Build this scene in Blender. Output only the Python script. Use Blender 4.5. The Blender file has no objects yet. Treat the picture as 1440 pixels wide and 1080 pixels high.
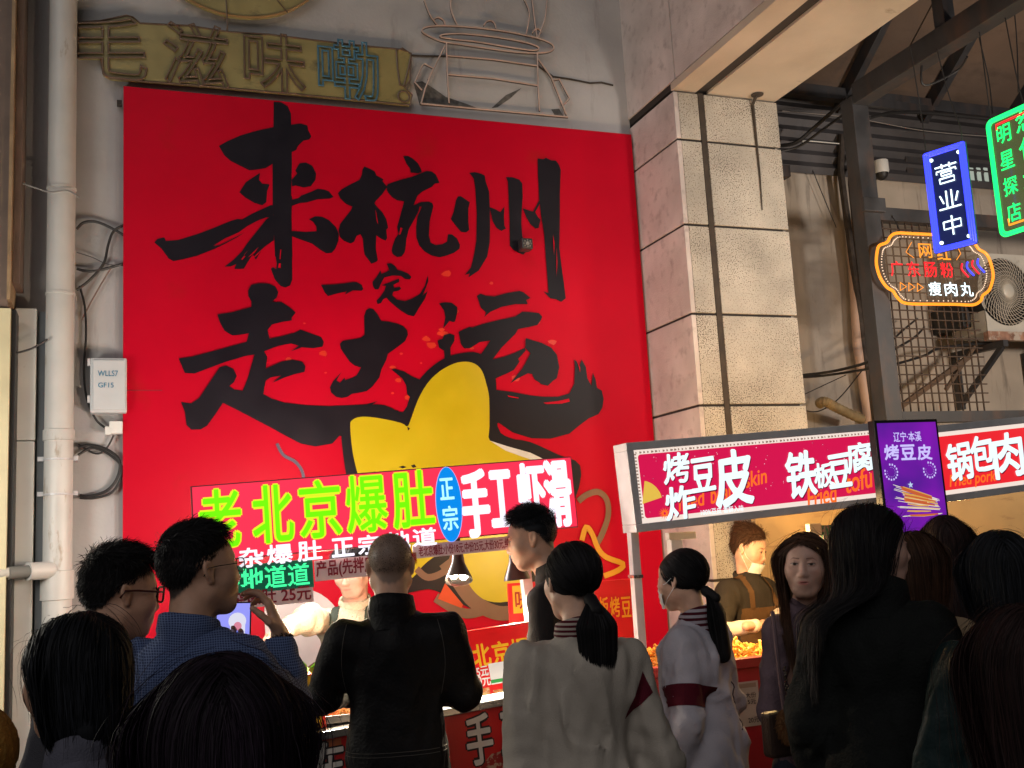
import bpy, math, random
import numpy as np
from mathutils import Vector, Matrix
from mathutils.geometry import tessellate_polygon
from math import radians, sin, cos, pi, sqrt
random.seed(7); RNG = np.random.default_rng(11)
S = bpy.context.scene
COL = S.collection

# ------------------------------------------------------------------ camera
FPX, CX, CY = 1450.0, 720.0, 540.0
_y, _p, _r = radians(20.7), radians(8.55), radians(-3.15)
FW = np.array([sin(_y)*cos(_p), cos(_y)*cos(_p), sin(_p)])
_rt = np.array([cos(_y), -sin(_y), 0.0]); _up = np.cross(_rt, FW)
RT = cos(_r)*_rt + sin(_r)*_up
UP = -sin(_r)*_rt + cos(_r)*_up
CAM = np.array([0.0, 0.0, 1.62])
cam = bpy.data.cameras.new('camera'); cam.sensor_width = 36; cam.lens = FPX/1440*36
cam.clip_start = 0.05; cam.clip_end = 300
camo = bpy.data.objects.new('camera', cam); COL.objects.link(camo)
camo.matrix_world = Matrix(((RT[0], UP[0], -FW[0], CAM[0]), (RT[1], UP[1], -FW[1], CAM[1]),
                            (RT[2], UP[2], -FW[2], CAM[2]), (0, 0, 0, 1)))
S.camera = camo

# ------------------------------------------------------------------ night sky and street glow
W = bpy.data.worlds.new('World'); S.world = W; W.use_nodes = True
nt = W.node_tree; bg = nt.nodes['Background']
sky = nt.nodes.new('ShaderNodeTexSky'); sky.sky_type = 'NISHITA'; sky.sun_disc = False
sky.sun_elevation = radians(38); sky.sun_rotation = radians(200)
nt.links.new(sky.outputs['Color'], bg.inputs['Color']); bg.inputs['Strength'].default_value = 0.0022
sun = bpy.data.lights.new('sun', 'SUN'); sun.energy = 0.74; sun.angle = radians(50); sun.color = (1.0, .95, .92)
suno = bpy.data.objects.new('sun', sun); COL.objects.link(suno)
suno.rotation_euler = Vector((0.48, 0.75, -0.60)).to_track_quat('-Z', 'Y').to_euler()
vs = S.view_settings; vs.view_transform = 'Standard'; vs.look = 'None'; vs.exposure = 0; vs.gamma = 1
S.cycles.use_denoising = True
S.cycles.max_bounces = 6

# walls, stalls, signs and lamps scaled up about the camera; ground and people unscaled
ENV_SCALE, CAM_OFFSET = 1.2, .27
SCALE_ON = [True]
def M(p): return (np.asarray(p, float)-np.array([0, 0, CAM_OFFSET]))*ENV_SCALE if SCALE_ON[0] else np.asarray(p, float)
def lamp(name, kind, loc, energy, color, size=.05, target=None, angle=90, blend=.6):
    l = bpy.data.lights.new(name, kind); l.energy = energy; l.color = color
    if kind in ('POINT', 'SPOT'): l.shadow_soft_size = size
    if kind == 'SPOT': l.spot_size = radians(angle); l.spot_blend = blend
    l.energy *= ENV_SCALE*ENV_SCALE
    o = bpy.data.objects.new(name, l); COL.objects.link(o); o.location = M(loc)
    if target is not None:
        o.rotation_euler = (Vector(target)-Vector(loc)).to_track_quat('-Z', 'Y').to_euler()
    return o
WARM = (1.0, .62, .28)
lamp('stall_lamp_light', 'SPOT', (1.08, 3.60, 1.50), 150, (1, .80, .54), .03, (1.00, 3.5, 1.0), 140)
lamp('stall_lamp_light', 'SPOT', (1.32, 3.60, 1.47), 150, (1, .80, .54), .03, (1.25, 3.5, 1.0), 140)
lamp('stall_lamp_light', 'POINT', (0.62, 3.66, 1.53), 34, (1, .82, .60), .05)  # added fill inside the left stall, no fixture of its own
lamp('stall_lamp_light', 'POINT', (2.35, 3.74, 1.58), 44, (1, .62, .24), .05)  # added warm fill over the right stall tray, no bulb behind it
lamp('stall_lamp_light', 'POINT', (3.55, 3.72, 1.58), 26, (1, .62, .24), .05)  # added warm fill for the far end of the right stall
lamp('market_lamp_light', 'SPOT', (3.25, .9, 2.75), 300, (1, .89, .77), .15, (3.25, 4.75, 3.25), 46, 1.0)  # added unseen spot, brightens pillar front and soffit in place of market lighting
lamp('market_lamp_light', 'SPOT', (5.4, 1.6, 2.5), 270, (1, .86, .73), .2, (5.0, 5.0, 3.6), 95, .9)  # added unseen spot, brightens the side wall and canopy
lamp('stall_lamp_light', 'POINT', (0.75, 4.25, 1.75), 36, (1.0, .90, .84), .12)  # added fill behind the red sign, brightens the lower billboard
lamp('shop_light', 'POINT', (-1.15, 3.9, 1.9), 55, (1.0, .95, .84), .25)  # added unseen light off the left edge, stands in for shop lighting

# ------------------------------------------------------------------ pixel to world
def ray(px, py): return FW + RT*((px-CX)/FPX) - UP*((py-CY)/FPX)
def at(px, py, Y): d = ray(px, py); return CAM + d*(Y/d[1])
def atx(px, py, X): d = ray(px, py); return CAM + d*(X/d[0])
def atz(px, py, Z): d = ray(px, py); return CAM + d*((Z-CAM[2])/d[2])
def nrm(v): v = np.asarray(v, float); return v/np.linalg.norm(v)

class Plane:
    def __init__(s, O, U, V=(0, 0, 1)):
        s.O = np.asarray(O, float); s.U = nrm(U); V = np.asarray(V, float)
        s.V = nrm(V - s.U*(V@s.U)); s.N = np.cross(s.U, s.V)
    def p(s, u, v, w=0): return s.O + s.U*u + s.V*v + s.N*w
    def hit(s, px, py):
        d = ray(px, py); t = ((s.O-CAM)@s.N)/(d@s.N); q = CAM+d*t-s.O
        return np.array([q@s.U, q@s.V])
    def rect(s, x0, y0, x1, y1):
        cx, cy = (x0+x1)/2, (y0+y1)/2
        u0 = s.hit(x0, cy)[0]; u1 = s.hit(x1, cy)[0]; v0 = s.hit(cx, y1)[1]; v1 = s.hit(cx, y0)[1]
        return u0, v0, u1, v1

# ------------------------------------------------------------------ materials
MATS = {}
def mat(name, rgb, rough=.6, metal=0, var=.12, vs=6, bump=0, bs=60, em=None, ems=1, spec=.5, dirt=None, dscale=(1, 1, 1), dthr=(.52, .7), alpha=1):
    if name in MATS: return MATS[name]
    m = bpy.data.materials.new(name); m.use_nodes = True; n = m.node_tree.nodes; L = m.node_tree.links
    b = n['Principled BSDF']; b.inputs['Roughness'].default_value = rough; b.inputs['Metallic'].default_value = metal
    b.inputs['Specular IOR Level'].default_value = spec
    b.inputs['Base Color'].default_value = (*rgb, 1)
    if alpha < 1: b.inputs['Alpha'].default_value = alpha
    tc = n.new('ShaderNodeTexCoord')
    out = None
    if var:
        t = n.new('ShaderNodeTexNoise'); t.inputs['Scale'].default_value = vs; t.inputs['Detail'].default_value = 5
        L.new(tc.outputs['Object'], t.inputs['Vector'])
        r = n.new('ShaderNodeMapRange'); r.inputs['From Min'].default_value = .3; r.inputs['From Max'].default_value = .7
        r.inputs['To Min'].default_value = 1-var; r.inputs['To Max'].default_value = 1+var
        L.new(t.outputs['Fac'], r.inputs['Value'])
        x = n.new('ShaderNodeMix'); x.data_type = 'RGBA'; x.blend_type = 'MULTIPLY'; x.inputs['Factor'].default_value = 1
        x.inputs['A'].default_value = (*rgb, 1); L.new(r.outputs['Result'], x.inputs['B']); out = x.outputs['Result']
        r2 = n.new('ShaderNodeMapRange'); r2.inputs['To Min'].default_value = max(.03, rough-.1); r2.inputs['To Max'].default_value = min(1, rough+.1)
        L.new(t.outputs['Fac'], r2.inputs['Value']); L.new(r2.outputs['Result'], b.inputs['Roughness'])
    if dirt is not None:
        mp = n.new('ShaderNodeMapping'); mp.inputs['Scale'].default_value = dscale; L.new(tc.outputs['Object'], mp.inputs['Vector'])
        t2 = n.new('ShaderNodeTexNoise'); t2.inputs['Scale'].default_value = 1; t2.inputs['Detail'].default_value = 8; t2.inputs['Roughness'].default_value = .65
        L.new(mp.outputs['Vector'], t2.inputs['Vector'])
        r3 = n.new('ShaderNodeMapRange'); r3.inputs['From Min'].default_value = dthr[0]; r3.inputs['From Max'].default_value = dthr[1]
        r3.clamp = True; L.new(t2.outputs['Fac'], r3.inputs['Value'])
        y = n.new('ShaderNodeMix'); y.data_type = 'RGBA'; L.new(r3.outputs['Result'], y.inputs['Factor'])
        if out: L.new(out, y.inputs['A'])
        else: y.inputs['A'].default_value = (*rgb, 1)
        y.inputs['B'].default_value = (*dirt, 1); out = y.outputs['Result']
    if out: L.new(out, b.inputs['Base Color'])
    if bump:
        t = n.new('ShaderNodeTexNoise'); t.inputs['Scale'].default_value = bs; t.inputs['Detail'].default_value = 6
        L.new(tc.outputs['Object'], t.inputs['Vector'])
        u = n.new('ShaderNodeBump'); u.inputs['Strength'].default_value = bump; u.inputs['Distance'].default_value = .01
        L.new(t.outputs['Fac'], u.inputs['Height']); L.new(u.outputs['Normal'], b.inputs['Normal'])
    if em is not None:
        b.inputs['Emission Color'].default_value = (*em, 1); b.inputs['Emission Strength'].default_value = ems
    MATS[name] = m
    return m
def glow(name, rgb, s=1.0): return mat(name, tuple(.15*c for c in rgb), .35, var=0, em=rgb, ems=s)

# ------------------------------------------------------------------ object helpers
def tag(o, label=None, cat=None, group=None, kind=None):
    if label: o['label'] = label
    if cat: o['category'] = cat
    if group: o['group'] = group
    if kind: o['kind'] = kind
    return o
def thing(name, label, cat, loc, group=None):
    o = bpy.data.objects.new(name, None); o.empty_display_size = .1; COL.objects.link(o); o.location = M(loc)
    return tag(o, label, cat, group)
def base(parent):
    p = Vector((0, 0, 0))
    while parent is not None: p += parent.location; parent = parent.parent
    return p
def mesh_obj(name, V, F, mats, parent=None, mi=None, smooth=False, origin=None):
    V = M(np.asarray(V, np.float64).reshape(-1, 3))
    if parent is not None: org = np.array(base(parent))
    elif origin is not None: org = M(origin)
    else: lo, hi = V.min(0), V.max(0); org = np.array([(lo[0]+hi[0])/2, (lo[1]+hi[1])/2, lo[2]])
    V = V-org
    me = bpy.data.meshes.new(name)
    if isinstance(F, np.ndarray):
        k = F.shape[1]; me.vertices.add(len(V)); me.vertices.foreach_set('co', V.astype(np.float32).ravel())
        me.loops.add(F.size); me.loops.foreach_set('vertex_index', F.astype(np.int32).ravel())
        me.polygons.add(len(F)); me.polygons.foreach_set('loop_start', np.arange(0, F.size, k, dtype=np.int32))
        me.update(calc_edges=True); me.validate()
    else:
        me.from_pydata(V.tolist(), [], F); me.update()
    if not isinstance(mats, (list, tuple)): mats = [mats]
    for m in mats: me.materials.append(m)
    if mi is not None and len(mi) == len(me.polygons): me.polygons.foreach_set('material_index', np.asarray(mi, np.int32))
    me.polygons.foreach_set('use_smooth', np.full(len(me.polygons), smooth))
    o = bpy.data.objects.new(name, me); COL.objects.link(o)
    if parent is not None: o.parent = parent
    else: o.location = org
    return o

class G:
    def __init__(s): s.v = []; s.f = []; s.m = []
    def add(s, V, F, mi=0):
        k = len(s.v); s.v += [tuple(map(float, q)) for q in V]; s.f += [tuple(i+k for i in f) for f in F]; s.m += [mi]*len(F); return s
    def box(s, a, b, mi=0):
        (x0, y0, z0), (x1, y1, z1) = a, b
        return s.add([(x0,y0,z0),(x1,y0,z0),(x1,y1,z0),(x0,y1,z0),(x0,y0,z1),(x1,y0,z1),(x1,y1,z1),(x0,y1,z1)],
            [(0,3,2,1),(4,5,6,7),(0,1,5,4),(1,2,6,5),(2,3,7,6),(3,0,4,7)], mi)
    def pbox(s, P, u0, u1, v0, v1, w0, w1, mi=0):
        V = [P.p(u, v, w) for w in (w0, w1) for (u, v) in ((u0, v0), (u1, v0), (u1, v1), (u0, v1))]
        return s.add(V, [(0,3,2,1),(4,5,6,7),(0,1,5,4),(1,2,6,5),(2,3,7,6),(3,0,4,7)], mi)
    def bar(s, a, b, wx, wy, up=(0, 0, 1), mi=0):
        a, b = np.asarray(a, float), np.asarray(b, float); d = nrm(b-a)
        up = np.asarray(up, float)
        if abs(d@nrm(up)) > .98: up = np.array([0, 1., 0])
        x = nrm(np.cross(d, up)); y = np.cross(x, d)
        V = [q+x*(i*wx/2)+y*(j*wy/2) for q in (a, b) for (i, j) in ((-1,-1),(1,-1),(1,1),(-1,1))]
        return s.add(V, [(0,3,2,1),(4,5,6,7),(0,1,5,4),(1,2,6,5),(2,3,7,6),(3,0,4,7)], mi)
    def tube(s, path, r, n=8, closed=False, mi=0):
        P = [np.asarray(p, float) for p in path]; N = len(P); V = []; F = []
        rr = r if hasattr(r, '__len__') else [r]*N
        pd = None; x = None
        for i in range(N):
            a = P[i-1] if (i > 0 or closed) else P[i]; b = P[(i+1) % N] if (i < N-1 or closed) else P[i]
            d = b-a; d = d/(np.linalg.norm(d)+1e-12)
            if x is None:
                h = np.array([0, 0, 1.]) if abs(d[2]) < .9 else np.array([1., 0, 0])
                x = nrm(np.cross(d, h))
            else:
                x = x-d*(x@d); x = x/(np.linalg.norm(x)+1e-12)
            y = np.cross(d, x)
            for k in range(n):
                t = 2*pi*k/n; V.append(P[i]+x*cos(t)*rr[i]+y*sin(t)*rr[i])
        for i in range(N if closed else N-1):
            j = (i+1) % N
            for k in range(n):
                F.append((i*n+k, i*n+(k+1) % n, j*n+(k+1) % n, j*n+k))
        if not closed: F += [tuple(range(n-1, -1, -1)), tuple((N-1)*n+k for k in range(n))]
        return s.add(V, F, mi)
    def lathe(s, prof, O, axis=(0, 0, 1), n=20, mi=0):
        a = nrm(axis); h = np.array([1., 0, 0]) if abs(a[0]) < .9 else np.array([0, 1., 0])
        x = nrm(np.cross(a, h)); y = np.cross(a, x); O = np.asarray(O, float)
        V = [O+a*hh+(x*cos(2*pi*k/n)+y*sin(2*pi*k/n))*r for (r, hh) in prof for k in range(n)]
        F = [(i*n+k, i*n+(k+1) % n, (i+1)*n+(k+1) % n, (i+1)*n+k) for i in range(len(prof)-1) for k in range(n)]
        return s.add(V, F, mi)
    def poly(s, pts, P, w, mi=0):
        t = tessellate_polygon([[Vector((a, b, 0)) for a, b in pts]])
        return s.add([P.p(a, b, w) for a, b in pts], [tuple(q) for q in t], mi)
    def prism(s, pts, P, w0, w1, mi=0):
        n = len(pts); t = tessellate_polygon([[Vector((a, b, 0)) for a, b in pts]])
        V = [P.p(a, b, w0) for a, b in pts]+[P.p(a, b, w1) for a, b in pts]
        F = [tuple(q) for q in t]+[tuple(i+n for i in q) for q in t]+[(i, (i+1) % n, n+(i+1) % n, n+i) for i in range(n)]
        return s.add(V, F, mi)
    def build(s, name, mats, parent=None, smooth=False, bevel=0, origin=None):
        o = mesh_obj(name, s.v, s.f, mats, parent, s.m, smooth, origin)
        if bevel:
            b = o.modifiers.new('bevel', 'BEVEL'); b.width = bevel; b.segments = 2; b.limit_method = 'ANGLE'
        if smooth:
            try: o.data.set_sharp_from_angle(angle=radians(40))
            except Exception: pass
        return o

_TC = {}
def glyph(body, offset=0, outline=0, res=3):
    key = (body, offset, outline)
    if key in _TC: return _TC[key]
    c = bpy.data.curves.new('t', 'FONT'); c.body = body; c.resolution_u = res; c.size = 1
    if outline: c.fill_mode = 'NONE'; c.bevel_depth = outline; c.bevel_resolution = 1
    else: c.offset = offset
    o = bpy.data.objects.new('t', c); COL.objects.link(o)
    dg = bpy.context.evaluated_depsgraph_get(); dg.update()
    me = bpy.data.meshes.new_from_object(o.evaluated_get(dg))
    V = np.zeros(len(me.vertices)*3); me.vertices.foreach_get('co', V); V = V.reshape(-1, 3)
    F = [tuple(p.vertices) for p in me.polygons]
    bpy.data.objects.remove(o); bpy.data.curves.remove(c); bpy.data.meshes.remove(me)
    _TC[key] = (V, F); return V, F
def text(g, body, P, rect, w, mi=0, offset=0, shear=0, outline=0, rot=0, pad=0, rough=0):
    """glyphs fitted into rect (u0,v0,u1,v1) on plane P, w in front of it; offset thickens the strokes by stamping"""
    V, F = glyph(body, 0, outline); lo, hi = V.min(0), V.max(0)
    if len(F) == 0: return g
    u0, v0, u1, v1 = rect
    a = (V[:, 0]-lo[0])/(hi[0]-lo[0]); b = (V[:, 1]-lo[1])/(hi[1]-lo[1])
    e = offset*min(1.0, (v1-v0)/max(1e-6, (hi[1]-lo[1])))*.62 + pad
    stamps = [(0, 0)]+[(e*cos(k*pi/4+.39), e*sin(k*pi/4+.39)) for k in range(8)] if e > 1e-4 and not outline else [(0, 0)]
    for i, (du, dv) in enumerate(stamps):
        ee = max(0, e-pad)
        u = u0+ee+a*(u1-u0-2*ee)+shear*(b-.5)*(v1-v0); v = v0+ee+b*(v1-v0-2*ee)
        if rot:
            cu, cv = (u0+u1)/2, (v0+v1)/2; x, y = u-cu, v-cv
            u = cu+x*cos(rot)-y*sin(rot); v = cv+x*sin(rot)+y*cos(rot)
        if rough: u = u+rough*np.sin(v*310+ord(body[0]) % 7)*.6; v = v+rough*np.sin(u*260+1.3)
        ww = w+(V[:, 2]-lo[2])*(u1-u0)/(hi[0]-lo[0]) if outline else np.full(len(V), w+.00004*i)
        g.add([P.p(*q) for q in zip(u+du, v+dv, ww)], F, mi)
    return g
def catmull(pts, n=6, closed=False):
    P = [np.asarray(p, float) for p in pts]; N = len(P); out = []
    for i in range(N if closed else N-1):
        if closed: a, b, c, d = P[i-1], P[i], P[(i+1) % N], P[(i+2) % N]
        else: a, b, c, d = P[max(i-1, 0)], P[i], P[i+1], P[min(i+2, N-1)]
        for k in range(n):
            t = k/n
            out.append(.5*((2*b)+(c-a)*t+(2*a-5*b+4*c-d)*t*t+(3*b-a-3*c+d)*t**3))
    if not closed: out.append(P[-1])
    return out
# ------------------------------------------------------------------ setting materials
plaster = mat('plaster', (.38, .37, .37), .8, var=.16, vs=1.7, bump=.25, bs=35, dirt=(.20, .185, .17), dscale=(7, 7, 1.1), dthr=(.60, .80))
plaster2 = mat('side_plaster', (.42, .36, .30), .8, var=.2, vs=2.2, bump=.25, bs=30, dirt=(.10, .08, .07), dscale=(9, 9, .9), dthr=(.56, .74))
def speckle(name, rgb, dark, scale, lo, hi, rough=.75, pinkvar=.1):
    m = mat(name, rgb, rough, var=pinkvar, vs=3, bump=.35, bs=90)
    n = m.node_tree.nodes; L = m.node_tree.links; b = n['Principled BSDF']; src = b.inputs['Base Color'].links[0].from_socket
    tc = n.new('ShaderNodeTexCoord'); t = n.new('ShaderNodeTexNoise'); t.inputs['Scale'].default_value = scale
    t.inputs['Detail'].default_value = 3; L.new(tc.outputs['Object'], t.inputs['Vector'])
    big = n.new('ShaderNodeTexNoise'); big.inputs['Scale'].default_value = 2.5; L.new(tc.outputs['Object'], big.inputs['Vector'])
    ad = n.new('ShaderNodeMath'); ad.operation = 'MULTIPLY_ADD'; ad.inputs[1].default_value = .30
    L.new(big.outputs['Fac'], ad.inputs[0]); L.new(t.outputs['Fac'], ad.inputs[2])
    r = n.new('ShaderNodeMapRange'); r.inputs['From Min'].default_value = lo; r.inputs['From Max'].default_value = hi
    L.new(ad.outputs[0], r.inputs['Value'])
    x = n.new('ShaderNodeMix'); x.data_type = 'RGBA'; L.new(r.outputs['Result'], x.inputs['Factor'])
    L.new(src, x.inputs['A']); x.inputs['B'].default_value = (*dark, 1); L.new(x.outputs['Result'], b.inputs['Base Color'])
    return m
tile = speckle('speckled_tile', (.45, .41, .355), (.11, .09, .07), 120, .69, .77, pinkvar=.22)
tile2 = speckle('smooth_tile', (.56, .49, .47), (.36, .30, .29), 14, .70, .95, pinkvar=.2)
soffit_m = mat('soffit_stone', (.50, .42, .34), .8, var=.10, vs=2.5, bump=.2, bs=50, dirt=(.17, .12, .08), dscale=(2.2, 3.5, 3), dthr=(.66, .76))
groove = mat('groove', (.035, .028, .025), .9)
rust = mat('slot_dirt', (.05, .038, .03), .9, var=.3, vs=14)
steel_dark = mat('dark_steel', (.045, .045, .05), .5, metal=.2, var=.2, vs=9, dirt=(.09, .06, .05), dscale=(6, 6, 2))
panel_brown = mat('roof_board', (.12, .08, .058), .75, var=.22, vs=1.5, bump=.1, dirt=(.07, .045, .03), dscale=(2, 5, 2), dthr=(.5, .75))
pipe_white = mat('pipe_white', (.52, .51, .49), .45, var=.07, vs=5, dirt=(.36, .31, .26), dscale=(9, 9, 2.5), dthr=(.60, .66))
black = mat('black_rubber', (.012, .012, .013), .5)
wire_m = mat('cable_black', (.018, .017, .018), .55)
alu = mat('aluminium', (.50, .50, .52), .40, metal=.15, var=.1, vs=14)
white_p = mat('white_plastic', (.66, .66, .64), .4, var=.06)
asphalt = mat('paving', (.10, .095, .09), .7, var=.25, vs=3, bump=.3, bs=40)

# ground
SCALE_ON[0] = False
G().box((-16, -12, -.2), (20, 6.35, 0)).build('pavement', asphalt); tag(bpy.data.objects['pavement'], kind='structure')
SCALE_ON[0] = True

# left wall
w = G().box((-3.2, 5.30, 0), (2.86, 5.62, 6.4)).build('plaster_wall', plaster)
tag(w, 'stained grey plaster wall rising behind the red billboard', 'wall')
g = G(); zj = 4.47
w2 = mesh_obj('crack', *(lambda q: (q.v, q.f))(G().tube([at(x, y, 5.295) for x, y in ((578, 78), (600, 79), (645, 79.5), (695, 84), (757, 93), (778, 108), (800, 111), (815, 114), (830, 117), (846, 116), (862, 120))], .006, 5)), rust, w)
# right side wall
w = G().box((3.50, 5.36, 0), (9.5, 5.70, 3.98)).build('side_wall', plaster2)
tag(w, 'pale streaked plaster wall of the alley behind the air conditioner', 'wall')

# pillar with overhead beam
pil = thing('tiled_pillar', 'speckled stone pillar with black joints right of the billboard, carrying a pale overhead beam', 'pillar', (3.19, 5.0, 0))
XL, XR, YF, YB, ZT = 2.85, 3.53, 4.75, 5.55, 4.045
xs0, xs1 = 3.005, 3.045       # the slot
cz = [0.35, .85, 1.35, 1.82, 2.27, 2.77, 3.27, 3.76, ZT]
g1, g2, g3 = G(), G(), G(); lo = 0
for z in cz:
    g1.box((xs1, YF, lo+.007), (XR, YF+.03, z-.007)); g2.box((XL+.03, YF, lo+.007), (xs0, YF+.03, z-.007))
    g3.box((XL, YF, lo+.007), (XL+.028, YB-.25, z-.007)); lo = z
g1.box((XR-.03, YF+.032, 0), (XR, YB, ZT))
g2.build('tile_strip', tile, pil, bevel=.004); g1.build('tile_face', tile, pil, bevel=.004); g3.build('side_tiles', tile2, pil, bevel=.004)
G().box((XL+.01, YF+.012, 0), (XR-.032, YB, ZT)).build('core', groove, pil)
G().box((xs0+.004, YF+.002, 0), (xs1-.004, YF+.02, ZT)).build('slot', rust, pil)
# beam: boards with joints, slot down the middle, rust drip
g1 = G(); yy = YF+.03
for y0 in (3.55, 2.35, 1.2, 0.1, -1.2):
    for a, b in ((XL, xs0-.005), (xs1+.03, XR)):
        g1.box((a, y0+.005, ZT+.004), (b, yy-.005, ZT+.05))
    yy = y0
g1.build('soffit', soffit_m, pil, bevel=.004)
G().box((XL+.012, -1.2, ZT+.02), (XR-.012, YB, ZT+.9)).build('beam_core', groove, pil)
g1 = G(); yy = YF+.9
for y0 in (4.72, 3.72, 2.62, 1.5, .4, -1.2):
    g1.box((XL, y0+.006, ZT+.055), (XL+.010, yy-.006, ZT+.9)); yy = y0
g1.build('beam_side', tile2, pil)
G().tube([(3.36, 4.70, ZT-.0), (3.36, 4.742, ZT-.04), (3.365, 4.744, 3.6), (3.36, 4.745, 3.38)], [.012, .010, .006, .003], 6).build('rust_streak', rust, pil)
G().lathe([(.001, -.005), (.035, -.004), (.036, 0)], (3.36, 4.69, ZT), (0, 0, 1), 14).build('rust_stain', rust, pil)
# framed panel on the beam's side
fp = thing('framed_panel', 'small brown framed grey panel on the side of the overhead beam', 'panel', (2.82, 3.9, 4.1))
P = Plane((2.845, 3.9, 4.14), (0, -1, 0)); g = G()
for q in ((-.02, .9, 0, .03), (-.02, .9, .6, .63), (-.02, .01, .03, .6), (.87, .9, .03, .6)): g.pbox(P, *q, .0, .03)
g.build('frame', mat('old_wood', (.16, .09, .045), .6), fp); G().pbox(P, .01, .87, .03, .6, .0, .012).build('panel', mat('panel_grey', (.13, .13, .14), .5), fp)

# neighbour frontage at left edge
nb = thing('timber_post', 'brown timber corner post and moulding at the left edge of the wall', 'post', (-.68, 5.1, 0))
tim = mat('brown_timber', (.16, .11, .085), .6, var=.25, vs=5, dirt=(.30, .22, .10), dscale=(30, 30, .8), dthr=(.62, .7))
x1 = at(30, 200, 5.06)[0]
zt = at(20, 432, 5.06)[2]
G().box((-2.4, 5.06, zt), (x1-.045, 5.29, 6)).build('board', tim, nb); G().box((x1-.047, 5.03, zt+.03), (x1-.032, 5.285, 6)).build('bead', mat('worn_wood', (.30, .2, .11), .6, var=.3, vs=8), nb)
G().box((x1-.030, 5.09, zt+.12), (x1, 5.285, 6)).build('moulding', tim, nb)
sp = G().box((-2.4, 5.04, 0), (at(10, 700, 5.04)[0], 5.28, zt-.01)).build('shop_panel', mat('cream_panel', (.58, .52, .33), .5, var=.1))
tag(sp, 'cream lit shop panel at the far left edge below the timber post', 'panel')
ds = G().box((at(10, 700, 5.04)[0]+.003, 5.07, 0), (at(18, 700, 5.07)[0], 5.28, zt-.01)).build('door_jamb', black); tag(ds, 'narrow black strip filling the dark gap between the cream panel and the white trunking', 'jamb')  # black strip put where there is only a dark gap, shade as colour
# trunking and conduit
tr = thing('cable_trunking', 'white box trunking running up the wall left of the drainpipe', 'trunking', (-.44, 5.25, 0))
xa, xb = at(19, 560, 5.2)[0], at(50, 560, 5.2)[0]; za, zm = at(35, 433, 5.2)[2], at(35, 620, 5.2)[2]
tw = mat('trunk_white', (.56, .56, .52), .5, var=.08, vs=4, dirt=(.35, .31, .26), dscale=(5, 5, 4), dthr=(.63, .68))
G().box((xa, 5.20, zm+.004), (xb, 5.295, za)).build('upper_length', tw, tr, bevel=.006); G().box((xa+.004, 5.205, 0), (xb-.002, 5.295, zm)).build('lower_length', tw, tr, bevel=.006)
cd = G().box((xb+.006, 5.23, 0), (at(66, 560, 5.2)[0]-.01, 5.296, za-.01)).build('conduit', mat('conduit_grey', (.10, .11, .12), .5)); tag(cd, 'dark grey flat conduit between the white trunking and the drainpipe', 'conduit')
# drainpipe
dp = thing('drainpipe', 'thick white plastic drainpipe with collars and a side branch', 'pipe', (-.30, 5.2, 0))
px, py, R = -.298, 5.20, .063
G().lathe([(R, 1.30), (R, 6.3)], (px, py, 0), n=28).build('pipe', pipe_white, dp, smooth=True)
G().lathe([(R*.98, 0), (R*.98, 1.30)], (px, py, 0), n=28).build('lower_pipe', mat('pipe_worn', (.30, .29, .26), .7, var=.4, vs=16, dirt=(.08, .075, .065), dscale=(20, 20, 9), dthr=(.48, .56)), dp, smooth=True)
for z, h, e in ((at(88, 268, 5.2)[2], .012, .004), (at(88, 620, 5.2)[2], .05, .006), (at(88, 416, 5.2)[2], .012, .003), (1.46, .13, .009)):
    G().lathe([(R, 0), (R+e, .002), (R+e, h), (R, h+.002)], (px, py, z), n=28).build('collar', pipe_white, dp, smooth=True)
for yy_ in (648, 697):
    z = at(88, yy_, 5.2)[2]; G().lathe([(R, 0), (R+.004, .001), (R+.004, .009), (R, .010)], (px, py, z), n=28).box((px-R-.025, py-.01, z), (px-R, py+.09, z+.02)).box((px+R, py-.01, z), (px+R+.02, py+.09, z+.02)).build('clamp', alu, dp)
zb = at(50, 803, 5.1)[2]
G().tube([(px-.02, 5.16, zb), (px-.115, 5.10, zb)], .040, 18).build('branch_socket', pipe_white, dp, smooth=True)
G().tube([(px-.11, 5.10, zb), (px-.19, 5.06, zb-.002)], .028, 14).build('joint', mat('joint_grey', (.13, .13, .12), .7), dp, smooth=True)
G().tube([(px-.185, 5.06, zb), (px-.9, 4.95, zb-.02)], .023, 14).build('branch_pipe', mat('lagging', (.45, .42, .37), .8, bump=.6, bs=30), dp, smooth=True)

# meter box
eb = thing('meter_box', 'grey metal meter box with blue stencilled letters beside the billboard', 'box', (-.09, 5.22, 2.3))
a = at(127, 503, 5.2); b = at(172, 580, 5.2)
bxm = mat('box_grey', (.50, .52, .54), .45, var=.05)
G().box((a[0], 5.20, b[2]), (b[0]+.02, 5.295, a[2])).build('body', bxm, eb, bevel=.008)
G().box((a[0]+.012, 5.192, b[2]+.012), (b[0]+.012, 5.2, a[2]-.012)).build('lid', bxm, eb, bevel=.003)
PB = Plane((0, 5.191, 0), (1, 0, 0)); g = G()
text(g, 'WLLS7', PB, PB.rect(137.5, 521, 166, 529), .001, offset=.012); text(g, 'GF15', PB, PB.rect(138, 538, 160, 545), .001, offset=.012)
g.build('lettering', mat('stencil_blue', (.06, .22, .36), .6), eb)
for z in (514, 566): G().box((a[0]-.012, 5.2, at(127, z, 5.2)[2]), (a[0], 5.22, at(127, z-10, 5.2)[2])).build('hinge', alu, eb)
jb = G(); c_ = at(163, 600, 5.24); jb.box(c_-(.03, .02, .035), c_+(.03, .03, .025)); c_ = at(152, 606, 5.24); jb.box(c_-(.014, .02, .02), c_+(.014, .02, .02))
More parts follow.
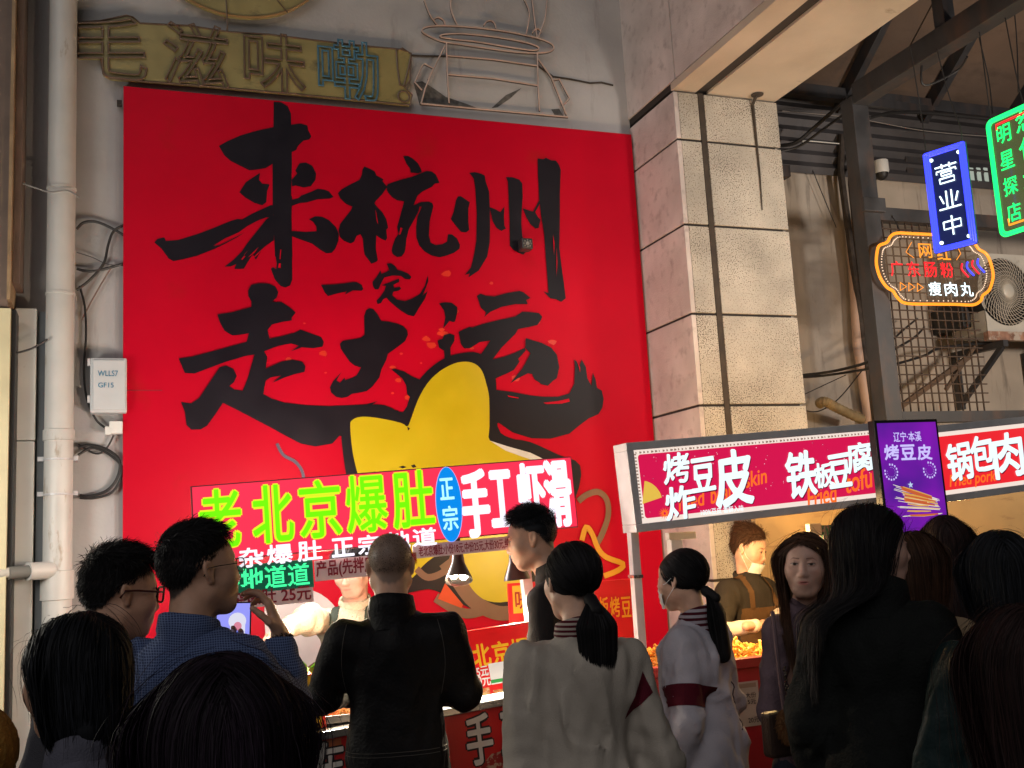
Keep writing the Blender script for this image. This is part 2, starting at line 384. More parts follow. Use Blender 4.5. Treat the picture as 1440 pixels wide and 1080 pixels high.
tag(jb.build('junction_box', white_p, bevel=.005), 'small white wiring junction box under the meter box', 'box')

def cable(pts, r=.006, label='', Y=5.27, name='cable', group=None, m=None, smooth=True):
    P = [at(p[0], p[1], p[2] if len(p) > 2 else Y) for p in pts]
    o = G().tube(catmull(P, 6) if smooth else P, r, 6).build(name, m or wire_m, smooth=True)
    return tag(o, label, 'cable', group)
cable([(108, 322), (118, 313), (135, 312), (155, 320), (176, 332)], .007, 'black cable arching from drainpipe to billboard, topmost of the bundle')
cable([(176, 316), (160, 325), (152, 345), (146, 370), (128, 392), (108, 408)], .007, 'black cable curling down from the billboard edge to the drainpipe')
cable([(108, 378), (120, 381), (140, 380), (176, 370)], .007, 'black cable running level behind the billboard edge above the meter box')
cable([(108, 355), (130, 362), (150, 371), (176, 374)], .002, 'thin grey wire tied across beside the drainpipe')
cable([(112, 402), (119, 430), (121, 470), (118, 520), (122, 560), (135, 590), (150, 603)], .006, 'black cable dropping beside the drainpipe to the junction box')
cable([(158, 374), (145, 395), (128, 425), (115, 450)], .004, 'brown twisted wire slanting from the billboard to the drainpipe', m=mat('wire_brown', (.18, .12, .10), .6))
cable([(110, 630), (125, 626), (150, 632), (168, 648), (165, 672), (150, 690), (125, 698), (112, 697)], .008, 'thick black cable looping right below the junction box')
cable([(110, 640), (130, 630), (155, 640), (172, 660), (160, 690), (135, 700), (112, 700)], .007, 'second black cable loop lying just outside the first below the junction box')
cable([(110, 625), (135, 638), (150, 630), (160, 612)], .005, 'short black cable crossing under the junction box')
cable([(0, 500), (20, 497), (45, 490), (67, 477)], .005, 'thin black cable crossing the white trunking', Y=5.12)
cable([(32, 258), (50, 264), (70, 270), (95, 268), (112, 278)], .004, 'grey tie wire wrapped round the drainpipe collar', Y=5.12, m=mat('wire_grey', (.22, .21, .2), .5))

# ------------------------------------------------------------------ old signs on the wall
def outline_sign(): pass
kh = mat('khaki_acrylic', (.27, .225, .09), .35, var=.16, vs=5, dirt=(.09, .07, .035), dscale=(5, 5, 9), dthr=(.55, .75))
PW = Plane((0, 5.27, 0), (1, 0, 0))
def zpts(pts, ox, oy, s, P): return [tuple(P.hit(ox+x/s, oy+y/s)) for x, y in pts]
os_ = thing('old_letter_sign', 'faded khaki letter sign with unlit neon tubes above the billboard', 'sign', (.7, 5.28, 4.2))
shp = zpts([(30,35),(120,30),(225,8),(250,15),(280,40),(480,50),(640,75),(800,85),(1000,110),(1220,135),(1330,145),(1375,160),(1370,270),(1350,300),(1380,330),(1370,370),(1320,365),(900,325),(500,290),(300,275),(160,262),(130,245),(118,180),(30,178)], 100, 20, 2.88, PW)
G().prism(shp, PW, -.02, .008).build('panel', kh, os_)
edge = mat('tube_brown', (.12, .075, .05), .4); tubeblue = mat('tube_blue', (.06, .16, .24), .3)
G().tube([PW.p(u, v, .008) for u, v in shp], .005, 6, closed=True).build('edge_tube', edge, os_, smooth=True)
for ch, r, m_ in (('毛', (104, 24, 208, 112), edge), ('滋', (228, 34, 322, 124), edge), ('味', (342, 48, 430, 132), edge), ('嘞', (446, 58, 532, 143), tubeblue)):
    g = text(G(), ch, PW, PW.rect(*r), .012, outline=.014); g.build('letter_tube', m_, os_)
ex = zpts([(1315,150),(1340,142),(1375,165),(1365,220),(1345,295),(1330,290),(1320,220)], 100, 20, 2.88, PW)
G().tube([PW.p(u, v, .012) for u, v in ex], .005, 6, closed=True).tube([PW.p(*(PW.hit(567, 137)+np.array([.032*cos(t*pi/8), .032*sin(t*pi/8)])), .012) for t in range(16)], .005, 6, closed=True).build('exclamation_tube', edge, os_, smooth=True)
dsn = thing('round_sign', 'faded khaki round sign at the top edge above the letter sign', 'sign', (1.1, 5.28, 4.4))
c_ = PW.hit(332, -108); circ = [(c_[0]+.545*cos(t*pi/32), c_[1]+.545*sin(t*pi/32)) for t in range(64)]
G().prism(circ, PW, -.02, .012).build('disc', kh, dsn); G().tube([PW.p(u, v, .012) for u, v in circ], .007, 6, closed=True).build('rim_tube', mat('tube_gold', (.28, .17, .07), .35), dsn, smooth=True)
G().tube([at(318, 0, 5.25), at(320, 36, 5.25), at(319, 45, 5.27)], .004, 6).tube([at(390, 0, 5.25), at(405, 18, 5.25)], .003, 6).build('crack_line', edge, dsn)
ng = thing('hotpot_neon_outline', 'unlit neon tube outline of a hotpot on a stove, mounted on the grey wall', 'neon sign', (1.95, 5.28, 4.1))
g = G(); tb = mat('tube_pale', (.46, .34, .29), .35, var=.2)
Zt = lambda pts: [PW.p(*PW.hit(560+x/4.5, y/4.5), .0) for x, y in pts]
for pts, cl in (([(150,195),(180,170),(260,162),(375,165),(550,180),(720,205),(880,240),(960,270),(985,300),(960,325),(890,335),(760,330),(600,310),(400,280),(280,262),(200,230)], 1),
    ([(265,230),(300,215),(400,212),(550,225),(720,250),(850,280),(890,305),(850,318),(700,297),(500,264),(340,246)], 1),
    ([(165,0),(200,90),(250,160)], 0), ([(335,-40),(335,60),(375,160)], 0), ([(942,-40),(930,110),(885,240)], 0), ([(790,-20),(830,80),(810,215)], 0), ([(845,-20),(860,100),(878,240)], 0),
    ([(542,160),(560,135),(590,130),(612,150),(618,178)], 0), ([(225,120),(250,108),(285,125),(298,160)], 0), ([(850,210),(865,185),(890,182),(905,205)], 0)):
    g.tube(catmull(Zt(pts), 5, cl), .0045, 6, closed=bool(cl))
for pts in ([(295,290),(220,440),(170,560),(145,655)], [(305,270),(310,450),(322,650)], [(880,330),(885,540),(895,700)], [(885,370),(970,490),(1065,725)], [(305,350),(600,375),(880,415)], [(320,470),(600,495),(885,540)],
    [(145,655),(500,688),(800,715),(1075,740)], [(190,500),(222,432),(165,402),(148,420),(105,520),(150,570)], [(985,505),(1020,500),(1085,620),(1045,662)]):
    g.tube(Zt(pts), .0045, 6)
bk = G(); bk.v = [(x, y+.006, z-.0035) for x, y, z in g.v]; bk.f = list(g.f); bk.m = list(g.m); bk.build('tube_shadow_rim', mat('rim_dirt', (.06, .045, .04), .8, var=.3), ng)  # dark copy of the tubes set just behind them
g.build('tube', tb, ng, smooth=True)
g = G()
for pts in ([(105,510),(160,500),(240,550),(310,600),(430,640),(560,690),(400,672),(145,655)], [(600,672),(690,590),(790,545),(720,610),(640,665)], [(980,680),(1030,675),(1060,725),(1000,715)]):
    G().poly([tuple(PW.hit(560+x/4.5, y/4.5)) for x, y in pts], PW, -.028).build('peeling_backing', mat('peel_dark', (.085, .08, .075), .8, var=.5, vs=30), ng)

# ------------------------------------------------------------------ red billboard
bb = thing('billboard', 'big red billboard with black brush lettering and a yellow star', 'billboard', (1.41, 5.27, 1.0))
PBB = Plane((0, 5.25, 0), (1, 0, 0))
red = mat('poster_red', (.46, .001, .017), .42, var=.10, vs=1.1, bump=.10, bs=2.2, spec=.12, dirt=(.42, .006, .014), dscale=(2.6, 2.6, 2.6), dthr=(.6, .72))
ink = mat('poster_ink', (.008, .006, .011), .40, var=.1, spec=.3); yel = mat('poster_yellow', (.50, .385, .006), .33, var=.05)
G().box((-.02, 5.25, .95), (2.838, 5.296, 3.985)).build('panel', red, bb, bevel=.003)
k_ = [0]
def bpoly(pts, ox, oy, s, g):
    k_[0] += 1; g.poly([tuple(PBB.hit(ox+x/s, oy+y/s)) for x, y in pts], PBB, .0025+.00022*k_[0])
L = G(); Z1 = (160, 120, 4.5); Z2 = (440, 200, 7.2); Z3 = (620, 210, 7.2); Z4 = (200, 280, 5.143); Z5 = (240, 380, 4.5); Z6 = (440, 340, 7.2); Z7 = (440, 420, 7.2); Z8 = (580, 400, 5.143)
bpoly([(1012,106),(1060,110),(1100,133),(1121,180),(1123,300),(1127,500),(1122,700),(1126,900),(1130,1085),(1020,1085),(1015,900),(1005,760),(1004,500),(1010,300)], *Z1, L)
bpoly([(665,385),(720,355),(800,320),(900,290),(1005,268),(1130,250),(1180,243),(1225,255),(1230,285),(1250,325),(1235,345),(1200,350),(1165,385),(1155,410),(1120,425),(1060,470),(1000,500),(960,525),(930,530),(860,540),(820,520),(740,480),(700,445)], *Z1, L)
bpoly([(795,678),(835,615),(925,555),(918,600),(940,625),(985,628),(970,670),(965,740),(940,760),(890,745),(830,710)], *Z1, L)
bpoly([(1125,600),(1160,560),(1148,540),(1175,495),(1215,490),(1255,510),(1280,560),(1275,600),(1245,640),(1200,648),(1150,635),(1128,640)], *Z1, L)
bpoly([(1115,730),(1170,715),(1185,700),(1250,675),(1290,657),(1330,662),(1360,672),(1390,708),(1365,718),(1290,722),(1220,742),(1180,745),(1115,768)], *Z1, L)
bpoly([(88,315),(110,290),(160,278),(170,305),(260,298),(400,255),(520,210),(640,160),(690,145),(720,150),(800,105),(930,45),(955,50),(945,130),(895,135),(850,150),(760,195),(700,240),(600,285),(510,340),(560,335),(745,240),(690,275),(560,345),(500,370),(400,410),(300,435),(225,450),(190,430),(140,360)], *Z4, L)
bpoly([(935,120),(895,150),(840,220),(760,320),(720,380),(660,440),(595,490),(640,488),(680,470),(665,508),(735,505),(760,460),(800,400),(820,440),(870,360),(900,335),(950,300),(960,120)], *Z4, L)
bpoly([(945,-20),(1082,-20),(1078,200),(1082,400),(1085,580),(1070,625),(1035,641),(1000,630),(960,585),(940,535),(930,505),(945,493),(968,508),(972,470),(958,380),(950,200)], *Z4, L)
bpoly([(1076,232),(1180,240),(1260,235),(1258,200),(1235,165),(1205,150),(1250,127),(1300,130),(1350,155),(1400,205),(1420,250),(1418,300),(1395,360),(1370,390),(1330,393),(1290,370),(1230,325),(1160,300),(1076,268)], *Z4, L)
bpoly([(495,330),(500,280),(520,250),(580,275),(625,300),(640,340),(715,380),(700,395),(750,455),(700,530),(640,590),(620,620),(650,660),(700,710),(740,780),(760,870),(740,890),(750,970),(735,1000),(690,980),(640,945),(635,1080),(655,1198),(640,1213),(590,1233),(565,1198),(520,1138),(510,1068),(505,980),(480,935),(440,950),(415,1010),(380,1028),(310,1000),(270,960),(258,900),(275,830),(330,760),(385,690),(398,655),(330,625),(275,570),(252,520),(290,480),(380,430),(470,385)], *Z2, L)
bpoly([(912,145),(960,142),(1010,170),(1060,215),(1090,270),(1100,305),(1060,318),(985,310),(985,275),(945,220)], *Z2, L)
bpoly([(752,430),(800,412),(900,380),(1000,355),(1090,318),(1150,295),(1200,300),(1240,330),(1260,370),(1280,415),(1235,420),(1200,455),(1110,500),(1060,540),(1045,570),(1015,645),(960,640),(915,600),(850,590),(800,560),(750,500),(745,460)], *Z2, L)
bpoly([(925,590),(1020,640),(1080,650),(1060,720),(1010,810),(970,880),(945,980),(935,1080),(925,1120),(895,1160),(850,1165),(805,1135),(795,1100),(805,1050),(830,980),(865,930),(850,860),(870,790),(900,680)], *Z2, L)
bpoly([(1015,645),(1090,610),(1170,605),(1205,620),(1218,650),(1200,720),(1180,800),(1172,950),(1190,1020),(1240,1045),(1310,1035),(1355,1010),(1366,935),(1406,937),(1456,977),(1486,1042),(1481,1082),(1426,1122),(1350,1150),(1280,1168),(1200,1150),(1130,1110),(1075,1050),(1045,970),(1042,860),(1055,760),(1095,655)], *Z2, L)
bpoly([(170,480),(200,478),(290,540),(275,600),(275,740),(285,820),(250,845),(200,838),(150,780),(98,710),(125,640),(150,520)], *Z3, L)
bpoly([(285,243),(340,235),(400,250),(440,268),(450,330),(485,430),(490,550),(495,800),(490,950),(465,1090),(440,1130),(380,1230),(275,1300),(290,1260),(240,1275),(300,1200),(330,1080),(355,930),(360,650),(345,400),(330,300)], *Z3, L)
bpoly([(490,590),(545,610),(600,640),(640,580),(635,690),(640,780),(655,805),(610,830),(560,800),(520,730)], *Z3, L)
bpoly([(655,285),(720,287),(790,310),(820,350),(825,480),(815,620),(810,750),(820,880),(850,960),(860,1040),(830,1070),(780,1050),(730,1020),(695,980),(690,700),(680,450),(675,330)], *Z3, L)
bpoly([(825,600),(880,620),(930,635),(990,520),(1000,550),(950,640),(980,690),(1005,715),(985,800),(955,805),(900,760),(860,690)], *Z3, L)
bpoly([(975,95),(1030,105),(1060,90),(1110,115),(1160,118),(1190,160),(1210,210),(1200,450),(1200,700),(1195,1000),(1212,1150),(1240,1350),(1260,1512),(1212,1548),(1160,1520),(1104,1512),(1032,1440),(1085,1460),(1070,1250),(1056,1080),(1040,850),(1010,680),(990,500),(980,300)], *Z3, L)
bpoly([(80,440),(130,440),(220,435),(320,425),(400,412),(440,412),(490,440),(508,480),(490,500),(400,495),(320,540),(340,505),(250,525),(150,552),(120,520)], *Z6, L)
bpoly([(745,225),(790,222),(830,250),(855,290),(900,300),(960,325),(995,360),(980,385),(930,380),(890,350),(800,345),(720,365),(700,400),(680,440),(660,485),(625,485),(605,450),(600,410),(635,370),(660,330),(680,290),(690,330),(740,310),(770,290)], *Z6, L)
bpoly([(690,445),(760,420),(870,375),(870,410),(810,440),(820,470),(880,460),(890,480),(860,500),(810,510),(800,545),(850,590),(930,605),(1000,580),(1060,545),(1080,530),(1130,450),(1160,340),(1165,400),(1140,470),(1105,550),(1160,500),(1130,580),(1060,690),(1020,758),(960,745),(880,695),(790,620),(740,570),(710,585),(685,625),(650,635),(640,600),(680,560),(720,500),(735,450)], *Z6, L)
bpoly([(490,130),(510,95),(560,85),(620,87),(660,105),(680,140),(670,175),(640,203),(700,203),(750,235),(790,270),(765,300),(765,320),(700,330),(640,345),(612,380),(625,435),(700,420),(790,395),(820,378),(880,400),(950,425),(968,455),(960,485),(900,495),(830,490),(760,515),(810,480),(760,465),(680,480),(590,515),(610,550),(600,625),(700,580),(770,568),(830,580),(852,610),(845,645),(780,660),(720,680),(640,715),(700,668),(630,680),(600,700),(585,785),(640,815),(720,840),(850,855),(1000,862),(1150,855),(1240,850),(1310,828),(1260,860),(1440,890),(1440,960),(1180,1080),(1066,1048),(1021,1098),(914,1116),(823,1098),(720,1045),(640,1000),(420,885),(330,840),(290,900),(230,985),(190,1008),(130,1010),(100,980),(90,900),(65,835),(130,845),(180,810),(240,720),(310,615),(350,605),(395,625),(418,670),(400,710),(370,735),(400,755),(455,765),(485,690),(530,535),(470,545),(350,580),(150,655),(90,652),(50,560),(130,550),(300,505),(480,455),(495,400),(440,410),(390,415),(340,385),(310,330),(295,282),(380,270),(510,235),(510,200),(490,165)], *Z5, L)
bpoly([(515,180),(535,120),(570,100),(610,110),(650,160),(690,230),(760,235),(850,255),(910,280),(950,320),(958,370),(930,430),(870,480),(800,530),(755,560),(740,620),(690,720),(670,800),(600,890),(540,940),(460,955),(390,965),(350,995),(290,1008),(230,995),(180,950),(170,900),(200,840),(290,740),(235,830),(270,855),(320,800),(320,830),(400,800),(440,780),(485,700),(420,680),(370,640),(320,570),(280,510),(270,460),(300,430),(400,415),(480,400),(520,370)], *Z7, L)
bpoly([(190,140),(230,132),(280,135),(320,165),(322,200),(305,270),(290,275),(265,265),(245,290),(218,322),(235,240),(225,190)], *Z8, L)
bpoly([(178,408),(215,395),(225,370),(265,357),(300,370),(300,410),(270,460),(275,530),(230,570),(225,480),(190,460)], *Z8, L)
bpoly([(462,85),(490,70),(530,85),(590,90),(680,65),(770,50),(800,60),(850,100),(820,115),(830,145),(740,145),(640,165),(560,200),(515,238),(530,205),(490,170),(475,120)], *Z8, L)
bpoly([(330,345),(410,310),(430,315),(500,290),(620,260),(740,235),(790,200),(850,203),(910,210),(935,235),(925,260),(900,295),(840,310),(760,325),(740,360),(700,400),(640,460),(575,545),(660,525),(740,495),(810,460),(815,480),(760,540),(770,560),(730,620),(680,645),(600,680),(560,700),(480,560),(490,510),(560,408),(480,420),(410,465),(370,465),(345,430)], *Z8, L)
bpoly([(815,390),(860,405),(930,425),(1000,460),(1040,510),(1058,600),(1040,680),(1010,700),(975,735),(930,725),(910,710),(880,690),(860,650),(830,645),(760,680),(700,720),(790,610),(850,500),(810,460)], *Z8, L)
bpoly([(560,740),(600,765),(720,780),(850,805),(950,815),(1050,815),(1130,790),(1165,720),(1170,600),(1165,545),(1185,560),(1200,600),(1220,545),(1250,600),(1260,680),(1290,735),(1300,640),(1320,690),(1330,750),(1365,770),(1378,830),(1370,890),(1340,940),(1270,970),(1190,1030),(1131,1080),(994,1117),(857,1114),(720,1071),(617,1000),(560,1060)], *Z8, L)
bpoly([(790,720),(830,715),(920,740),(1000,790),(1095,830),(1200,900),(1080,1080),(970,1080),(990,1010),(950,970),(940,880),(900,810),(840,760)], *Z7, L)
L.build('lettering', ink, bb)
# star and its outline, curl, ribbon (all print)
def ppx(pts, g, n=0, w=None, cl=True):
    k_[0] += 1; q = [PBB.hit(*p) for p in pts]
    if n: q = catmull(q, n, cl)
    g.poly([tuple(a) for a in q], PBB, .0025+.00022*k_[0] if w is None else w)
def stroke(pts, width, g, n=6):
    q = catmull([PBB.hit(*p) for p in pts], n); k_[0] += 1; A, B = [], []
    for i in range(len(q)):
        d = nrm(q[min(i+1, len(q)-1)]-q[max(i-1, 0)]); m_ = np.array([-d[1], d[0]])*width/2; A.append(q[i]+m_); B.append(q[i]-m_)
    g.poly([tuple(a) for a in A+B[::-1]], PBB, .0025+.00022*k_[0])
star = [(492,600),(495,591),(507,586.5),(530,588),(563,595),(572,600),(577,590),(587,563),(600,540),(617,523),(637,512),(653,509),(667,512),(677,522),(683,540),(687,560),(687.5,600),(688,620),(713,630),(740,640),(775,656),(800,668),(790,700),(762,728),(745,742),(748,790),(738,835),(712,846),(685,845),(662,832),(648,815),(640,770),(600,790),(580,812),(560,815),(545,800),(520,760),(508,690),(496,640)]
c0 = np.mean(star, 0)
g = G(); ppx([(480,590),(500,572),(540,570),(566,580),(580,548),(600,522),(625,504),(650,497),(672,497),(690,512),(697,540),(699,600),(716,616),(745,622),(785,640),(815,655),(808,700),(775,735),(757,748),(760,795),(750,850),(715,862),(670,858),(650,850),(610,830),(590,830),(555,835),(525,810),(505,770),(492,700),(482,640)], g, 3)
g.build('star_outline', mat('poster_brown', (.10, .045, .028), .4), bb) if False else g.build('star_outline', ink, bb)
g = G(); ppx(star, g, 3); g.build('star', yel, bb)
g = G()
for q in ([(572,600),(576,603),(573,606)], [(577,655),(582,653),(585,657),(580,658)], [(560,657),(566,655),(571,657),(566,659)]): ppx(q, g)
g.build('ink_speck', ink, bb)
g = G(); g.box((-.02, 5.2485, 2.428), (.16, 5.2499, 2.4325)); g.build('panel_seam', mat('poster_seam', (.24, .002, .008), .5), bb)
g = G(); ppx([(688,620),(713,628),(745,637),(772,650),(768,654),(735,643),(710,634)], g); g.build('highlight', mat('poster_white', (.6, .6, .58), .35), bb)
g = G(); brn = mat('poster_brown', (.16, .08, .05), .4)
stroke([(640,772),(628,800),(602,812),(585,800)], .035, g); stroke([(625,790),(640,812),(665,845),(700,862),(735,858)], .075, g); stroke([(612,840),(650,862),(680,858)], .05, g)
g.build('star_shadow', brn, bb); g = G(); stroke([(812,705),(824,696),(840,692),(852,703),(854,725),(846,750),(838,765)], .034, g); g.build('curl', brn, bb)  # brown print arcs round the lower star, then the curl
g = G(); stroke([(817,760),(823,741),(832,752),(840,772),(852,784),(875,793),(868,802),(848,810)], .030, g, 3); g.build('zigzag', mat('poster_gold', (.60, .27, .01), .4), bb)
g = G(); stroke([(389,624),(398,640),(415,650),(425,665),(428,690)], .016, g); g.build('flourish', mat('poster_slate', (.09, .07, .11), .4), bb)
g = G(); ppx([(615,842),(625,820),(650,850),(648,855)], g); g.build('flame', mat('poster_flame', (.55, .05, .01), .4), bb)
g = G(); ppx([(372,850),(400,825),(450,835),(480,870),(490,930),(470,1000),(400,1000),(380,940)], g, 4); g.build('white_shape', mat('poster_lilac', (.52, .46, .47), .4), bb)
g = G(); ppx([(418,960),(435,935),(460,925),(490,925),(500,970),(480,1010),(430,1010)], g, 4); g.build('brown_arc', brn, bb)
g = G(); ppx([(428,965),(445,945),(465,937),(490,938),(496,970),(478,1000),(440,1000)], g, 4); g.build('yellow_arc', yel, bb)
g = G()
for i in range(46):
    x = random.gauss(560, 130); y = random.gauss(480, 70); r = random.uniform(1.5, 6.5); t0 = random.uniform(0, 3)
    if not (195 < x < 850 and 340 < y < 640): continue
    c_ = PBB.hit(x, y); k_[0] += 0
    g.poly([(c_[0]+.0032*r*random.uniform(.7, 1.3)*cos(t0+k*pi/4)*1.3, c_[1]+.0032*r*random.uniform(.6, 1.1)*sin(t0+k*pi/4)) for k in range(8)], PBB, .0012+.00001*i)
g.build('confetti', mat('poster_orange', (.62, .035, .015), .35), bb)
g = G()   # dry brush gaps
for pts in ([(730,415),(770,370),(740,400)], [(715,440),(735,415),(745,418),(722,445)], [(760,430),(840,350),(810,395)], [(775,450),(905,330),(820,420)], [(985,470),(1000,470),(998,505),(980,500)], [(995,370),(1003,370),(998,440),(990,440)]):
    bpoly(pts, *Z4, g)
for pts in ([(680,805),(760,820),(762,828),(690,815)], [(940,858),(1050,845),(1125,828),(1130,850),(1070,865),(960,868)], [(1185,560),(1205,600),(1205,640)], [(760,540),(830,480),(780,535)]): bpoly(pts, *Z8, g)
for pts in ([(625,690),(635,720),(655,840),(640,810)], [(880,870),(900,880),(880,940),(865,945)], [(1095,655),(1065,730),(1050,740)]): bpoly(pts, *Z2, g)
for pts in ([(1125,870),(1140,960),(1135,1080),(1128,960)], [(1160,1000),(1168,1150),(1160,1300)]): bpoly(pts, *Z3, g)
g.build('brush_gap', red, bb)
for p in ((168, 145), (885, 210), (913, 572)): G().box(at(p[0], p[1], 5.27)-(.012, .012, .012), at(p[0], p[1], 5.27)+(.012, .02, .012)).build('bracket', groove, bb)
# security camera over the lettering
sc = thing('security_camera', 'small black security camera fixed on the billboard lettering', 'camera', tuple(at(737, 345, 5.2)))
c_ = at(738, 344, 5.2); d = nrm(np.array([-.05, -1, -.35]))
G().tube([c_+(0, .05, .02), c_-d*.03], .011, 10).build('mount', black, sc, smooth=True)
PC = Plane(c_+d*.02, nrm(np.cross(d, (0, 0, 1)))*-1, (0, 0, 1)); s_ = .033
G().pbox(PC, -s_, s_, -s_*.95, s_*.95, -.045, .03).build('housing', mat('cam_black', (.03, .03, .032), .35), sc, bevel=.010)
g = G()
for k in range(8): g.lathe([(.001, 0), (.004, 0), (.004, .002), (.001, .003)], PC.p(.021*cos(k*pi/4), .019*sin(k*pi/4), .030), PC.N, 8)
g.lathe([(.001, .006), (.009, .006), (.012, .002), (.012, 0)], PC.p(0, 0, .030), PC.N, 14); g.build('lens', mat('lens_grey', (.22, .21, .2), .2), sc)
# ------------------------------------------------------------------ canopy
cn = thing('steel_canopy', 'dark steel canopy frame with sloping brown roof boards over the alley on the right', 'canopy', (3.85, 4.5, 0))
XP = 3.87; ZB = 3.93
G().box((XP-.055, 4.45, 0), (XP+.055, 4.55, ZB+.05)).box((XP-.075, 4.42, 3.30), (XP+.075, 4.449, 3.38)).build('post', steel_dark, cn, bevel=.004)
G().box((XP-.05, -1, ZB), (XP+.05, 4.449, ZB+.12)).build('tie_beam', steel_dark, cn, bevel=.004)
G().box((XP+.48, 4.0, ZB+.12), (XP+.53, 4.05, 5.4)).build('king_post', steel_dark, cn) if False else None
kp = atx(1332, 60, XP)
G().box((XP-.035, kp[1]-.035, ZB+.12), (XP+.035, kp[1]+.035, 5.6)).build('king_post', steel_dark, cn)
ZE = 4.39; SL = .75
# roof boards, purlins and rafters (slope rising towards the street)
def roofp(x, y, d=0): return np.array([x, y, ZE+(5.2-y)*SL+d])
g = G(); xx = 3.0
for i in range(6):
    x0, x1 = 3.54+i*1.22, 3.54+(i+1)*1.22-.012
    V = [roofp(x0, 5.9, .06), roofp(x1, 5.9, .06), roofp(x1, .2, .06), roofp(x0, .2, .06)]; V += [v+np.array([0, 0, .02]) for v in V]
    g.add(V, [(0,1,2,3),(7,6,5,4),(0,4,5,1),(1,5,6,2),(2,6,7,3),(3,7,4,0)])
g.build('roof_board', panel_brown, cn)
for x in (4.42, 5.12, 5.86, 6.6, 7.4):
    G().bar(roofp(x, 5.3), roofp(x, .4), .05, .09, (0, 0, 1)).build('rafter', steel_dark, cn)
G().bar((3.56, 5.2, ZE-.02), (9, 5.2, ZE-.02), .06, .08).build('eave_beam', steel_dark, cn)
G().bar((3.56, 5.22, ZE+.12), (9, 5.22, ZE+.12), .04, .05).build('purlin', steel_dark, cn)
G().bar((4.42, 5.2, ZE-.06), (XP, 4.52, ZB+.06), .05, .06).bar((5.12, 5.2, ZE-.05), (XP+.02, 4.5, ZB+.05), .03, .05).build('brace', steel_dark, cn)
# dark corrugated fascia under the eave
g = G(); zz = [3.86+.02*k for k in range(27)]
V = []; F = []
for i, z in enumerate(zz): yo = 5.30+.012*cos(i*pi/2.0); V += [(3.55, yo, z), (9, yo, z)]
for i in range(len(zz)-1): F.append((2*i, 2*i+1, 2*i+3, 2*i+2))
fas = g.add(V, F).build('fascia_sheet', mat('fascia_dark', (.075, .07, .075), .5, metal=.3, var=.25, vs=4), cn, smooth=False)
G().box((3.6, 5.24, 3.80), (3.95, 5.35, 3.875)).build('gutter_bracket', steel_dark, cn)
# clerestory window
tw_ = thing('transom_window', 'dark strip window with three bright panes high on the side wall', 'window', (5.2, 5.34, 3.6))
a = at(1270, 232, 5.33); b = at(1395, 268, 5.33)
G().box((a[0], 5.30, b[2]+.05), (b[0]+.5, 5.355, a[2]+.06)).build('frame', steel_dark, tw_)
for i, x in enumerate((1366, 1376, 1386)):
    p_ = at(x, 246, 5.3); G().box((p_[0]-.016, 5.292, p_[2]-.05), (p_[0]+.016, 5.299, p_[2]+.05)).build('pane', glow('pane_lit', (.42, .47, .40), .8 if i < 2 else .2), tw_)
# wall camera dome
dc = thing('dome_camera', 'small white and black dome camera on the side wall behind the steel post', 'camera', tuple(at(1240, 240, 5.25)))
c_ = at(1239, 238, 5.25)
G().lathe([(.001, .055), (.05, .055), (.05, -.02), (.045, -.03)], c_, n=18).build('cap', white_p, dc, smooth=True); G().lathe([(.042, -.03), (.036, -.055), (.02, -.072), (.001, -.078)], c_, n=18).box(c_+(-.02, .03, 0), c_+(.02, .12, .03)).build('dome', black, dc, smooth=True)

# mesh screen
ms = thing('mesh_screen', 'rusty square wire mesh panel in a dark frame beside the steel post', 'screen', (4.4, 4.5, 2.2))
X0, X1, Z0, Z1_ = XP+.06, at(1392, 575, 4.5)[0], 2.19, 3.27
g = G(); rm = mat('rusty_wire', (.055, .035, .025), .8, var=.3, vs=20)
for i in range(int((X1-X0)/.052)+1): g.bar((X0+.052*i, 4.505+.0015*(-1)**i, Z0), (X0+.052*i+random.uniform(-.004, .004), 4.505, Z1_), .0065, .0065, (0, 1, 0))
for j in range(int((Z1_-Z0)/.052)+1): g.bar((X0, 4.498, Z0+.052*j), (X1, 4.498, Z0+.052*j), .0065, .0065)
g.build('wire_grid', rm, ms)
g = G().box((X0, 4.47, Z1_), (7.2, 4.53, Z1_+.075)).box((X0, 4.47, Z0-.06), (7.2, 4.53, Z0)); g.build('frame_bar', steel_dark, ms)
# pipes and cables of the side wall
XA = at(1196, 312, 5.28)[0]; XB2 = at(1228, 592, 5.28)[0]
pk = mat('pvc_pink', (.52, .36, .28), .5, var=.1)
tag(G().tube([at(1195, 310, 5.29), at(1201, 400, 5.29), at(1205, 480, 5.29), at(1222, 595, 5.29), (at(1222, 595, 5.29)[0], 5.29, .2)], .03, 14).build('plastic_pipe', pk, smooth=True), 'pinkish thin plastic pipe on the side wall left of the steel post', 'pipe')
tag(G().tube([at(1184, 190, 5.27), at(1182, 240, 5.27), at(1190, 300, 5.27), at(1206, 420, 5.27), at(1214, 480, 5.27), at(1229, 600, 5.27)], .022, 8).tube([at(1196, 200, 5.25), at(1196, 260, 5.25), at(1204, 340, 5.25), at(1222, 500, 5.25)], .016, 8).build('cable_bundle', mat('cable_dusty', (.05, .04, .035), .8, var=.4, vs=20, bump=.8, bs=40), smooth=True), 'thick dusty dark cable bundle dropping beside the pinkish pipe', 'cable')
tag(G().tube([at(1226, 330, 5.2), at(1234, 470, 5.2), at(1244, 600, 5.2), (at(1244, 600, 5.2)[0], 5.2, .3)], .035, 12).build('brown_pipe', mat('pipe_brown', (.22, .15, .10), .7, var=.3, vs=8), smooth=True), 'brown drain pipe half hidden behind the steel post', 'pipe')
g = G(); hp = catmull([at(1152, 568, 5.2), at(1160, 565, 5.15), at(1180, 575, 5.15), at(1212, 590, 5.2)], 12)
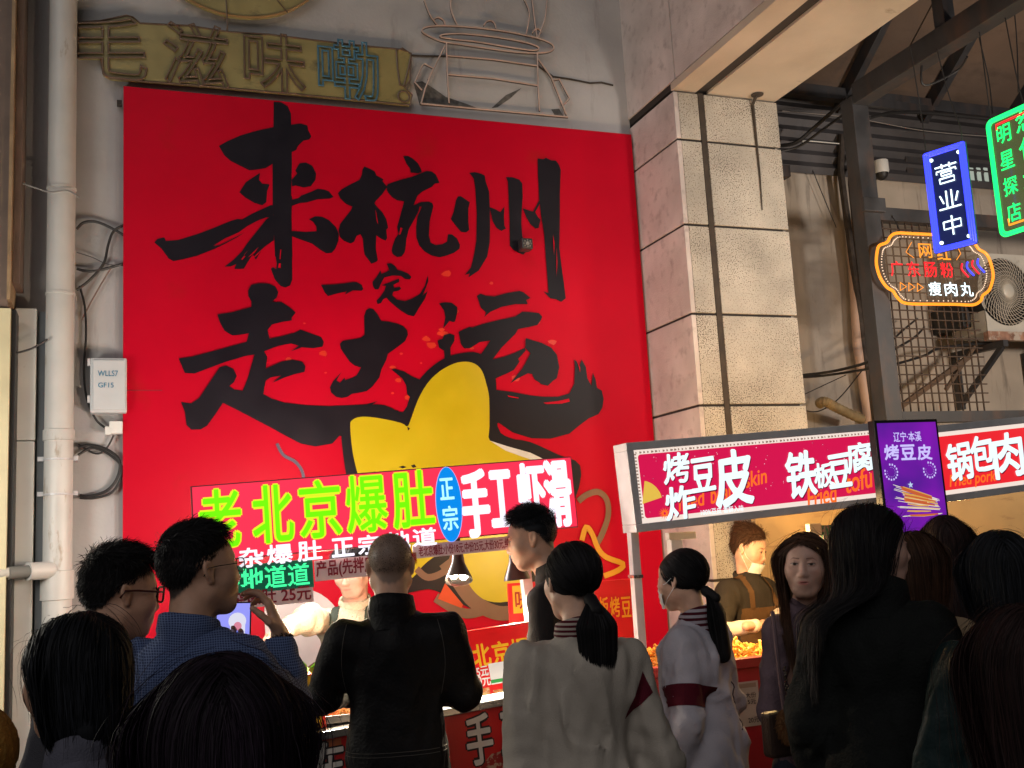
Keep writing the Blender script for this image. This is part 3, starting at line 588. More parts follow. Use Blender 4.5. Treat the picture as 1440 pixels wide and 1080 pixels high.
g.tube(hp, [.028+.004*(k % 2) for k in range(len(hp))], 12)
tag(g.build('corrugated_hose', mat('hose_tan', (.34, .25, .13), .7, var=.3, vs=15), smooth=True), 'short tan corrugated hose sticking out of the side wall', 'hose')
ag = 'cables strung across the side wall'
cable([(1124, 528, 5.2), (1160, 524, 5.1), (1190, 518, 5.0), (1220, 509, 4.7), (1232, 496, 4.6)], .009, 'thick black cable pair running from pillar to steel post, upper one', group=ag)
cable([(1124, 531, 5.2), (1160, 528, 5.1), (1195, 523, 5.0), (1232, 517, 4.6)], .008, 'black cable running from pillar to steel post just below the thickest one', group=ag)
cable([(1128, 556, 5.25), (1160, 541, 5.2), (1190, 527, 5.1)], .003, 'thin wire rising across the wall under the black cables', group=ag)
cable([(1130, 577, 5.25), (1152, 578, 5.2), (1180, 560, 5.15), (1213, 520, 5.0)], .004, 'thin black cable sagging beside the corrugated hose', group=ag)
cable([(1095, 205, 5.2), (1120, 200, 5.1), (1150, 175, 5.0), (1190, 140, 4.7)], .012, 'black cable sagging from the pillar up to the canopy beam', group=ag)
cable([(1098, 213, 5.2), (1125, 205, 5.15), (1160, 180, 5.0), (1195, 155, 4.7)], .008, 'thinner black cable following the sagging one to the canopy beam', group=ag)
cable([(1222, 166, 4.7), (1260, 158, 4.9), (1320, 160, 5.0), (1440, 172, 5.0)], .012, 'black cable running level below the eave beam', group=ag)
cable([(1100, 156, 5.2), (1200, 166, 5.22), (1300, 184, 5.25), (1392, 192, 5.25)], .003, 'pale thin wire along the dark fascia', group=ag, m=mat('wire_pale', (.3, .27, .25), .5))
cable([(1140, 232, 5.3), (1152, 262, 5.3), (1176, 320, 5.3)], .003, 'hairline black wire hanging down the side wall by the pillar', group=ag)
cable([(1130, 200, 5.2), (1133, 198, 5.2), (1180, 202, 5.2)], .004, 'white thin wire bent below the fascia', m=white_p, group=ag)
cable([(1300, 460, 5.2), (1285, 475, 5.0), (1260, 490, 4.9), (1256, 494, 4.9)], .007, 'black cable fanning down behind the mesh', group=ag)
cable([(1290, 448, 5.2), (1275, 460, 5.0), (1255, 478, 4.9)], .006, 'second black cable fanning down behind the mesh', group=ag)
cable([(1440, 478, 5.0), (1330, 488, 5.1), (1300, 500, 5.1), (1260, 512, 5.0)], .009, 'long dark cable slanting behind the mesh from the air conditioner', group=ag)
# ------------------------------------------------------------------ air conditioner
ac = thing('air_conditioner', 'cream outdoor air conditioner unit with a large round fan grille on the side wall', 'air conditioner', (5.5, 5.1, 2.7))
cream = mat('ac_cream', (.56, .53, .47), .45, var=.08, vs=5, dirt=(.30, .25, .2), dscale=(6, 6, 3), dthr=(.62, .7))
ax0, ax1, az0, az1 = at(1376, 360, 4.95)[0], at(1376, 360, 4.95)[0]+.82, at(1400, 466, 4.95)[2], at(1385, 356, 4.95)[2]
fc = at(1415, 410, 4.94); FR = .222
g = G(); PA = Plane((0, 4.95, 0), (1, 0, 0)); n = 40
ring = [(fc[0]+FR*cos(2*pi*k/n), fc[2]+FR*sin(2*pi*k/n)) for k in range(n)]
def sq(t):
    c, s = cos(t), sin(t); m_ = max(abs(c), abs(s)); return c/m_, s/m_
outr = []
for k in range(n):
    c, s = sq(2*pi*k/n); outr.append((fc[0]+(c*(fc[0]-ax0) if c < 0 else c*(ax1-.3-fc[0])), fc[2]+(s*(fc[2]-az0) if s < 0 else s*(az1-fc[2]))))
V = [PA.p(*q) for q in ring]+[PA.p(*q) for q in outr]
g.add(V, [(k, (k+1) % n, n+(k+1) % n, n+k) for k in range(n)])
g.box((ax1-.2999, 4.951, az0), (ax1, 5.25, az1)).box((ax0, 4.956, az1-.01), (ax1-.301, 5.25, az1)).box((ax0, 4.956, az0), (ax1-.301, 5.25, az0+.01)).box((ax0, 4.957, az0+.011), (ax0+.01, 5.25, az1-.011))
g.build('casing', cream, ac)
G().lathe([(FR, 0), (FR, .22), (.01, .23)], PA.p(fc[0], fc[2], -.001), -PA.N, 36).build('fan_well', black, ac)
g = G()
for k in range(3):
    t0 = 2*pi*k/3+.4
    pts = [(r, t0+.5*sin(3*r)+s) for r, s in ((.03, 0), (.1, .1), (.2, .3), (.2, 1.3), (.1, 1.1), (.03, 1.0))]
    g.add([PA.p(fc[0]+r*cos(t), fc[2]+r*sin(t), -.10-.03*i/5) for i, (r, t) in enumerate(pts)], [(0, 1, 4, 5), (1, 2, 3, 4)])
g.build('fan_blade', mat('fan_grey', (.16, .15, .14), .5), ac)
g = G()
for k in range(44):
    t0 = 2*pi*k/44
    g.tube([PA.p(fc[0]+r*cos(t0+1.1*(r/FR)), fc[2]+r*sin(t0+1.1*(r/FR)), .012+.018*(1-(r/FR)**2)) for r in np.linspace(.04, FR, 8)], .0026, 4)
for r in np.linspace(.08, FR-.01, 6): g.tube([PA.p(fc[0]+r*cos(t), fc[2]+r*sin(t), .008+.018*(1-(r/FR)**2)) for t in np.linspace(0, 2*pi, 41)[:-1]], .002, 4, closed=True)
g.build('fan_grille', mat('grille', (.50, .46, .40), .45), ac)
G().lathe([(.001, .04), (.03, .038), (.045, .03), (.045, .02)], PA.p(fc[0], fc[2], 0), PA.N, 24).build('hub', cream, ac, smooth=True)
ab = thing('wall_bracket', 'rusty angle bracket carrying the air conditioner', 'bracket', (5.3, 5.2, 2.4))
x_ = at(1396, 478, 5.0)[0]
G().box((ax0-.02, 4.93, az0-.06), (ax1, 4.97, az0-.003)).build('rail', mat('rust_rail', (.30, .16, .11), .8, var=.5, vs=12, dirt=(.45, .38, .32), dscale=(8, 8, 8), dthr=(.5, .56)), ab)
for xx in (x_, x_+.62):
    G().bar((xx, 4.9, az0-.085), (xx, 5.35, az0-.085), .04, .04).bar((xx, 5.33, az0-.1), (xx, 5.33, az0-.45), .04, .04).bar((xx, 4.93, az0-.10), (xx, 5.33, az0-.42), .03, .03, (1, 0, 0)).build('arm', steel_dark, ab)
bx = thing('wall_box', 'black boxy unit on the wall behind the mesh under the orange neon sign', 'box', (4.7, 5.2, 2.6))
a = at(1332, 432, 5.2); b = at(1362, 466, 5.2); G().box((a[0], 5.08, b[2]), (b[0], 5.355, a[2])).build('case', black, bx, bevel=.006); G().box((a[0]+.02, 5.07, b[2]+.02), (a[0]+.05, 5.079, a[2]-.02)).build('strip', steel_dark, bx)
tag(G().bar(at(1262, 575, 5.1), at(1365, 500, 5.1), .03, .03).bar(at(1330, 548, 5.1), at(1375, 480, 5.1), .02, .02).build('diagonal_strut', mat('strut_rust', (.13, .08, .05), .8, var=.3)), 'rusty diagonal strut behind the wire mesh', 'strut')

# ------------------------------------------------------------------ neon signs
def wire(name, pts, parent, r=.003): return G().tube(catmull(pts, 5), r, 5).build(name, wire_m, parent, smooth=True)
acr = mat('acrylic_dark', (.006, .010, .030), .15, var=0, em=(.010, .014, .075), ems=1)  # faint blue emission puts the tubes' glow into the panel colour
def tubes(g, P, polys, r, w, closed):
    for q in polys: g.tube([P.p(u, v, w) for u, v in q], r, 7, closed=closed)
# blue
bn = thing('blue_neon_sign', 'blue and white hanging neon sign with three upright characters', 'neon sign', tuple(at(1333, 277, 3.7)), 'neon signs under the canopy')
A = at(1298, 217, 3.80); B = at(1357, 197, 3.605); B[2] = A[2]; PN = Plane(A, B-A); wN = np.linalg.norm(B-A); hN = A[2]-at(1309, 357, 3.80)[2]
if PN.N[0] > 0 and PN.N[1] > 0: pass
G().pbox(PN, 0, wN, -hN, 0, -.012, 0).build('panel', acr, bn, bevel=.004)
blue = glow('neon_blue', (.03, .045, 1.0), 2.6); nwhite = glow('neon_white', (.75, .95, 1.0), 2.2)
def rrect(u0, v0, u1, v1, r, k=4):
    out = []
    for cu, cv, a0 in ((u1-r, v1-r, 0), (u0+r, v1-r, pi/2), (u0+r, v0+r, pi), (u1-r, v0+r, 1.5*pi)):
        out += [(cu+r*cos(a0+i*pi/2/k), cv+r*sin(a0+i*pi/2/k)) for i in range(k+1)]
    return out
g = G(); tubes(g, PN, [rrect(.006, -hN+.006, wN-.006, -.006, .006), rrect(.017, -hN+.014, wN-.017, -.014, .005), rrect(.028, -hN+.022, wN-.028, -.022, .005)], .0055, .006, True); g.build('border_tube', blue, bn, smooth=True)
g = G()
def seg(g, P, u0, v0, su, sv, strokes, r=.004, w=.007):
    for st in strokes: g.tube([P.p(u0+a*su, v0+b*sv, w) for a, b in st], r, 6)
ying = [[(0,.88),(1,.88)],[(.32,1),(.32,.76)],[(.68,1),(.68,.76)],[(.05,.52),(.05,.66),(.95,.66),(.95,.54)],[(.26,.54),(.26,.38),(.74,.38),(.74,.54),(.26,.54)],[(.16,.24),(.16,0),(.84,0),(.84,.24),(.16,.24)]]
ye = [[(.38,.95),(.38,.06)],[(.62,.95),(.62,.06)],[(.08,.75),(.22,.32)],[(.92,.78),(.78,.32)],[(0,.03),(1,.03)]]
zhong = [[(.1,.74),(.1,.36),(.9,.36),(.9,.74),(.1,.74)],[(.5,1),(.5,0)]]
cs = wN*.50
for k, st in enumerate((ying, ye, zhong)): seg(g, PN, wN*.25, -hN*(.345+.258*k), cs, hN*.185, st, .0038)
g.build('character_tube', nwhite, bn, smooth=True)
g = G()
for u, v in ((.038, -.045), (wN-.036, -.045), (.040, -hN+.045), (wN-.036, -hN+.045)): g.lathe([(.001, .008), (.008, .008), (.009, .003), (.009, 0)], PN.p(u, v, 0), PN.N, 12)
g.build('standoff', nwhite, bn)
wire('hanging_wire', [PN.p(.012, 0, -.006), PN.p(.010, .2, -.01), (PN.p(.0, 0)[0], PN.p(0, 0)[1], ZB)], bn); wire('hanging_wire', [PN.p(wN-.02, 0, -.006), PN.p(wN-.015, .07, 0), PN.p(wN-.05, .25, 0), PN.p(wN-.08, .5, 0)], bn)
# orange
on = thing('orange_neon_sign', 'orange bordered neon sign with red and white characters in front of the mesh', 'neon sign', tuple(at(1312, 378, 4.42)), 'neon signs under the canopy')
PO = Plane((at(1312, 378, 4.42)), (at(1393, 378, 4.42)-at(1230, 374, 4.42))); Zo = lambda x, y: tuple(PO.hit(1220+x/6.545, 300+y/6.545))
ol = [(100,300),(170,270),(200,220),(260,185),(400,190),(600,200),(800,220),(940,260),(985,295),(1015,335),(1080,375),(1120,450),(1145,560),(1135,640),(1105,715),(1050,760),(1030,810),(960,845),(800,840),(600,838),(350,832),(270,785),(225,720),(165,680),(105,590),(72,470),(78,360)]
op = [tuple(a) for a in catmull([Zo(*q) for q in ol], 4, True)]
orange = glow('neon_orange', (1.0, .30, .02), 1.5); nred = glow('neon_red', (1.0, .01, .02), 1.5)
g = G(); tubes(g, PO, [op], .0085, .008, True); g.build('border_tube', orange, on, smooth=True)
cU = np.mean(op, 0); g = G()
g2 = G(); g2.poly([tuple(cU+(np.array(q)-cU)*1.0) for q in op], PO, -.004)
acl = mat('acrylic_clear', (.10, .085, .07), .08, var=0, alpha=.40, em=(.10, .05, .02), ems=1); g2.build('panel', acl, on)  # panel's weak emission stands in for glow from the orange tubes
for k in range(0, len(op)):
    q = cU+(np.array(op[k])-cU)*.90; g.lathe([(.001, .004), (.0035, .003), (.004, 0)], PO.p(q[0], q[1], .0), PO.N, 6)
g.build('dot', glow('neon_dot', (1.0, .72, .5), 1.2), on)
def prect(P, x0, y0, x1, y1): return P.rect(x0, y0, x1, y1)
g = G()
for ch, x0, x1, y0 in (('网', 1291, 1309, 343), ('红', 1316, 1335, 346)): text(g, ch, PO, prect(PO, x0, y0, x1, y0+20), .006, offset=.012)
g.build('character_tube', orange, on)
g = G()
for k, ch in enumerate('广东肠粉'): text(g, ch, PO, prect(PO, 1251+23.5*k, 367.5+.6*k, 1269+23.5*k, 389+.6*k), .006, offset=.016)
g.build('character_tube', nred, on)
g = G()
for k, ch in enumerate('瘦肉丸'): text(g, ch, PO, prect(PO, 1305+22.3*k, 396.5+.6*k, 1322.5+22.3*k, 416+.6*k), .006, offset=.012)
g.build('character_tube', nwhite, on)
g = G()
for k in range(3): g.tube([PO.p(*PO.hit(*q), .006) for q in ((1265+12*k, 397.5+k*.6), (1265+12*k, 409+k*.6), (1273.5+12*k, 403.5+k*.6))], .0028, 6, closed=True)
for pts in ([(1281, 341), (1273, 355), (1284, 363)], [(1346, 349), (1350, 357), (1344, 366)]): g.tube([PO.p(*PO.hit(*q), .006) for q in pts], .002, 5)
g.build('arrow_tube', orange, on, smooth=True)
for k in range(4):
    g = G(); x = 1352+7.5*k; y = 371-2.2*k
    g.tube(catmull([PO.p(*PO.hit(*q), .006) for q in ((x, y), (x-.5, y+8), (x+9, y+19))], 4), .0048, 6); g.build('chevron_tube', nred if k % 2 == 0 else blue, on, smooth=True)
wire('hanging_wire', [PO.p(-.2, .16, 0), PO.p(-.2, .22, .0), (PO.p(-.2, 0)[0], 4.47, 3.30)], on); wire('hanging_wire', [PO.p(.2, .16, 0), PO.p(.2, .22, .0), (PO.p(.2, 0)[0], 4.47, 3.30)], on)
# green
gn = thing('green_neon_sign', 'green bordered hanging neon sign cut off by the right edge', 'neon sign', tuple(at(1415, 250, 3.5)), 'neon signs under the canopy')
A = at(1388.5, 172, 3.60); B = at(1440, 149, 3.40); B[2] = A[2]; PG = Plane(A, B-A); wG = .36; hG = A[2]-at(1410, 334, 3.60)[2]
gr = glow('neon_green', (.01, 1.0, .16), 2.1)
G().pbox(PG, 0, wG, -hG, 0, -.010, 0).build('panel', mat('acrylic_olive', (.06, .05, .03), .1, var=0, alpha=.75, em=(.055, .085, .03), ems=1), gn)  # olive emission paints the green tubes' glow onto the panel
g = G(); tubes(g, PG, [rrect(0.0, -hG, wG, 0, .03), rrect(.012, -hG+.012, wG-.012, -.012, .025)], .006, .006, True); g.build('border_tube', gr, gn, smooth=True)
g = G()
for k, ch in enumerate('明星探店'): text(g, ch, PG, (.045, -.135-k*.128-.0, .12, -.135-k*.128+.088), .006, offset=.014)
for k, ch in enumerate('葱包桧儿'): text(g, ch, PG, (.150, -.085-k*.150-.035, .265, -.085-k*.150+.088), .006, offset=.012)
g.build('character_tube', gr, gn)
G().tube([PG.p(.05, -.06, .007), PG.p(.05, -.035, .007), PG.p(.20, -.035, .007), PG.p(.3, -.035, .007)], .005, 6).build('red_tube', nred, gn, smooth=True)
G().tube([PG.p(.05, -hG+.075, .007), PG.p(.05, -hG+.045, .007), PG.p(.25, -hG+.045, .007)], .005, 6).build('orange_tube', orange, gn, smooth=True)
wire('hanging_wire', [PG.p(.02, 0, 0), PG.p(.02, .2, 0), (PG.p(0.02, 0)[0], PG.p(.02, 0)[1], ZB+.15)], gn)
wire('hanging_wire', [PG.p(.2, 0, 0), PG.p(.18, .2, 0), (PG.p(.15, 0)[0], PG.p(.15, 0)[1], ZB+.3)], gn)
cable([(1296, 92, 3.8), (1300, 120, 3.8), (1345, 100, 3.8), (1360, 80, 3.7)], .006, 'black wire tangled under the canopy beam above the blue neon sign', group=ag)
cable([(1376, 50, 3.7), (1390, 110, 3.7), (1396, 160, 3.65)], .003, 'black wire hanging from the canopy beam toward the green neon sign', group=ag)
cable([(1425, 0, 3.5), (1430, 60, 3.5), (1432, 130, 3.45)], .003, 'black wire hanging down at the right edge above the green neon sign', group=ag)

# ------------------------------------------------------------------ stall one: signs
A = at(275, 790, 3.55); B = at(812, 740, 3.35); P1 = Plane(A, B-A, (0, 0, 1)); u1 = np.linalg.norm(B-A); v1 = P1.hit(540, 664)[1]
sg = thing('red_sign_box', 'long red lit sign box with yellow green and white Chinese characters above the left stall', 'sign', tuple((A+B)/2), None)
G().pbox(P1, -.006, u1+.004, -.004, v1+.004, -.09, -.004).build('housing', mat('sign_side', (.22, .05, .06), .5), sg, bevel=.003)
G().pbox(P1, 0, u1, 0, v1, -.003, 0).build('face', glow('sign_red', (1.0, .035, .09), 1.0), sg)
yo = glow('sign_yellow', (.80, .90, .02), 1.0); yg = glow('sign_lime', (.18, .95, .0), 1.05); sw = glow('sign_white', (.93, .90, 1.0), 1.15)
big = [('老', 279, 687, 340, 771), ('北', 354, 681, 413, 764), ('京', 420, 674, 480, 757), ('爆', 486, 667, 545, 749), ('肚', 551, 661, 610, 743)]
ga, gb = G(), G()
for ch, *r in big:
    q = P1.rect(*r); text(ga, ch, P1, q, .0012, offset=.045, pad=.003); text(gb, ch, P1, q, .0024, offset=.026, pad=-.0015)
ga.build('letter_outline', yo, sg); gb.build('lettering', yg, sg)
g = G()
for ch, *r in (('羊', 296, 775, 330, 803), ('杂', 335, 770, 371, 798), ('爆', 375, 765, 412, 793), ('肚', 418, 760, 453, 789), ('正', 466, 756, 498, 783), ('宗', 503, 752, 535, 780), ('地', 543, 747, 577, 774), ('道', 580, 742, 614, 768)):
    text(g, ch, P1, P1.rect(*r), .002, offset=.045)
for ch, *r in (('手', 648, 659, 689, 757), ('工', 688, 660, 722, 742), ('虾', 726, 650, 768, 735), ('滑', 765, 645, 804, 742)): text(g, ch, P1, P1.rect(*r), .002, offset=.045)
g.build('lettering', sw, sg)
cu, cv, cu1, cv1 = P1.rect(612.5, 656, 650, 763); g = G()
g.poly([((cu+cu1)/2+(cu1-cu)/2*cos(t*pi/20), (cv+cv1)/2+(cv1-cv)/2*sin(t*pi/20)) for t in range(40)], P1, .0016); g.build('oval_border', glow('sign_lilac', (.5, .5, 1), 1), sg)
g = G(); g.poly([((cu+cu1)/2+((cu1-cu)/2-.002)*cos(t*pi/20), (cv+cv1)/2+((cv1-cv)/2-.002)*sin(t*pi/20)) for t in range(40)], P1, .0026); g.build('oval_badge', glow('sign_blue', (.0, .26, .85), 1), sg)
g = G(); text(g, '正', P1, P1.rect(618, 672, 638, 703), .0036, offset=.03); text(g, '宗', P1, P1.rect(622, 711, 644, 746), .0036, offset=.03); g.build('lettering', glow('sign_cyan', (.5, 1, 1), 1.05), sg)
# LED message board
P2 = Plane(P1.p(0, 0, -.02), P1.U, P1.V)
ld = thing('led_board', 'green dot matrix message board under the red sign', 'display', tuple(at(390, 810, 3.5)))
r = P2.rect(300, 792, 441, 833)
G().pbox(P2, r[0], r[2], r[1], r[3], -.03, 0).build('case', mat('led_case', (.012, .05, .03), .3, var=0, em=(0, .10, .05), ems=.6), ld, bevel=.002)
V, F = glyph('地地道道', .02); lo, hi = V.min(0), V.max(0); NX, NY = 88, 20; xs = np.linspace(lo[0], hi[0], NX); ys = np.linspace(lo[1], hi[1], NY); on_ = np.zeros((NY, NX), bool)
XX, YY = np.meshgrid(xs, ys)
for f in F:
    for i in range(1, len(f)-1):
        a, b, c = V[f[0]], V[f[i]], V[f[i+1]]
        d = (b[0]-a[0])*(c[1]-a[1])-(c[0]-a[0])*(b[1]-a[1])
        if abs(d) < 1e-12: continue
        s_ = ((XX-a[0])*(c[1]-a[1])-(c[0]-a[0])*(YY-a[1]))/d; t_ = ((b[0]-a[0])*(YY-a[1])-(XX-a[0])*(b[1]-a[1]))/d
        on_ |= (s_ >= 0) & (t_ >= 0) & (s_+t_ <= 1)
g = G(); du = (r[2]-r[0]-.02)/NX; dv = (r[3]-r[1]-.016)/NY
for j in range(NY):
    for i in range(NX):
        if on_[j, i]: g.pbox(P2, r[0]+.01+du*i+du*.06, r[0]+.01+du*i+du*.9, r[1]+.008+dv*j+dv*.06, r[1]+.008+dv*j+dv*.9, .0005, .0015)
g.build('led_dots', glow('led_green', (.06, 1.0, .36), 1.5), ld)
pl = mat('strip_pink', (.80, .62, .62), .5, var=.05); pr = mat('strip_red', (.30, .01, .03), .5)
def strip(name, label, r, body, tr, off=.03, m=pl, w=0.0, P=P2, tm=pr):
    o = thing(name, label, 'sign', tuple(P.p((r[0]+r[2])/2, r[1])), 'printed strips under the red sign'); G().pbox(P, r[0], r[2], r[1], r[3], w-.006, w).build('board', m, o)
    g = G(); text(g, body, P, tr, w+.0015, offset=off); g.build('lettering', tm, o); return o
R2 = P2.rect
strip('price_strip', 'pale strip with a red price of 25 below the green message board', R2(300, 829, 441, 853), '羊杂爆肚 25元', R2(302, 828, 438, 850))
strip('price_strip', 'pale pink strip with bracketed red characters right of the green message board', R2(442, 783, 560, 812), '产品(先拌后吃)', R2(444, 784, 548, 810))
strip('price_strip', 'narrow pink strip packed with small red prices under the right end of the red sign', R2(580, 759, 745, 778), '老北京爆肚:小份18元,中份25元,大份30元,纯爆肚35元', R2(588, 761, 743, 776), .02)
o = G().pbox(P2, *[R2(576, 777, 586, 793)[k] for k in (0, 2, 1, 3)], -.01, 0); tag(o.build('small_placard', mat('placard', (.4, .02, .015), .4, dirt=(.6, .35, .02), dscale=(40, 40, 40), dthr=(.5, .52))), 'tiny red and gold placard hanging beside the buzz cut man', 'placard')
# heat lamps
def heat_lamp(c, axis, label, two):
    o = thing('heat_lamp', label, 'lamp', tuple(c), 'black lamps over the left stall counter'); a = nrm(axis); c = np.asarray(c)
    G().lathe([(.001, .10), (.018, .10), (.022, .075), (.024, .055), (.047, .0), (.050, -.012), (.047, -.010), (.043, 0), (.02, .05), (.001, .052)], c, a, 26).build('lamp_shade', mat('lamp_black', (.03, .026, .024), .35, metal=.3), o, smooth=True)
    G().tube([c+a*.09, c+a*.12+np.array([0, .0, .01]), c+a*.14+np.array([0, .01, .04]), (c+a*.15)+np.array([0, .02, .10])], .012, 10).box(c+a*.09-(.02, .018, -.005), c+a*.09+(.02, .018, .045)).build('holder', black, o, smooth=False)
    bl = glow('bulb', (1.0, .86, .62), 25)
    x = nrm(np.cross(a, (0, 1, 0)))
    for s in ((-1, 1) if two else (0,)):
        q = c+x*.019*s+a*.004; G().lathe([(.001, -.012), (.010, -.009), (.016, 0), (.012, .012), (.006, .03)], q, a, 14).build('bulb', bl, o, smooth=True)
    return o
heat_lamp(at(645, 812, 3.60), (.14, .42, .9), 'black lamp shade tilted to show two bright bulbs, right of the buzz cut man', True)
heat_lamp(at(727, 811, 3.60), (-.04, .05, 1), 'black lamp shade pointing straight down in front of the tall man', False)
# ------------------------------------------------------------------ stall one: counter
A = at(430, 1031, 3.30); B = at(742, 973, 3.30); PC1 = Plane(A, B-A); ux = np.linalg.norm(B-A)
st = thing('food_stall', 'red fronted food stall counter with white characters under the red sign', 'stall', (.85, 3.5, 0))
cred = mat('counter_red', (.62, .016, .016), .35, var=.08, vs=2, dirt=(.30, .03, .02), dscale=(4, 4, 4), dthr=(.6, .75)); steel = mat('stainless', (.55, .54, .52), .28, metal=.9, var=.1)
ua, ub = -.38, ux+.42
G().pbox(PC1, ua, ub, -1.09, -.030, -.02, 0).pbox(PC1, ua, ua+.02, -1.09, -.03, -.62, -.021).pbox(PC1, ub-.02, ub, -1.09, -.03, -.62, -.021).build('front_panel', cred, st)
G().pbox(PC1, ua, ub, -.028, -.004, -.62, .012).build('counter_top', steel, st, bevel=.004)
G().pbox(PC1, ux-.34, ub, -.002, .012, -.012, .008).build('light_strip', glow('strip_light', (1.0, .90, .72), 6), st)
for uu in (PC1.hit(300, 900)[0], PC1.hit(806, 900)[0]): G().pbox(PC1, uu-.018, uu+.018, -.003, .60, -.40, -.365).build('pole', alu, st)
cw = mat('counter_white', (.82, .78, .72), .5); cb = mat('counter_black', (.02, .01, .01), .5)
ga, gb = G(), G()
for ch, *r in (('车', 440, 1042, 486, 1110), ('爆', 505, 1030, 560, 1100), ('肚', 580, 1020, 630, 1090), ('手', 655, 1003, 693, 1076), ('工', 703, 998, 745, 1060), ('虾', 757, 990, 800, 1056), ('滑', 812, 985, 856, 1050)):
    q = PC1.rect(*r); text(ga, ch, PC1, q, .0012, offset=.045, pad=.005); text(gb, ch, PC1, q, .0022, offset=.028)
ga.build('letter_outline', cb, st); gb.build('lettering', cw, st)
g = G(); q = PC1.rect(672, 1052, 745, 1100); g.poly([(q[0]-.02, q[1]), (q[2]+.04, q[1]), (q[2]+.04, q[3]), (q[0]+.05, q[3]-.01), (q[0], q[3]-.05)], PC1, .0005); g.build('printed_bowl', mat('print_cream', (.50, .36, .24), .5, dirt=(.35, .02, .02), dscale=(16, 16, 16), dthr=(.52, .55)), st)
g = G(); q = PC1.rect(452, 1040, 480, 1050); g.poly([(q[0], q[1]), (q[2], q[1]), (q[2], q[3]), (q[0], q[3])], PC1, .0004); g.build('worn_patch', mat('worn_orange', (.45, .12, .04), .6), st)
# leaning menu board
A = at(648, 993, 3.37); B = at(748, 975, 3.37); PM = Plane(A, B-A, (0, .22, 1))
mb = thing('menu_board', 'bright red menu board with yellow characters leaning on the stall counter', 'menu', tuple((A+B)/2))
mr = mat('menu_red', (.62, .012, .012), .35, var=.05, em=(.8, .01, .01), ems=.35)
r = PM.rect(640, 880, 765, 990)
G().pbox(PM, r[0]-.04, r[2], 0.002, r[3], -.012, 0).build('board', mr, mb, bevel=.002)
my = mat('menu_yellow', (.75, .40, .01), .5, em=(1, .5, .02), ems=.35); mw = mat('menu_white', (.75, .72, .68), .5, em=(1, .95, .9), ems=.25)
g = G()
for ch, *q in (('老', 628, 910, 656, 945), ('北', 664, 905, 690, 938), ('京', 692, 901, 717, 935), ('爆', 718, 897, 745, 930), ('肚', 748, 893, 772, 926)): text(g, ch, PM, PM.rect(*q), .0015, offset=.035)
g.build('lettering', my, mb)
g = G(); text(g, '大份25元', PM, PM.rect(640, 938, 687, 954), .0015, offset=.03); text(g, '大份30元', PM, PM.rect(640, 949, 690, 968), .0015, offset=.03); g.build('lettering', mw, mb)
g = G(); q = PM.rect(688, 930, 729, 960); g.pbox(PM, q[0], q[2], q[1], q[3], .0012, .002); g.build('white_card', mw, mb)
g = G(); q = PM.rect(690, 955, 707, 960); g.pbox(PM, q[0], q[2], q[1], q[3], .0022, .003); g.build('green_label', mat('label_green', (.05, .45, .10), .5), mb)
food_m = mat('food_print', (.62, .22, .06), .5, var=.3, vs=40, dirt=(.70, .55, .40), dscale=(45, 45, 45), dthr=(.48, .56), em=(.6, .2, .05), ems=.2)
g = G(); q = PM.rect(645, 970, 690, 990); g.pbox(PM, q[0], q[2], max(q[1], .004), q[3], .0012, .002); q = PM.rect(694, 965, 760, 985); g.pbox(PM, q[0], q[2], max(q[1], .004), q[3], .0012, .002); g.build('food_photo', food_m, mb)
g = G()
for cx, cy, rr in ((656, 982, .026), (677, 984, .034), (705, 978, .022), (722, 974, .026), (740, 972, .024)):
    c_ = PM.hit(cx, cy); g.poly([(c_[0]+rr*cos(t*pi/9), max(.004, c_[1]+rr*.75*sin(t*pi/9))) for t in range(18)], PM, .0028)
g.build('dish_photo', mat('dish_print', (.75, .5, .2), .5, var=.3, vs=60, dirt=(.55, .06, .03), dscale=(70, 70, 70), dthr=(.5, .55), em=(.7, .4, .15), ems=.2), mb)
# red tub with yellow side, greens, food tray
tb_ = thing('food_tub', 'tall red and yellow tub with green leaves on the left end of the counter', 'tub', tuple(at(437, 1005, 3.42)))
c_ = at(432, 1020, 3.40); c_[2] = PC1.p(0, 0)[2]+.002
PT = Plane(c_, (1, 0, 0)); g = G()
def frus(g, c, a0, a1, h, z0=0, mi=0):
    V = [c+np.array([x*a0, y*a0, z0]) for x, y in ((-1,-1),(1,-1),(1,1),(-1,1))]+[c+np.array([x*a1, y*a1, z0+h]) for x, y in ((-1,-1),(1,-1),(1,1),(-1,1))]
    return g.add(V, [(0,3,2,1),(4,5,6,7),(0,1,5,4),(1,2,6,5),(2,3,7,6),(3,0,4,7)], mi)
frus(G(), c_, .052, .040, .165).build('tub', mat('tub_red', (.60, .03, .015), .4), tb_, bevel=.004)
g = G(); V = [c_+np.array(q) for q in ((-.046, -.0535, .004), (.038, -.0535, .004), (.029, -.0415, .160), (-.036, -.0415, .160))]; g.add(V, [(0, 1, 2, 3)]).build('label_panel', mat('tub_yellow', (.85, .50, .03), .4), tb_)
g = G()
for i in range(16):
    a = random.uniform(0, 6.28); q = c_+np.array([.02*cos(a), .02*sin(a), .165]); h = random.uniform(.02, .05); e = np.array([.03*cos(a+1), .03*sin(a+1), h])
    g.add([q, q+e*.5+np.array([.012, 0, .0]), q+e, q+e*.5-np.array([.012, 0, 0])], [(0, 1, 2, 3)])
tag(g.build('green_leaves', mat('leaf_green', (.18, .50, .03), .5), tb_, smooth=False))
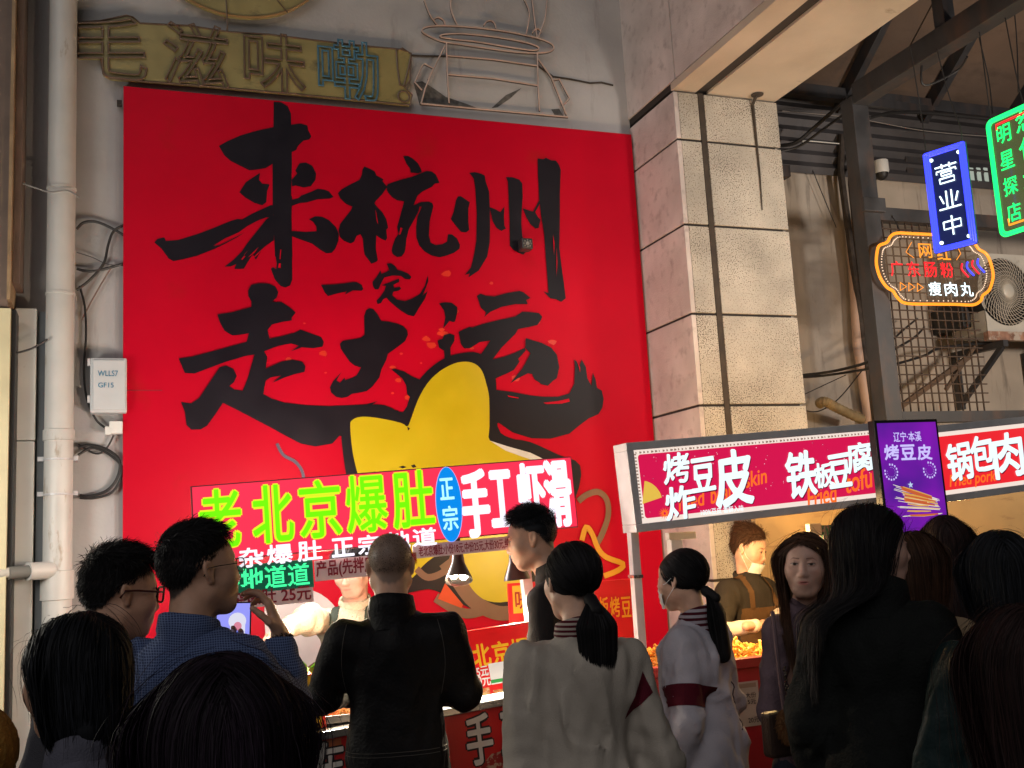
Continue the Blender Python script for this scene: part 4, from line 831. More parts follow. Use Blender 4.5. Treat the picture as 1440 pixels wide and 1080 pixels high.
def food_heap(name, label, c, rx, ry, h, n, m, seed, curl=.012, r=.0035):
    rnd = random.Random(seed); g = G()
    for i in range(n):
        a = rnd.uniform(0, 2*pi); q = sqrt(rnd.random()); x, y = q*cos(a), q*sin(a); z = h*(1-q*q*.8)*(.86+.28*sin(3.1*x*3+seed)*sin(2.7*y*3))
        o = np.array(c)+np.array([x*rx, y*ry, z]); pts = []; t0 = rnd.uniform(0, 6); d = np.array([rnd.gauss(0, 1), rnd.gauss(0, 1), rnd.gauss(0, .35)]); d = nrm(d)
        e = nrm(np.cross(d, (rnd.gauss(0, .4), rnd.gauss(0, .4), 1)))
        k = rnd.uniform(.6, 1.4)
        for s in range(6): pts.append(o+d*(s-2.5)*curl*.7*k+e*sin(t0+s*1.7)*curl*.55*k+np.array([0, 0, .004*sin(s*2.1+t0)]))
        g.tube(pts, r*rnd.uniform(.7, 1.3), 5)
    o = g.build(name, m, smooth=True); return tag(o, label, 'food')
tray = thing('food_tray', 'steel tray on the left stall counter beside the buzz cut man', 'tray', tuple(at(470, 1010, 3.45)))
c_ = at(482, 1004, 3.46); zc = PC1.p(PC1.hit(482, 1015)[0], 0)[2]-.002
G().box((c_[0]-.10, 3.36, zc+.004), (c_[0]+.30, 3.64, zc+.012)).box((c_[0]-.10, 3.355, zc+.004), (c_[0]+.30, 3.361, zc+.028)).box((c_[0]-.106, 3.355, zc+.004), (c_[0]-.099, 3.64, zc+.028)).build('tray', steel, tray, bevel=.002)
o = food_heap('food_heap', 'golden tripe and noodle heap on the steel tray', (c_[0]+.09, 3.49, zc+.012), .17, .11, .075, 420, mat('food_gold', (.60, .36, .12), .4, var=.4, vs=60), 3, .016, .005); o['kind'] = 'stuff'
# second lettered board behind tall man
PQ = Plane(at(730, 845, 4.0), (1, -.05, 0)); q = PQ.rect(716, 818, 790, 892)
o = thing('wall_menu', 'red board with yellow framed character behind the tall man', 'sign', tuple(PQ.O)); G().pbox(PQ, q[0], q[2], q[1], q[3], -.012, 0).build('board', mat('menu_deep', (.40, .01, .012), .4), o)
g = G(); e = PQ.rect(721, 823, 748, 862); g.pbox(PQ, e[0], e[2], e[1], e[3], .001, .0015); g.build('yellow_panel', mat('menu_gold', (.62, .34, .02), .5), o); g = G(); text(g, '味', PQ, PQ.rect(724, 829, 746, 858), .0025, offset=.02); g.build('lettering', mat('menu_brown', (.20, .02, .01), .5), o)
for u_ in (q[0]+.03, q[2]-.03): G().pbox(PQ, u_-.008, u_+.008, q[1]-1.2, q[1], -.02, -.0125).build('leg', groove, o)

# ------------------------------------------------------------------ stall two
A = at(893, 749, 3.50); B = at(1240, 709, 3.50); P3 = Plane(A, B-A); v3 = P3.hit(905, 621)[1]
s2 = thing('pink_sign_box', 'aluminium framed pink lit sign box with white brush characters over the right stall', 'sign', tuple((A+B)/2))
def lightbox(P, u0, u1_, v0, v1_, o, face, fr=.030):
    for q in ((u0, u1_, v0, v0+fr), (u0, u1_, v1_-fr, v1_), (u0, u0+fr, v0+fr, v1_-fr), (u1_-fr, u1_, v0+fr, v1_-fr)): G().pbox(P, *q, -.10, .012).build('frame', alu, o, bevel=.003)
    G().pbox(P, u0+.002, u1_-.002, v0+.002, v1_-.002, -.098, -.003).build('back_box', alu, o)
    G().pbox(P, u0+fr, u1_-fr, v0+fr, v1_-fr, -.002, .002).build('border_face', glow('sign_cream', (.95, .80, .70), .95), o)
    m_ = .018; G().poly(rrect(u0+fr+m_, v0+fr+m_, u1_-fr-m_, v1_-fr-m_, .012), P, .0032).build('face', face, o)
uE = P3.hit(1262, 650)[0]
lightbox(P3, 0, uE, 0, v3, s2, glow('sign_pink', (.66, .008, .075), 1.0))
sc_ = glow('sign_ice', (.80, .97, 1.0), 1.12); sd = mat('sign_shadow', (.02, .0, .003), .4, var=0, em=(.16, .0, .02), ems=1); so_ = glow('sign_orange', (1.0, .17, .02), 1.0)
ga, gb, gc = G(), G(), G()
def brush(ch, P, r, off=.04, shear=.12, rot=.05, A=None, Bb=None):
    q = P.rect(*r); text(A, ch, P, (q[0]+.004, q[1]-.004, q[2]+.004, q[3]-.004), .0055, offset=off, shear=shear, rot=rot, rough=.0015); text(Bb, ch, P, q, .0068, offset=off, shear=shear, rot=rot, rough=.0015)
for ch, r in (('烤', (931, 637, 969, 680)), ('豆', (970, 643, 1005, 692)), ('皮', (1003, 632, 1058, 712)), ('炸', (934, 683, 978, 731)), ('铁', (1103, 634, 1147, 700)), ('板', (1143, 650, 1172, 686)), ('豆', (1163, 638, 1196, 686)), ('腐', (1188, 622, 1228, 664))): brush(ch, P3, r, A=ga, Bb=gb)
for wd, r in (('fried', (952, 692, 990, 715)), ('bean', (998, 680, 1032, 705)), ('skin', (1046, 661, 1078, 683)), ('Fried', (1134, 682, 1176, 712)), ('tofu', (1186, 660, 1226, 690))): text(G(), wd, P3, P3.rect(*r), .0044, shear=.25, offset=.02, rot=.12).build('script_word', so_, s2)
for k in range(14):
    t = k*2*pi/14; c_ = P3.hit(934, 722); gc.poly([(c_[0]+.006*cos(t-.5), c_[1]+.006*sin(t-.5)), (c_[0]+.028*cos(t), c_[1]+.024*sin(t)), (c_[0]+.006*cos(t+.5), c_[1]+.006*sin(t+.5))], P3, .0045)
gc.build('flower_print', so_, s2); ga.build('letter_shadow', sd, s2)
g = G(); text(g, '100%豆皮 香酥入味', P3, P3.rect(984, 713, 1045, 722), .0062, offset=.01); gb.v += []; g.build('small_lettering', sc_, s2); gb.build('lettering', sc_, s2)
g = G()
for k in range(9):
    a = P3.hit(903, 708); t = .25+k*.13; e = a+np.array([.085*cos(t), .085*sin(t)]); nn = np.array([-sin(t), cos(t)])*.006
    g.poly([tuple(a-nn*.3), tuple(e-nn), tuple(e+nn*.9), tuple(a+nn*.3)], P3, .0046+.0002*k)
g.build('skewer_print', glow('print_straw', (.85, .55, .08), .9), s2)
g = G(); rnd = random.Random(5)
for k in range(90):
    u = rnd.uniform(.06, uE-.06); v = rnd.uniform(.06, v3-.06); r_ = rnd.uniform(.0012, .0028); g.poly([(u-r_, v), (u, v-r_), (u+r_, v+r_*.4), (u, v+r_)], P3, .0039)
g.build('sparkle_print', glow('print_sparkle', (1, .6, .7), .9), s2)
g = G()
for k in range(70):
    u = .04+(uE-.09)*k/70; L_ = rnd.uniform(.004, .012); g.poly([(u, v3-.045), (u+L_, v3-.043), (u+L_, v3-.038), (u, v3-.036)], P3, .0030)
    if k < 20: g.poly([(.034, .05+.0125*k), (.042, .05+.0125*k), (.042, .055+.0125*k), (.034, .056+.0125*k)], P3, .0030)
g.build('border_print', glow('print_tan', (.35, .22, .17), .8), s2)
# third sign
A = at(1318, 708, 3.46); B = at(1440, 691, 3.46); P4 = Plane(A, B-A); v4 = P4.hit(1380, 592)[1]
s3 = thing('red_brush_sign_box', 'red lit sign box with white brush characters at the right edge beyond the purple screen', 'sign', tuple(B))
lightbox(P4, -.13, 1.2, 0, v4, s3, glow('sign_scarlet', (.85, .02, .03), 1.0))
ga, gb, gc = G(), G(), G()
for ch, r in (('锅', (1329, 622, 1366, 676)), ('包', (1362, 612, 1398, 663)), ('肉', (1394, 608, 1438, 672))): brush(ch, P4, r, A=ga, Bb=gb)
text(gc, 'Fried pork', P4, P4.rect(1334, 664, 1400, 686), .0044, shear=.25, offset=.02); gc.build('script_lettering', so_, s3); ga.build('letter_shadow', sd, s3); gb.build('lettering', sc_, s3)
g = G(); c_ = P4.hit(1446, 690); g.poly([(c_[0]-.05, c_[1]-.0), (c_[0]+.05, c_[1]), (c_[0]+.05, c_[1]+.045), (c_[0]-.02, c_[1]+.035)], P4, .0046); g.build('wave_print', glow('print_blue', (.02, .35, .6), .9), s3)
# purple screen
A = at(1236, 745, 3.28); B = at(1336, 738, 3.28); P5 = Plane(A, B-A); ws = P5.rect(1231, 660, 1324, 661)
ps = thing('menu_screen', 'upright purple digital menu screen between the two right sign boxes', 'screen', tuple(P5.p(.15, -.15)))
q = P5.rect(1230, 591, 1325, 745); u0, u1_, vt, vb = P5.hit(1229, 592)[0], P5.hit(1318, 589)[0], P5.hit(1275, 590)[1], -.12
G().pbox(P5, u0, u1_, vb, vt, -.04, -.001).build('case', black, ps, bevel=.004)
pm = glow('screen_purple', (.11, .012, .30), 1.0); n_ = pm.node_tree.nodes; l_ = pm.node_tree.links; tcn = n_.new('ShaderNodeTexCoord'); nz = n_.new('ShaderNodeTexNoise'); nz.inputs['Scale'].default_value = 4; l_.new(tcn.outputs['Object'], nz.inputs['Vector'])
rp = n_.new('ShaderNodeValToRGB'); rp.color_ramp.elements[0].position = .35; rp.color_ramp.elements[1].position = .65; rp.color_ramp.elements[0].color = (.085, .012, .28, 1); rp.color_ramp.elements[1].color = (.22, .01, .42, 1)
l_.new(nz.outputs['Fac'], rp.inputs['Fac']); l_.new(rp.outputs['Color'], n_['Principled BSDF'].inputs['Emission Color'])
G().pbox(P5, u0+.012, u1_-.012, vb+.012, vt-.012, -.0005, .0005).build('display', pm, ps)
pw = glow('screen_lilac', (.62, .55, 1.0), 1.0); g = G()
text(g, '辽宁·本溪', P5, P5.rect(1256, 607, 1295, 621), .0015, offset=.02)
for ch, x in (('烤', 1243), ('豆', 1266), ('皮', 1289)): text(g, ch, P5, P5.rect(x, 625, x+21, 647), .0015, offset=.045)
for cx in (1253, 1307):
    c_ = P5.hit(cx, 664 if cx < 1300 else 661)
    for k in range(15):
        t = k*2*pi/15
        if 4 < k < 7: continue
        rr = .030; a_ = (c_[0]+rr*cos(t), c_[1]+rr*sin(t)); g.poly([(a_[0]-.0035, a_[1]-.004), (a_[0]+.0035, a_[1]-.003), (a_[0]+.003, a_[1]+.004), (a_[0]-.003, a_[1]+.004)], P5, .0016)
        rr = .019; a_ = (c_[0]+rr*cos(t), c_[1]+rr*sin(t)); g.poly([(a_[0]-.001, a_[1]-.001), (a_[0]+.001, a_[1]-.001), (a_[0]+.001, a_[1]+.001), (a_[0]-.001, a_[1]+.001)], P5, .0016)
g.build('lettering', pw, ps)
for i, (m_, x0, y0, w_, n0) in enumerate(() if True else ((glow('skewer_cream', (.85, .62, .35), .9), 1262, 690, 58, 9), (glow('skewer_red', (.75, .16, .05), .9), 1266, 693, 50, 7), (glow('skewer_white', (.9, .85, .7), .9), 1255, 683, 70, 7))):
    g = G()
    for k in range(n0):
        y = y0+k*(48/n0); a = P5.hit(x0+k*1.2, y); b = P5.hit(x0+w_-k*.5, y+14-k*.8); t = (.005, .003, .0012)[i]
        g.poly([(a[0], a[1]-t), (b[0], b[1]-t), (b[0], b[1]+t), (a[0], a[1]+t)], P5, .0018+.0006*i+.00005*k)
    g.build('skewer_picture', m_, ps)
rnd = random.Random(12); skc = [glow('skewer_cream', (.80, .58, .32), .9), glow('skewer_red', (.62, .12, .04), .9), glow('skewer_white', (.88, .82, .68), .9), glow('skewer_gold', (.75, .40, .08), .9)]; gs_ = [G() for _ in skc]
for k in range(46):
    t = rnd.random(); x0 = 1256+12*t+rnd.uniform(-3, 3); y0 = 682+46*t+rnd.uniform(-2, 2); L_ = 62-8*t; sl_ = .34-.42*t; i = 2 if k < 14 else rnd.choice((0, 0, 1, 3)); th = (.0022, .0026, .0011, .0020)[i]
    if i != 2: x0 += 11; L_ -= 22*rnd.random()+12
    a = P5.hit(x0, y0); b = P5.hit(x0+L_, y0+L_*sl_); mid = (a+b)/2+np.array([0, rnd.uniform(-.003, .003)])
    gs_[i].poly([(a[0], a[1]-th), (mid[0], mid[1]-th*1.3), (b[0], b[1]-th), (b[0], b[1]+th), (mid[0], mid[1]+th*1.3), (a[0], a[1]+th)], P5, .0018+.00008*k)
for g, m_ in zip(gs_, skc): g.build('skewer_picture', m_, ps)
st_ = P5.hit(1279, 682); G().poly([(st_[0]+(.014 if k % 2 == 0 else .006)*sin(k*pi/5), st_[1]+(.014 if k % 2 == 0 else .006)*cos(k*pi/5)) for k in range(10)], P5, .0062).build('star_picture', glow('screen_ice', (.55, .70, .95), .9), ps)
G().pbox(P5, (u0+u1_)/2-.02, (u0+u1_)/2+.02, vb-1.1, vb, -.035, -.015).pbox(P5, (u0+u1_)/2-.15, (u0+u1_)/2+.15, vb-1.45, vb-1.1, -.2, .1).build('stand', black, ps)
# stall two frame and counter
s4 = thing('fry_stall', 'metal framed food stall with a red counter under the pink sign', 'stall', (2.7, 3.7, 0))
X0, ZC = at(915, 905, 3.52)[0]-.035, 1.116
pA = at(889, 748, 3.54); pA2 = at(917, 908, 3.54)
G().bar((pA[0]+.012, 3.56, 0), (pA[0]+.012, 3.56, 1.95), .034, .034).build('pole', alu, s4, bevel=.003); G().bar((4.55, 3.6, 0), (4.55, 3.6, 1.62), .034, .034).build('pole', alu, s4)
for z in (1.05, 1.45): G().box((pA[0]-.008, 3.537, z), (pA[0]+.032, 3.585, z+.012)).build('clamp', steel, s4)
G().box((pA[0]-.0, 3.5, 0), (4.6, 3.54, 1.085)).build('front_panel', mat('stall_red', (.40, .018, .026), .4, var=.1), s4)
G().box((pA[0]-.0, 3.485, 1.087), (4.6, 3.53, 1.125)).build('rim', mat('rim_red', (.36, .03, .03), .4), s4, bevel=.006)
G().box((pA[0]+.05, 3.545, 1.03), (4.6, 4.0, 1.05)).build('tray', steel, s4)
PS = Plane((0, 3.498, 0), (1, 0, 0)); q = PS.rect(985, 968, 1068, 1025)
G().pbox(PS, q[0], q[2], q[1], q[3]+.018, 0, .004).build('label_card', mat('card_cream', (.50, .44, .38), .6), s4)
g = G(); e = PS.rect(985, 955, 1066, 968); g.pbox(PS, q[0]+.01, q[2]-.01, q[3]-.004, q[3]+.012, .0045, .0055); g.build('card_band', mat('card_tan', (.34, .24, .18), .6), s4)
g = G(); dk = mat('card_ink', (.04, .03, .03), .6)
text(g, '大份', PS, PS.rect(1047, 973, 1062, 981), .0065, offset=.01); text(g, '15元', PS, PS.rect(1047, 983, 1062, 990), .0065, offset=.01); text(g, '20元', PS, PS.rect(1051, 1008, 1066, 1016), .0065, offset=.01); g.build('lettering', dk, s4)
nm = mat('fried_gold', (.80, .42, .075), .4, var=.45, vs=50)
for i, (cx, rx) in enumerate(((1.98, .11), (2.28, .22), (2.66, .24), (3.06, .22), (3.5, .25))):
    o = food_heap('fried_snack_heap', ('small' if i == 0 else 'big')+' heap of golden fried strips on the right stall tray, '+('next to the metal pole', 'in front of the masked vendor', 'behind the long haired woman facing out', 'behind the dark coated woman', 'farthest right')[i], (cx, 3.76, 1.052), rx, .20, .095, 700 if i < 3 else 300, nm, 5+i, .020, .0052); o['kind'] = 'stuff'
# folded fixture under pink sign and a small switch box
fx = thing('lamp_fixture', 'white bracket and socket hanging under the left end of the pink sign', 'fixture', tuple(at(955, 765, 3.6)))
c_ = at(958, 752, 3.58); G().box(c_+(-.06, -.01, -.018), c_+(.06, .02, .01)).build('bracket', white_p, fx, bevel=.003); c_ = at(950, 770, 3.58); G().box(c_+(-.028, -.02, -.03), c_+(.022, .02, .03)).build('socket', white_p, fx, bevel=.004)
fx = thing('electrical_cluster', 'plugs and green circuit box hanging under the middle of the pink sign', 'electrics', tuple(at(1155, 745, 3.7)))
c_ = at(1145, 743, 3.65); G().box(c_+(-.03, -.01, -.03), c_+(.03, .02, .02)).build('plug', mat('plug_cream', (.6, .5, .38), .5), fx, bevel=.004); c_ = at(1168, 745, 3.65); G().box(c_+(-.045, -.01, -.06), c_+(.06, .02, .02)).build('case', mat('pcb_green', (.03, .16, .09), .5, dirt=(.3, .2, .2), dscale=(60, 60, 60), dthr=(.5, .52)), fx)
# standing poster left of pole
PR = Plane(at(850, 990, 3.75), (1, .0, 0)); q = PR.rect(838, 815, 905, 990)
o = thing('standing_poster', 'tall red poster with yellow characters left of the metal pole', 'poster', tuple(PR.O)); G().pbox(PR, q[0], q[2]-.0, q[1]-1.0, q[3], -.02, 0).build('board', mat('poster_bright', (.55, .012, .016), .4, var=.06), o, bevel=.002)
g = G()
for k, ch in enumerate('铁板烤豆皮'): text(g, ch, PR, PR.rect(822+15.8*k+4, 839, 836+15.8*k+4, 868), .0015, offset=.02)
g.build('lettering', mat('poster_amber', (.70, .34, .01), .5), o)
# plywood back board of the far right stall
o = tag(G().box((3.05, 4.62, 0), (5.2, 4.66, 1.75)).build('plywood_board', mat('plywood', (.55, .36, .16), .6, var=.15, vs=3, dirt=(.35, .2, .09), dscale=(3, 3, 14), dthr=(.56, .7))), 'tan plywood back board behind the stalls at the right', 'board')

SCALE_ON[0] = False
# ------------------------------------------------------------------ people: signed distance modelling
def surface_nets(V, xs, ys, zs):
    sg = V < 0
    c = lambda A, i, j, k: A[i:A.shape[0]-1+i, j:A.shape[1]-1+j, k:A.shape[2]-1+k]
    cnt = np.zeros(tuple(n-1 for n in V.shape), np.int8); acc = [np.zeros(cnt.shape, np.float32) for _ in range(3)]
    corners = [(i, j, k) for i in (0, 1) for j in (0, 1) for k in (0, 1)]
    s0 = np.zeros(cnt.shape, np.int8)
    for q in corners: s0 += c(sg, *q)
    act = np.argwhere((s0 > 0) & (s0 < 8))
    if len(act) == 0: return np.zeros((0, 3)), np.zeros((0, 4), int)
    I, J, K = act.T; acc = np.zeros((len(act), 3)); cnt = np.zeros(len(act)); ax = (xs, ys, zs)
    for a in range(3):
        for o in ((0, 0), (0, 1), (1, 0), (1, 1)):
            p = [0, 0, 0]; b = [b_ for b_ in range(3) if b_ != a]; p[b[0]], p[b[1]] = o; q = list(p); q[a] = 1
            v0 = V[I+p[0], J+p[1], K+p[2]]; v1 = V[I+q[0], J+q[1], K+q[2]]; m = (v0 < 0) != (v1 < 0)
            t = np.where(m, v0/(np.where(m, v0-v1, 1)), 0); idx = (I, J, K)
            for d in range(3):
                lo = ax[d][idx[d]+p[d]]; hi = ax[d][idx[d]+q[d]]; acc[:, d] += np.where(m, lo+(hi-lo)*t, 0)
            cnt += m
    verts = acc/np.maximum(cnt, 1)[:, None]
    idm = -np.ones(tuple(n-1 for n in V.shape), np.int32); idm[I, J, K] = np.arange(len(act)); quads = []
    n = V.shape
    for a in range(3):
        b, c_ = (a+1) % 3, (a+2) % 3
        sl0 = [slice(1, n[d]-1) for d in range(3)]; sl1 = list(sl0); sl0[a] = slice(0, n[a]-1); sl1[a] = slice(1, n[a])
        A, B = sg[tuple(sl0)], sg[tuple(sl1)]
        for flip in (0, 1):
            m = np.argwhere((A & ~B) if not flip else (~A & B))
            if len(m) == 0: continue
            off = np.array([1 if d != a else 0 for d in range(3)]); m = m+off
            def cell(db, dc): q = m.copy(); q[:, b] += db; q[:, c_] += dc; return idm[q[:, 0], q[:, 1], q[:, 2]]
            q = np.stack([cell(-1, -1), cell(0, -1), cell(0, 0), cell(-1, 0)], 1)
            quads.append(q if not flip else q[:, ::-1])
    Q = np.concatenate(quads); Q = Q[(Q >= 0).all(1)]
    return verts, Q

class Vol:
    def __init__(s, lo, hi, h):
        s.ax = [np.arange(a, b+h, h) for a, b in zip(lo, hi)]; s.V = np.full([len(a) for a in s.ax], .25, np.float32); s.h = h
    def sub(s, lo, hi):
        sl = []
        for a, l, u in zip(s.ax, lo, hi):
            i = max(0, np.searchsorted(a, l)-1); j = min(len(a), np.searchsorted(a, u)+1); sl.append(slice(i, max(i, j)))
        X = np.stack(np.meshgrid(*[a[q] for a, q in zip(s.ax, sl)], indexing='ij'), -1); return tuple(sl), X
    def mix(s, sl, d, k, mode):
        o = s.V[sl]
        if mode == 1:
            if k > 0: h = np.maximum(k-np.abs(o-d), 0)/k; r = np.minimum(o, d)-h*h*k*.25
            else: r = np.minimum(o, d)
        else:
            d = -d
            if k > 0: h = np.maximum(k-np.abs(o-d), 0)/k; r = np.maximum(o, d)+h*h*k*.25
            else: r = np.maximum(o, d)
        s.V[sl] = r
    def rc(s, a, b, r1, r2, k=.02, mode=1, fr=None, flat=None):
        a, b = np.asarray(a, float), np.asarray(b, float)
        if fr is not None: a, b = fr[0]@a+fr[1], fr[0]@b+fr[1]
        m = max(r1, r2)+k+2.5*s.h; sl, X = s.sub(np.minimum(a, b)-m, np.maximum(a, b)+m)
        if X.size == 0: return
        ab = b-a; t = np.clip(((X-a)@ab)/max(1e-9, ab@ab), 0, 1); d = np.linalg.norm(X-a-t[..., None]*ab, axis=-1)-(r1+(r2-r1)*t)
        s.mix(sl, d.astype(np.float32), k, mode)
    def el(s, c, r, k=.02, mode=1, fr=None, R=None):
        c, r = np.asarray(c, float), np.asarray(r, float); M = np.eye(3) if R is None else R
        if fr is not None: c = fr[0]@c+fr[1]; M = fr[0]@M
        m = r.max()+k+2.5*s.h; sl, X = s.sub(c-m, c+m)
        if X.size == 0: return
        p = ((X-c)@M)/r; k0 = np.linalg.norm(p, axis=-1); k1 = np.linalg.norm(p/r, axis=-1)
        d = np.where(k1 > 1e-6, k0*(k0-1)/np.maximum(k1, 1e-6), -r.min())
        s.mix(sl, d.astype(np.float32), k, mode)
    def cut(s, p, n):      # keep the side the normal points away from
        n = nrm(n); sl, X = s.sub([a[0] for a in s.ax], [a[-1] for a in s.ax]); d = ((X-np.asarray(p))@n).astype(np.float32); s.V = np.maximum(s.V, d)
    def noise(s, amp, sc, seed):
        sl, X = s.sub([a[0] for a in s.ax], [a[-1] for a in s.ax]); r = np.random.default_rng(seed); N = np.zeros(X.shape[:3], np.float32)
        for i in range(6):
            kx = r.normal(0, 1, 3)*np.asarray(sc); N += np.sin((X@kx)+r.uniform(0, 6)).astype(np.float32)
        s.V += amp*N/2.4
    def crease(s, amp, sc, seed, wd=.16):
        sl, X = s.sub([a[0] for a in s.ax], [a[-1] for a in s.ax]); r = np.random.default_rng(seed)
        for q in range(2):
            N = np.zeros(X.shape[:3], np.float32)
            for i in range(4): N += np.sin((X@(r.normal(0, 1, 3)*np.asarray(sc)))+r.uniform(0, 6)).astype(np.float32)
            s.V -= amp*np.exp(-(N/2/wd)**2)*(.5+.5*np.sin((X@(r.normal(0, 6, 3)))+q)).astype(np.float32)
    def mesh(s): return surface_nets(s.V, *s.ax)

def rotm(yaw, pitch=0, roll=0):
    """columns: right, forward, up; yaw 0 faces +y, 90 faces +x; pitch up positive"""
    y, p, r = radians(yaw), radians(pitch), radians(roll)
    f = np.array([sin(y)*cos(p), cos(y)*cos(p), sin(p)]); rt = np.array([cos(y), -sin(y), 0]); u = np.cross(rt, f)
    return np.stack([cos(r)*rt-sin(r)*u, f, sin(r)*rt+cos(r)*u], 1)

def head_sdf(v, fr, male, w=1.0, neck=None):
    E = lambda c, r, k=.02, m=1, R=None: v.el(np.array(c)*(w, 1, 1), np.array(r)*(w, 1, 1), k, m, fr, R)
    C = lambda a, b, r1, r2, k=.012, m=1: v.rc(np.array(a)*(w, 1, 1), np.array(b)*(w, 1, 1), r1, r2, k, m, fr)
    f = 0 if male else 1
    E((0, -.014, .034), (.076, .094, .082)); E((0, .022, -.028), (.061, .066, .076), .03); E((0, .042, .035), (.060, .046, .050), .03)
    E((0, .036, -.030), (.055, .052, .060), .03)
    C((-.020+.006*f, .058, -.094), (.020-.006*f, .058, -.094), .017, .017, .035)
    jw = .050 if male else .042
    for s in (-1, 1):
        C((s*jw, .0, -.052), (s*.022, .055, -.090), .020, .016, .035)
        E((s*.043, .056, -.020), (.024, .024, .026), .035)
        if male: C((s*.012, .087, .029), (s*.045, .072, .030), .007, .005, .016)
        E((s*.032, .102, .008), (.019, .015, .0095), .020, 0)
        E((s*.031, .0785, .007), (.0150, .0120, .0115), .005)
        C((s*.018, .0880, .0120), (s*.032, .0885, .0145), .0028, .0030, .004); C((s*.032, .0885, .0145), (s*.045, .0800, .0115), .0030, .0024, .004)
        C((s*.019, .0870, .0025), (s*.043, .0800, .003), .0024, .0022, .005)
        E((s*(.0125-.0015*f), .095, -.034), (.0085, .010, .0072), .008)
    C((0, .085, .014), (0, .101-.002*f, -.024), .0050, .0095-.001*f, .013); E((0, .102-.002*f, -.0305), (.0115-.001*f, .010, .0085), .009)
    E((0, .080, -.060), (.028, .016, .020), .02)
    C((-.020, .0845, -.0600), (-.004, .0945, -.0575), .0024, .0038, .006); C((.020, .0845, -.0600), (.004, .0945, -.0575), .0024, .0038, .006)
    C((-.012, .0895, -.0668), (.012, .0895, -.0668), .0044, .0044, .008); E((0, .0985, -.0622), (.023, .0075, .0009), .002, 0)
    for s in (-1, 1):
        B = np.array([[1, 0, 0], [0, cos(.2), -sin(.2)], [0, sin(.2), cos(.2)]])
        cz = np.array([[cos(s*.35), -sin(s*.35), 0], [sin(s*.35), cos(s*.35), 0], [0, 0, 1]])@B
        E((s*.078, -.010, .004), (.008, .0165, .0265), .008, 1, cz); E((s*.0865, -.005, .008), (.007, .0095, .0175), .004, 0, cz)
        E((s*.076, -.004, -.022), (.007, .008, .009), .006)
    if neck is not None:
        rn = .056 if male else .046
        a = fr[0]@np.array([0, -.025, -.055])+fr[1]; v.rc(a, neck, rn, rn*1.08, .03)

def hand_sdf(v, w, d, n, side, curl=(.35, .4, .45, .5), spread=.06, thumb=.5):
    """w wrist, d finger direction, n palm normal (out of the palm), side +1/-1 puts the thumb"""
    w, d, n = np.asarray(w, float), nrm(d), np.asarray(n, float); n = nrm(n-d*(n@d)); s = np.cross(d, n)*side
    v.rc(w-d*.06, w, .026, .024, .02); L = ((.030, .090, .076), (.010, .094, .084), (-.010, .090, .078), (-.028, .082, .060))
    for i, (o, pl, fl) in enumerate(L):
        k = w+d*pl+s*o*1.05; v.rc(w+d*.01+s*o*.6, k, .0145, .0115, .016); p = k; a = 0; dd = d+s*o*spread*8
        for j, fr_ in enumerate((.46, .30, .24)):
            a += curl[i]*(1.0 if j else .7); q = p+(nrm(dd)*cos(a)+n*sin(a))*fl*fr_*1.0; r = .0092-.0008*j; v.rc(p, q, r, r-.0007, .004); p = q
    b = w+d*.022+s*.026; k = b+(d*.55+s*.62+n*.35*thumb)*.042; t1 = k+(d*.8+s*.25+n*.5*thumb)*.034; t2 = t1+(d*.9+s*.0+n*.6*thumb)*.026
    v.rc(b, k, .016, .0115, .014); v.rc(k, t1, .0105, .0095, .004); v.rc(t1, t2, .0093, .008, .003)

skin_m = {}
def skin_mat(name, rgb):
    m = mat('skin_'+name, rgb, .50, var=.12, vs=26, bump=.10, bs=220, spec=.35); n = m.node_tree.nodes; L = m.node_tree.links; b = n['Principled BSDF']
    src = b.inputs['Base Color'].links[0].from_socket; at_ = n.new('ShaderNodeAttribute'); at_.attribute_name = 'pigment'
    x = n.new('ShaderNodeMix'); x.data_type = 'RGBA'; L.new(at_.outputs['Alpha'], x.inputs['Factor']); L.new(src, x.inputs['A']); L.new(at_.outputs['Color'], x.inputs['B']); L.new(x.outputs['Result'], b.inputs['Base Color'])
    b.inputs['Subsurface Weight'].default_value = .12; b.inputs['Subsurface Radius'].default_value = (.012, .005, .003); b.inputs['Subsurface Scale'].default_value = .6
    return m
lip_m = mat('lips', (.34, .135, .115), .4, var=.08); brow_m = mat('brow', (.03, .022, .02), .6, var=0); eye_w = mat('eye_white', (.26, .23, .21), .2, var=0); iris_m = mat('iris', (.012, .008, .006), .15, var=0)
def hairmat(name, rgb, rough=.66, spec=.16):
    m = mat('hair_'+name, rgb, rough, var=.45, vs=9, spec=spec)
    return m
H_BLACK = hairmat('black', (.0075, .0068, .0080)); H_BLUE = hairmat('cool_black', (.008, .009, .012)); H_BROWN = hairmat('brown', (.040, .018, .010)); H_DBROWN = hairmat('dark_brown', (.018, .010, .009)); H_PURPLE = hairmat('plum_black', (.013, .008, .014)); H_AUBURN = hairmat('auburn', (.016, .0075, .0075))

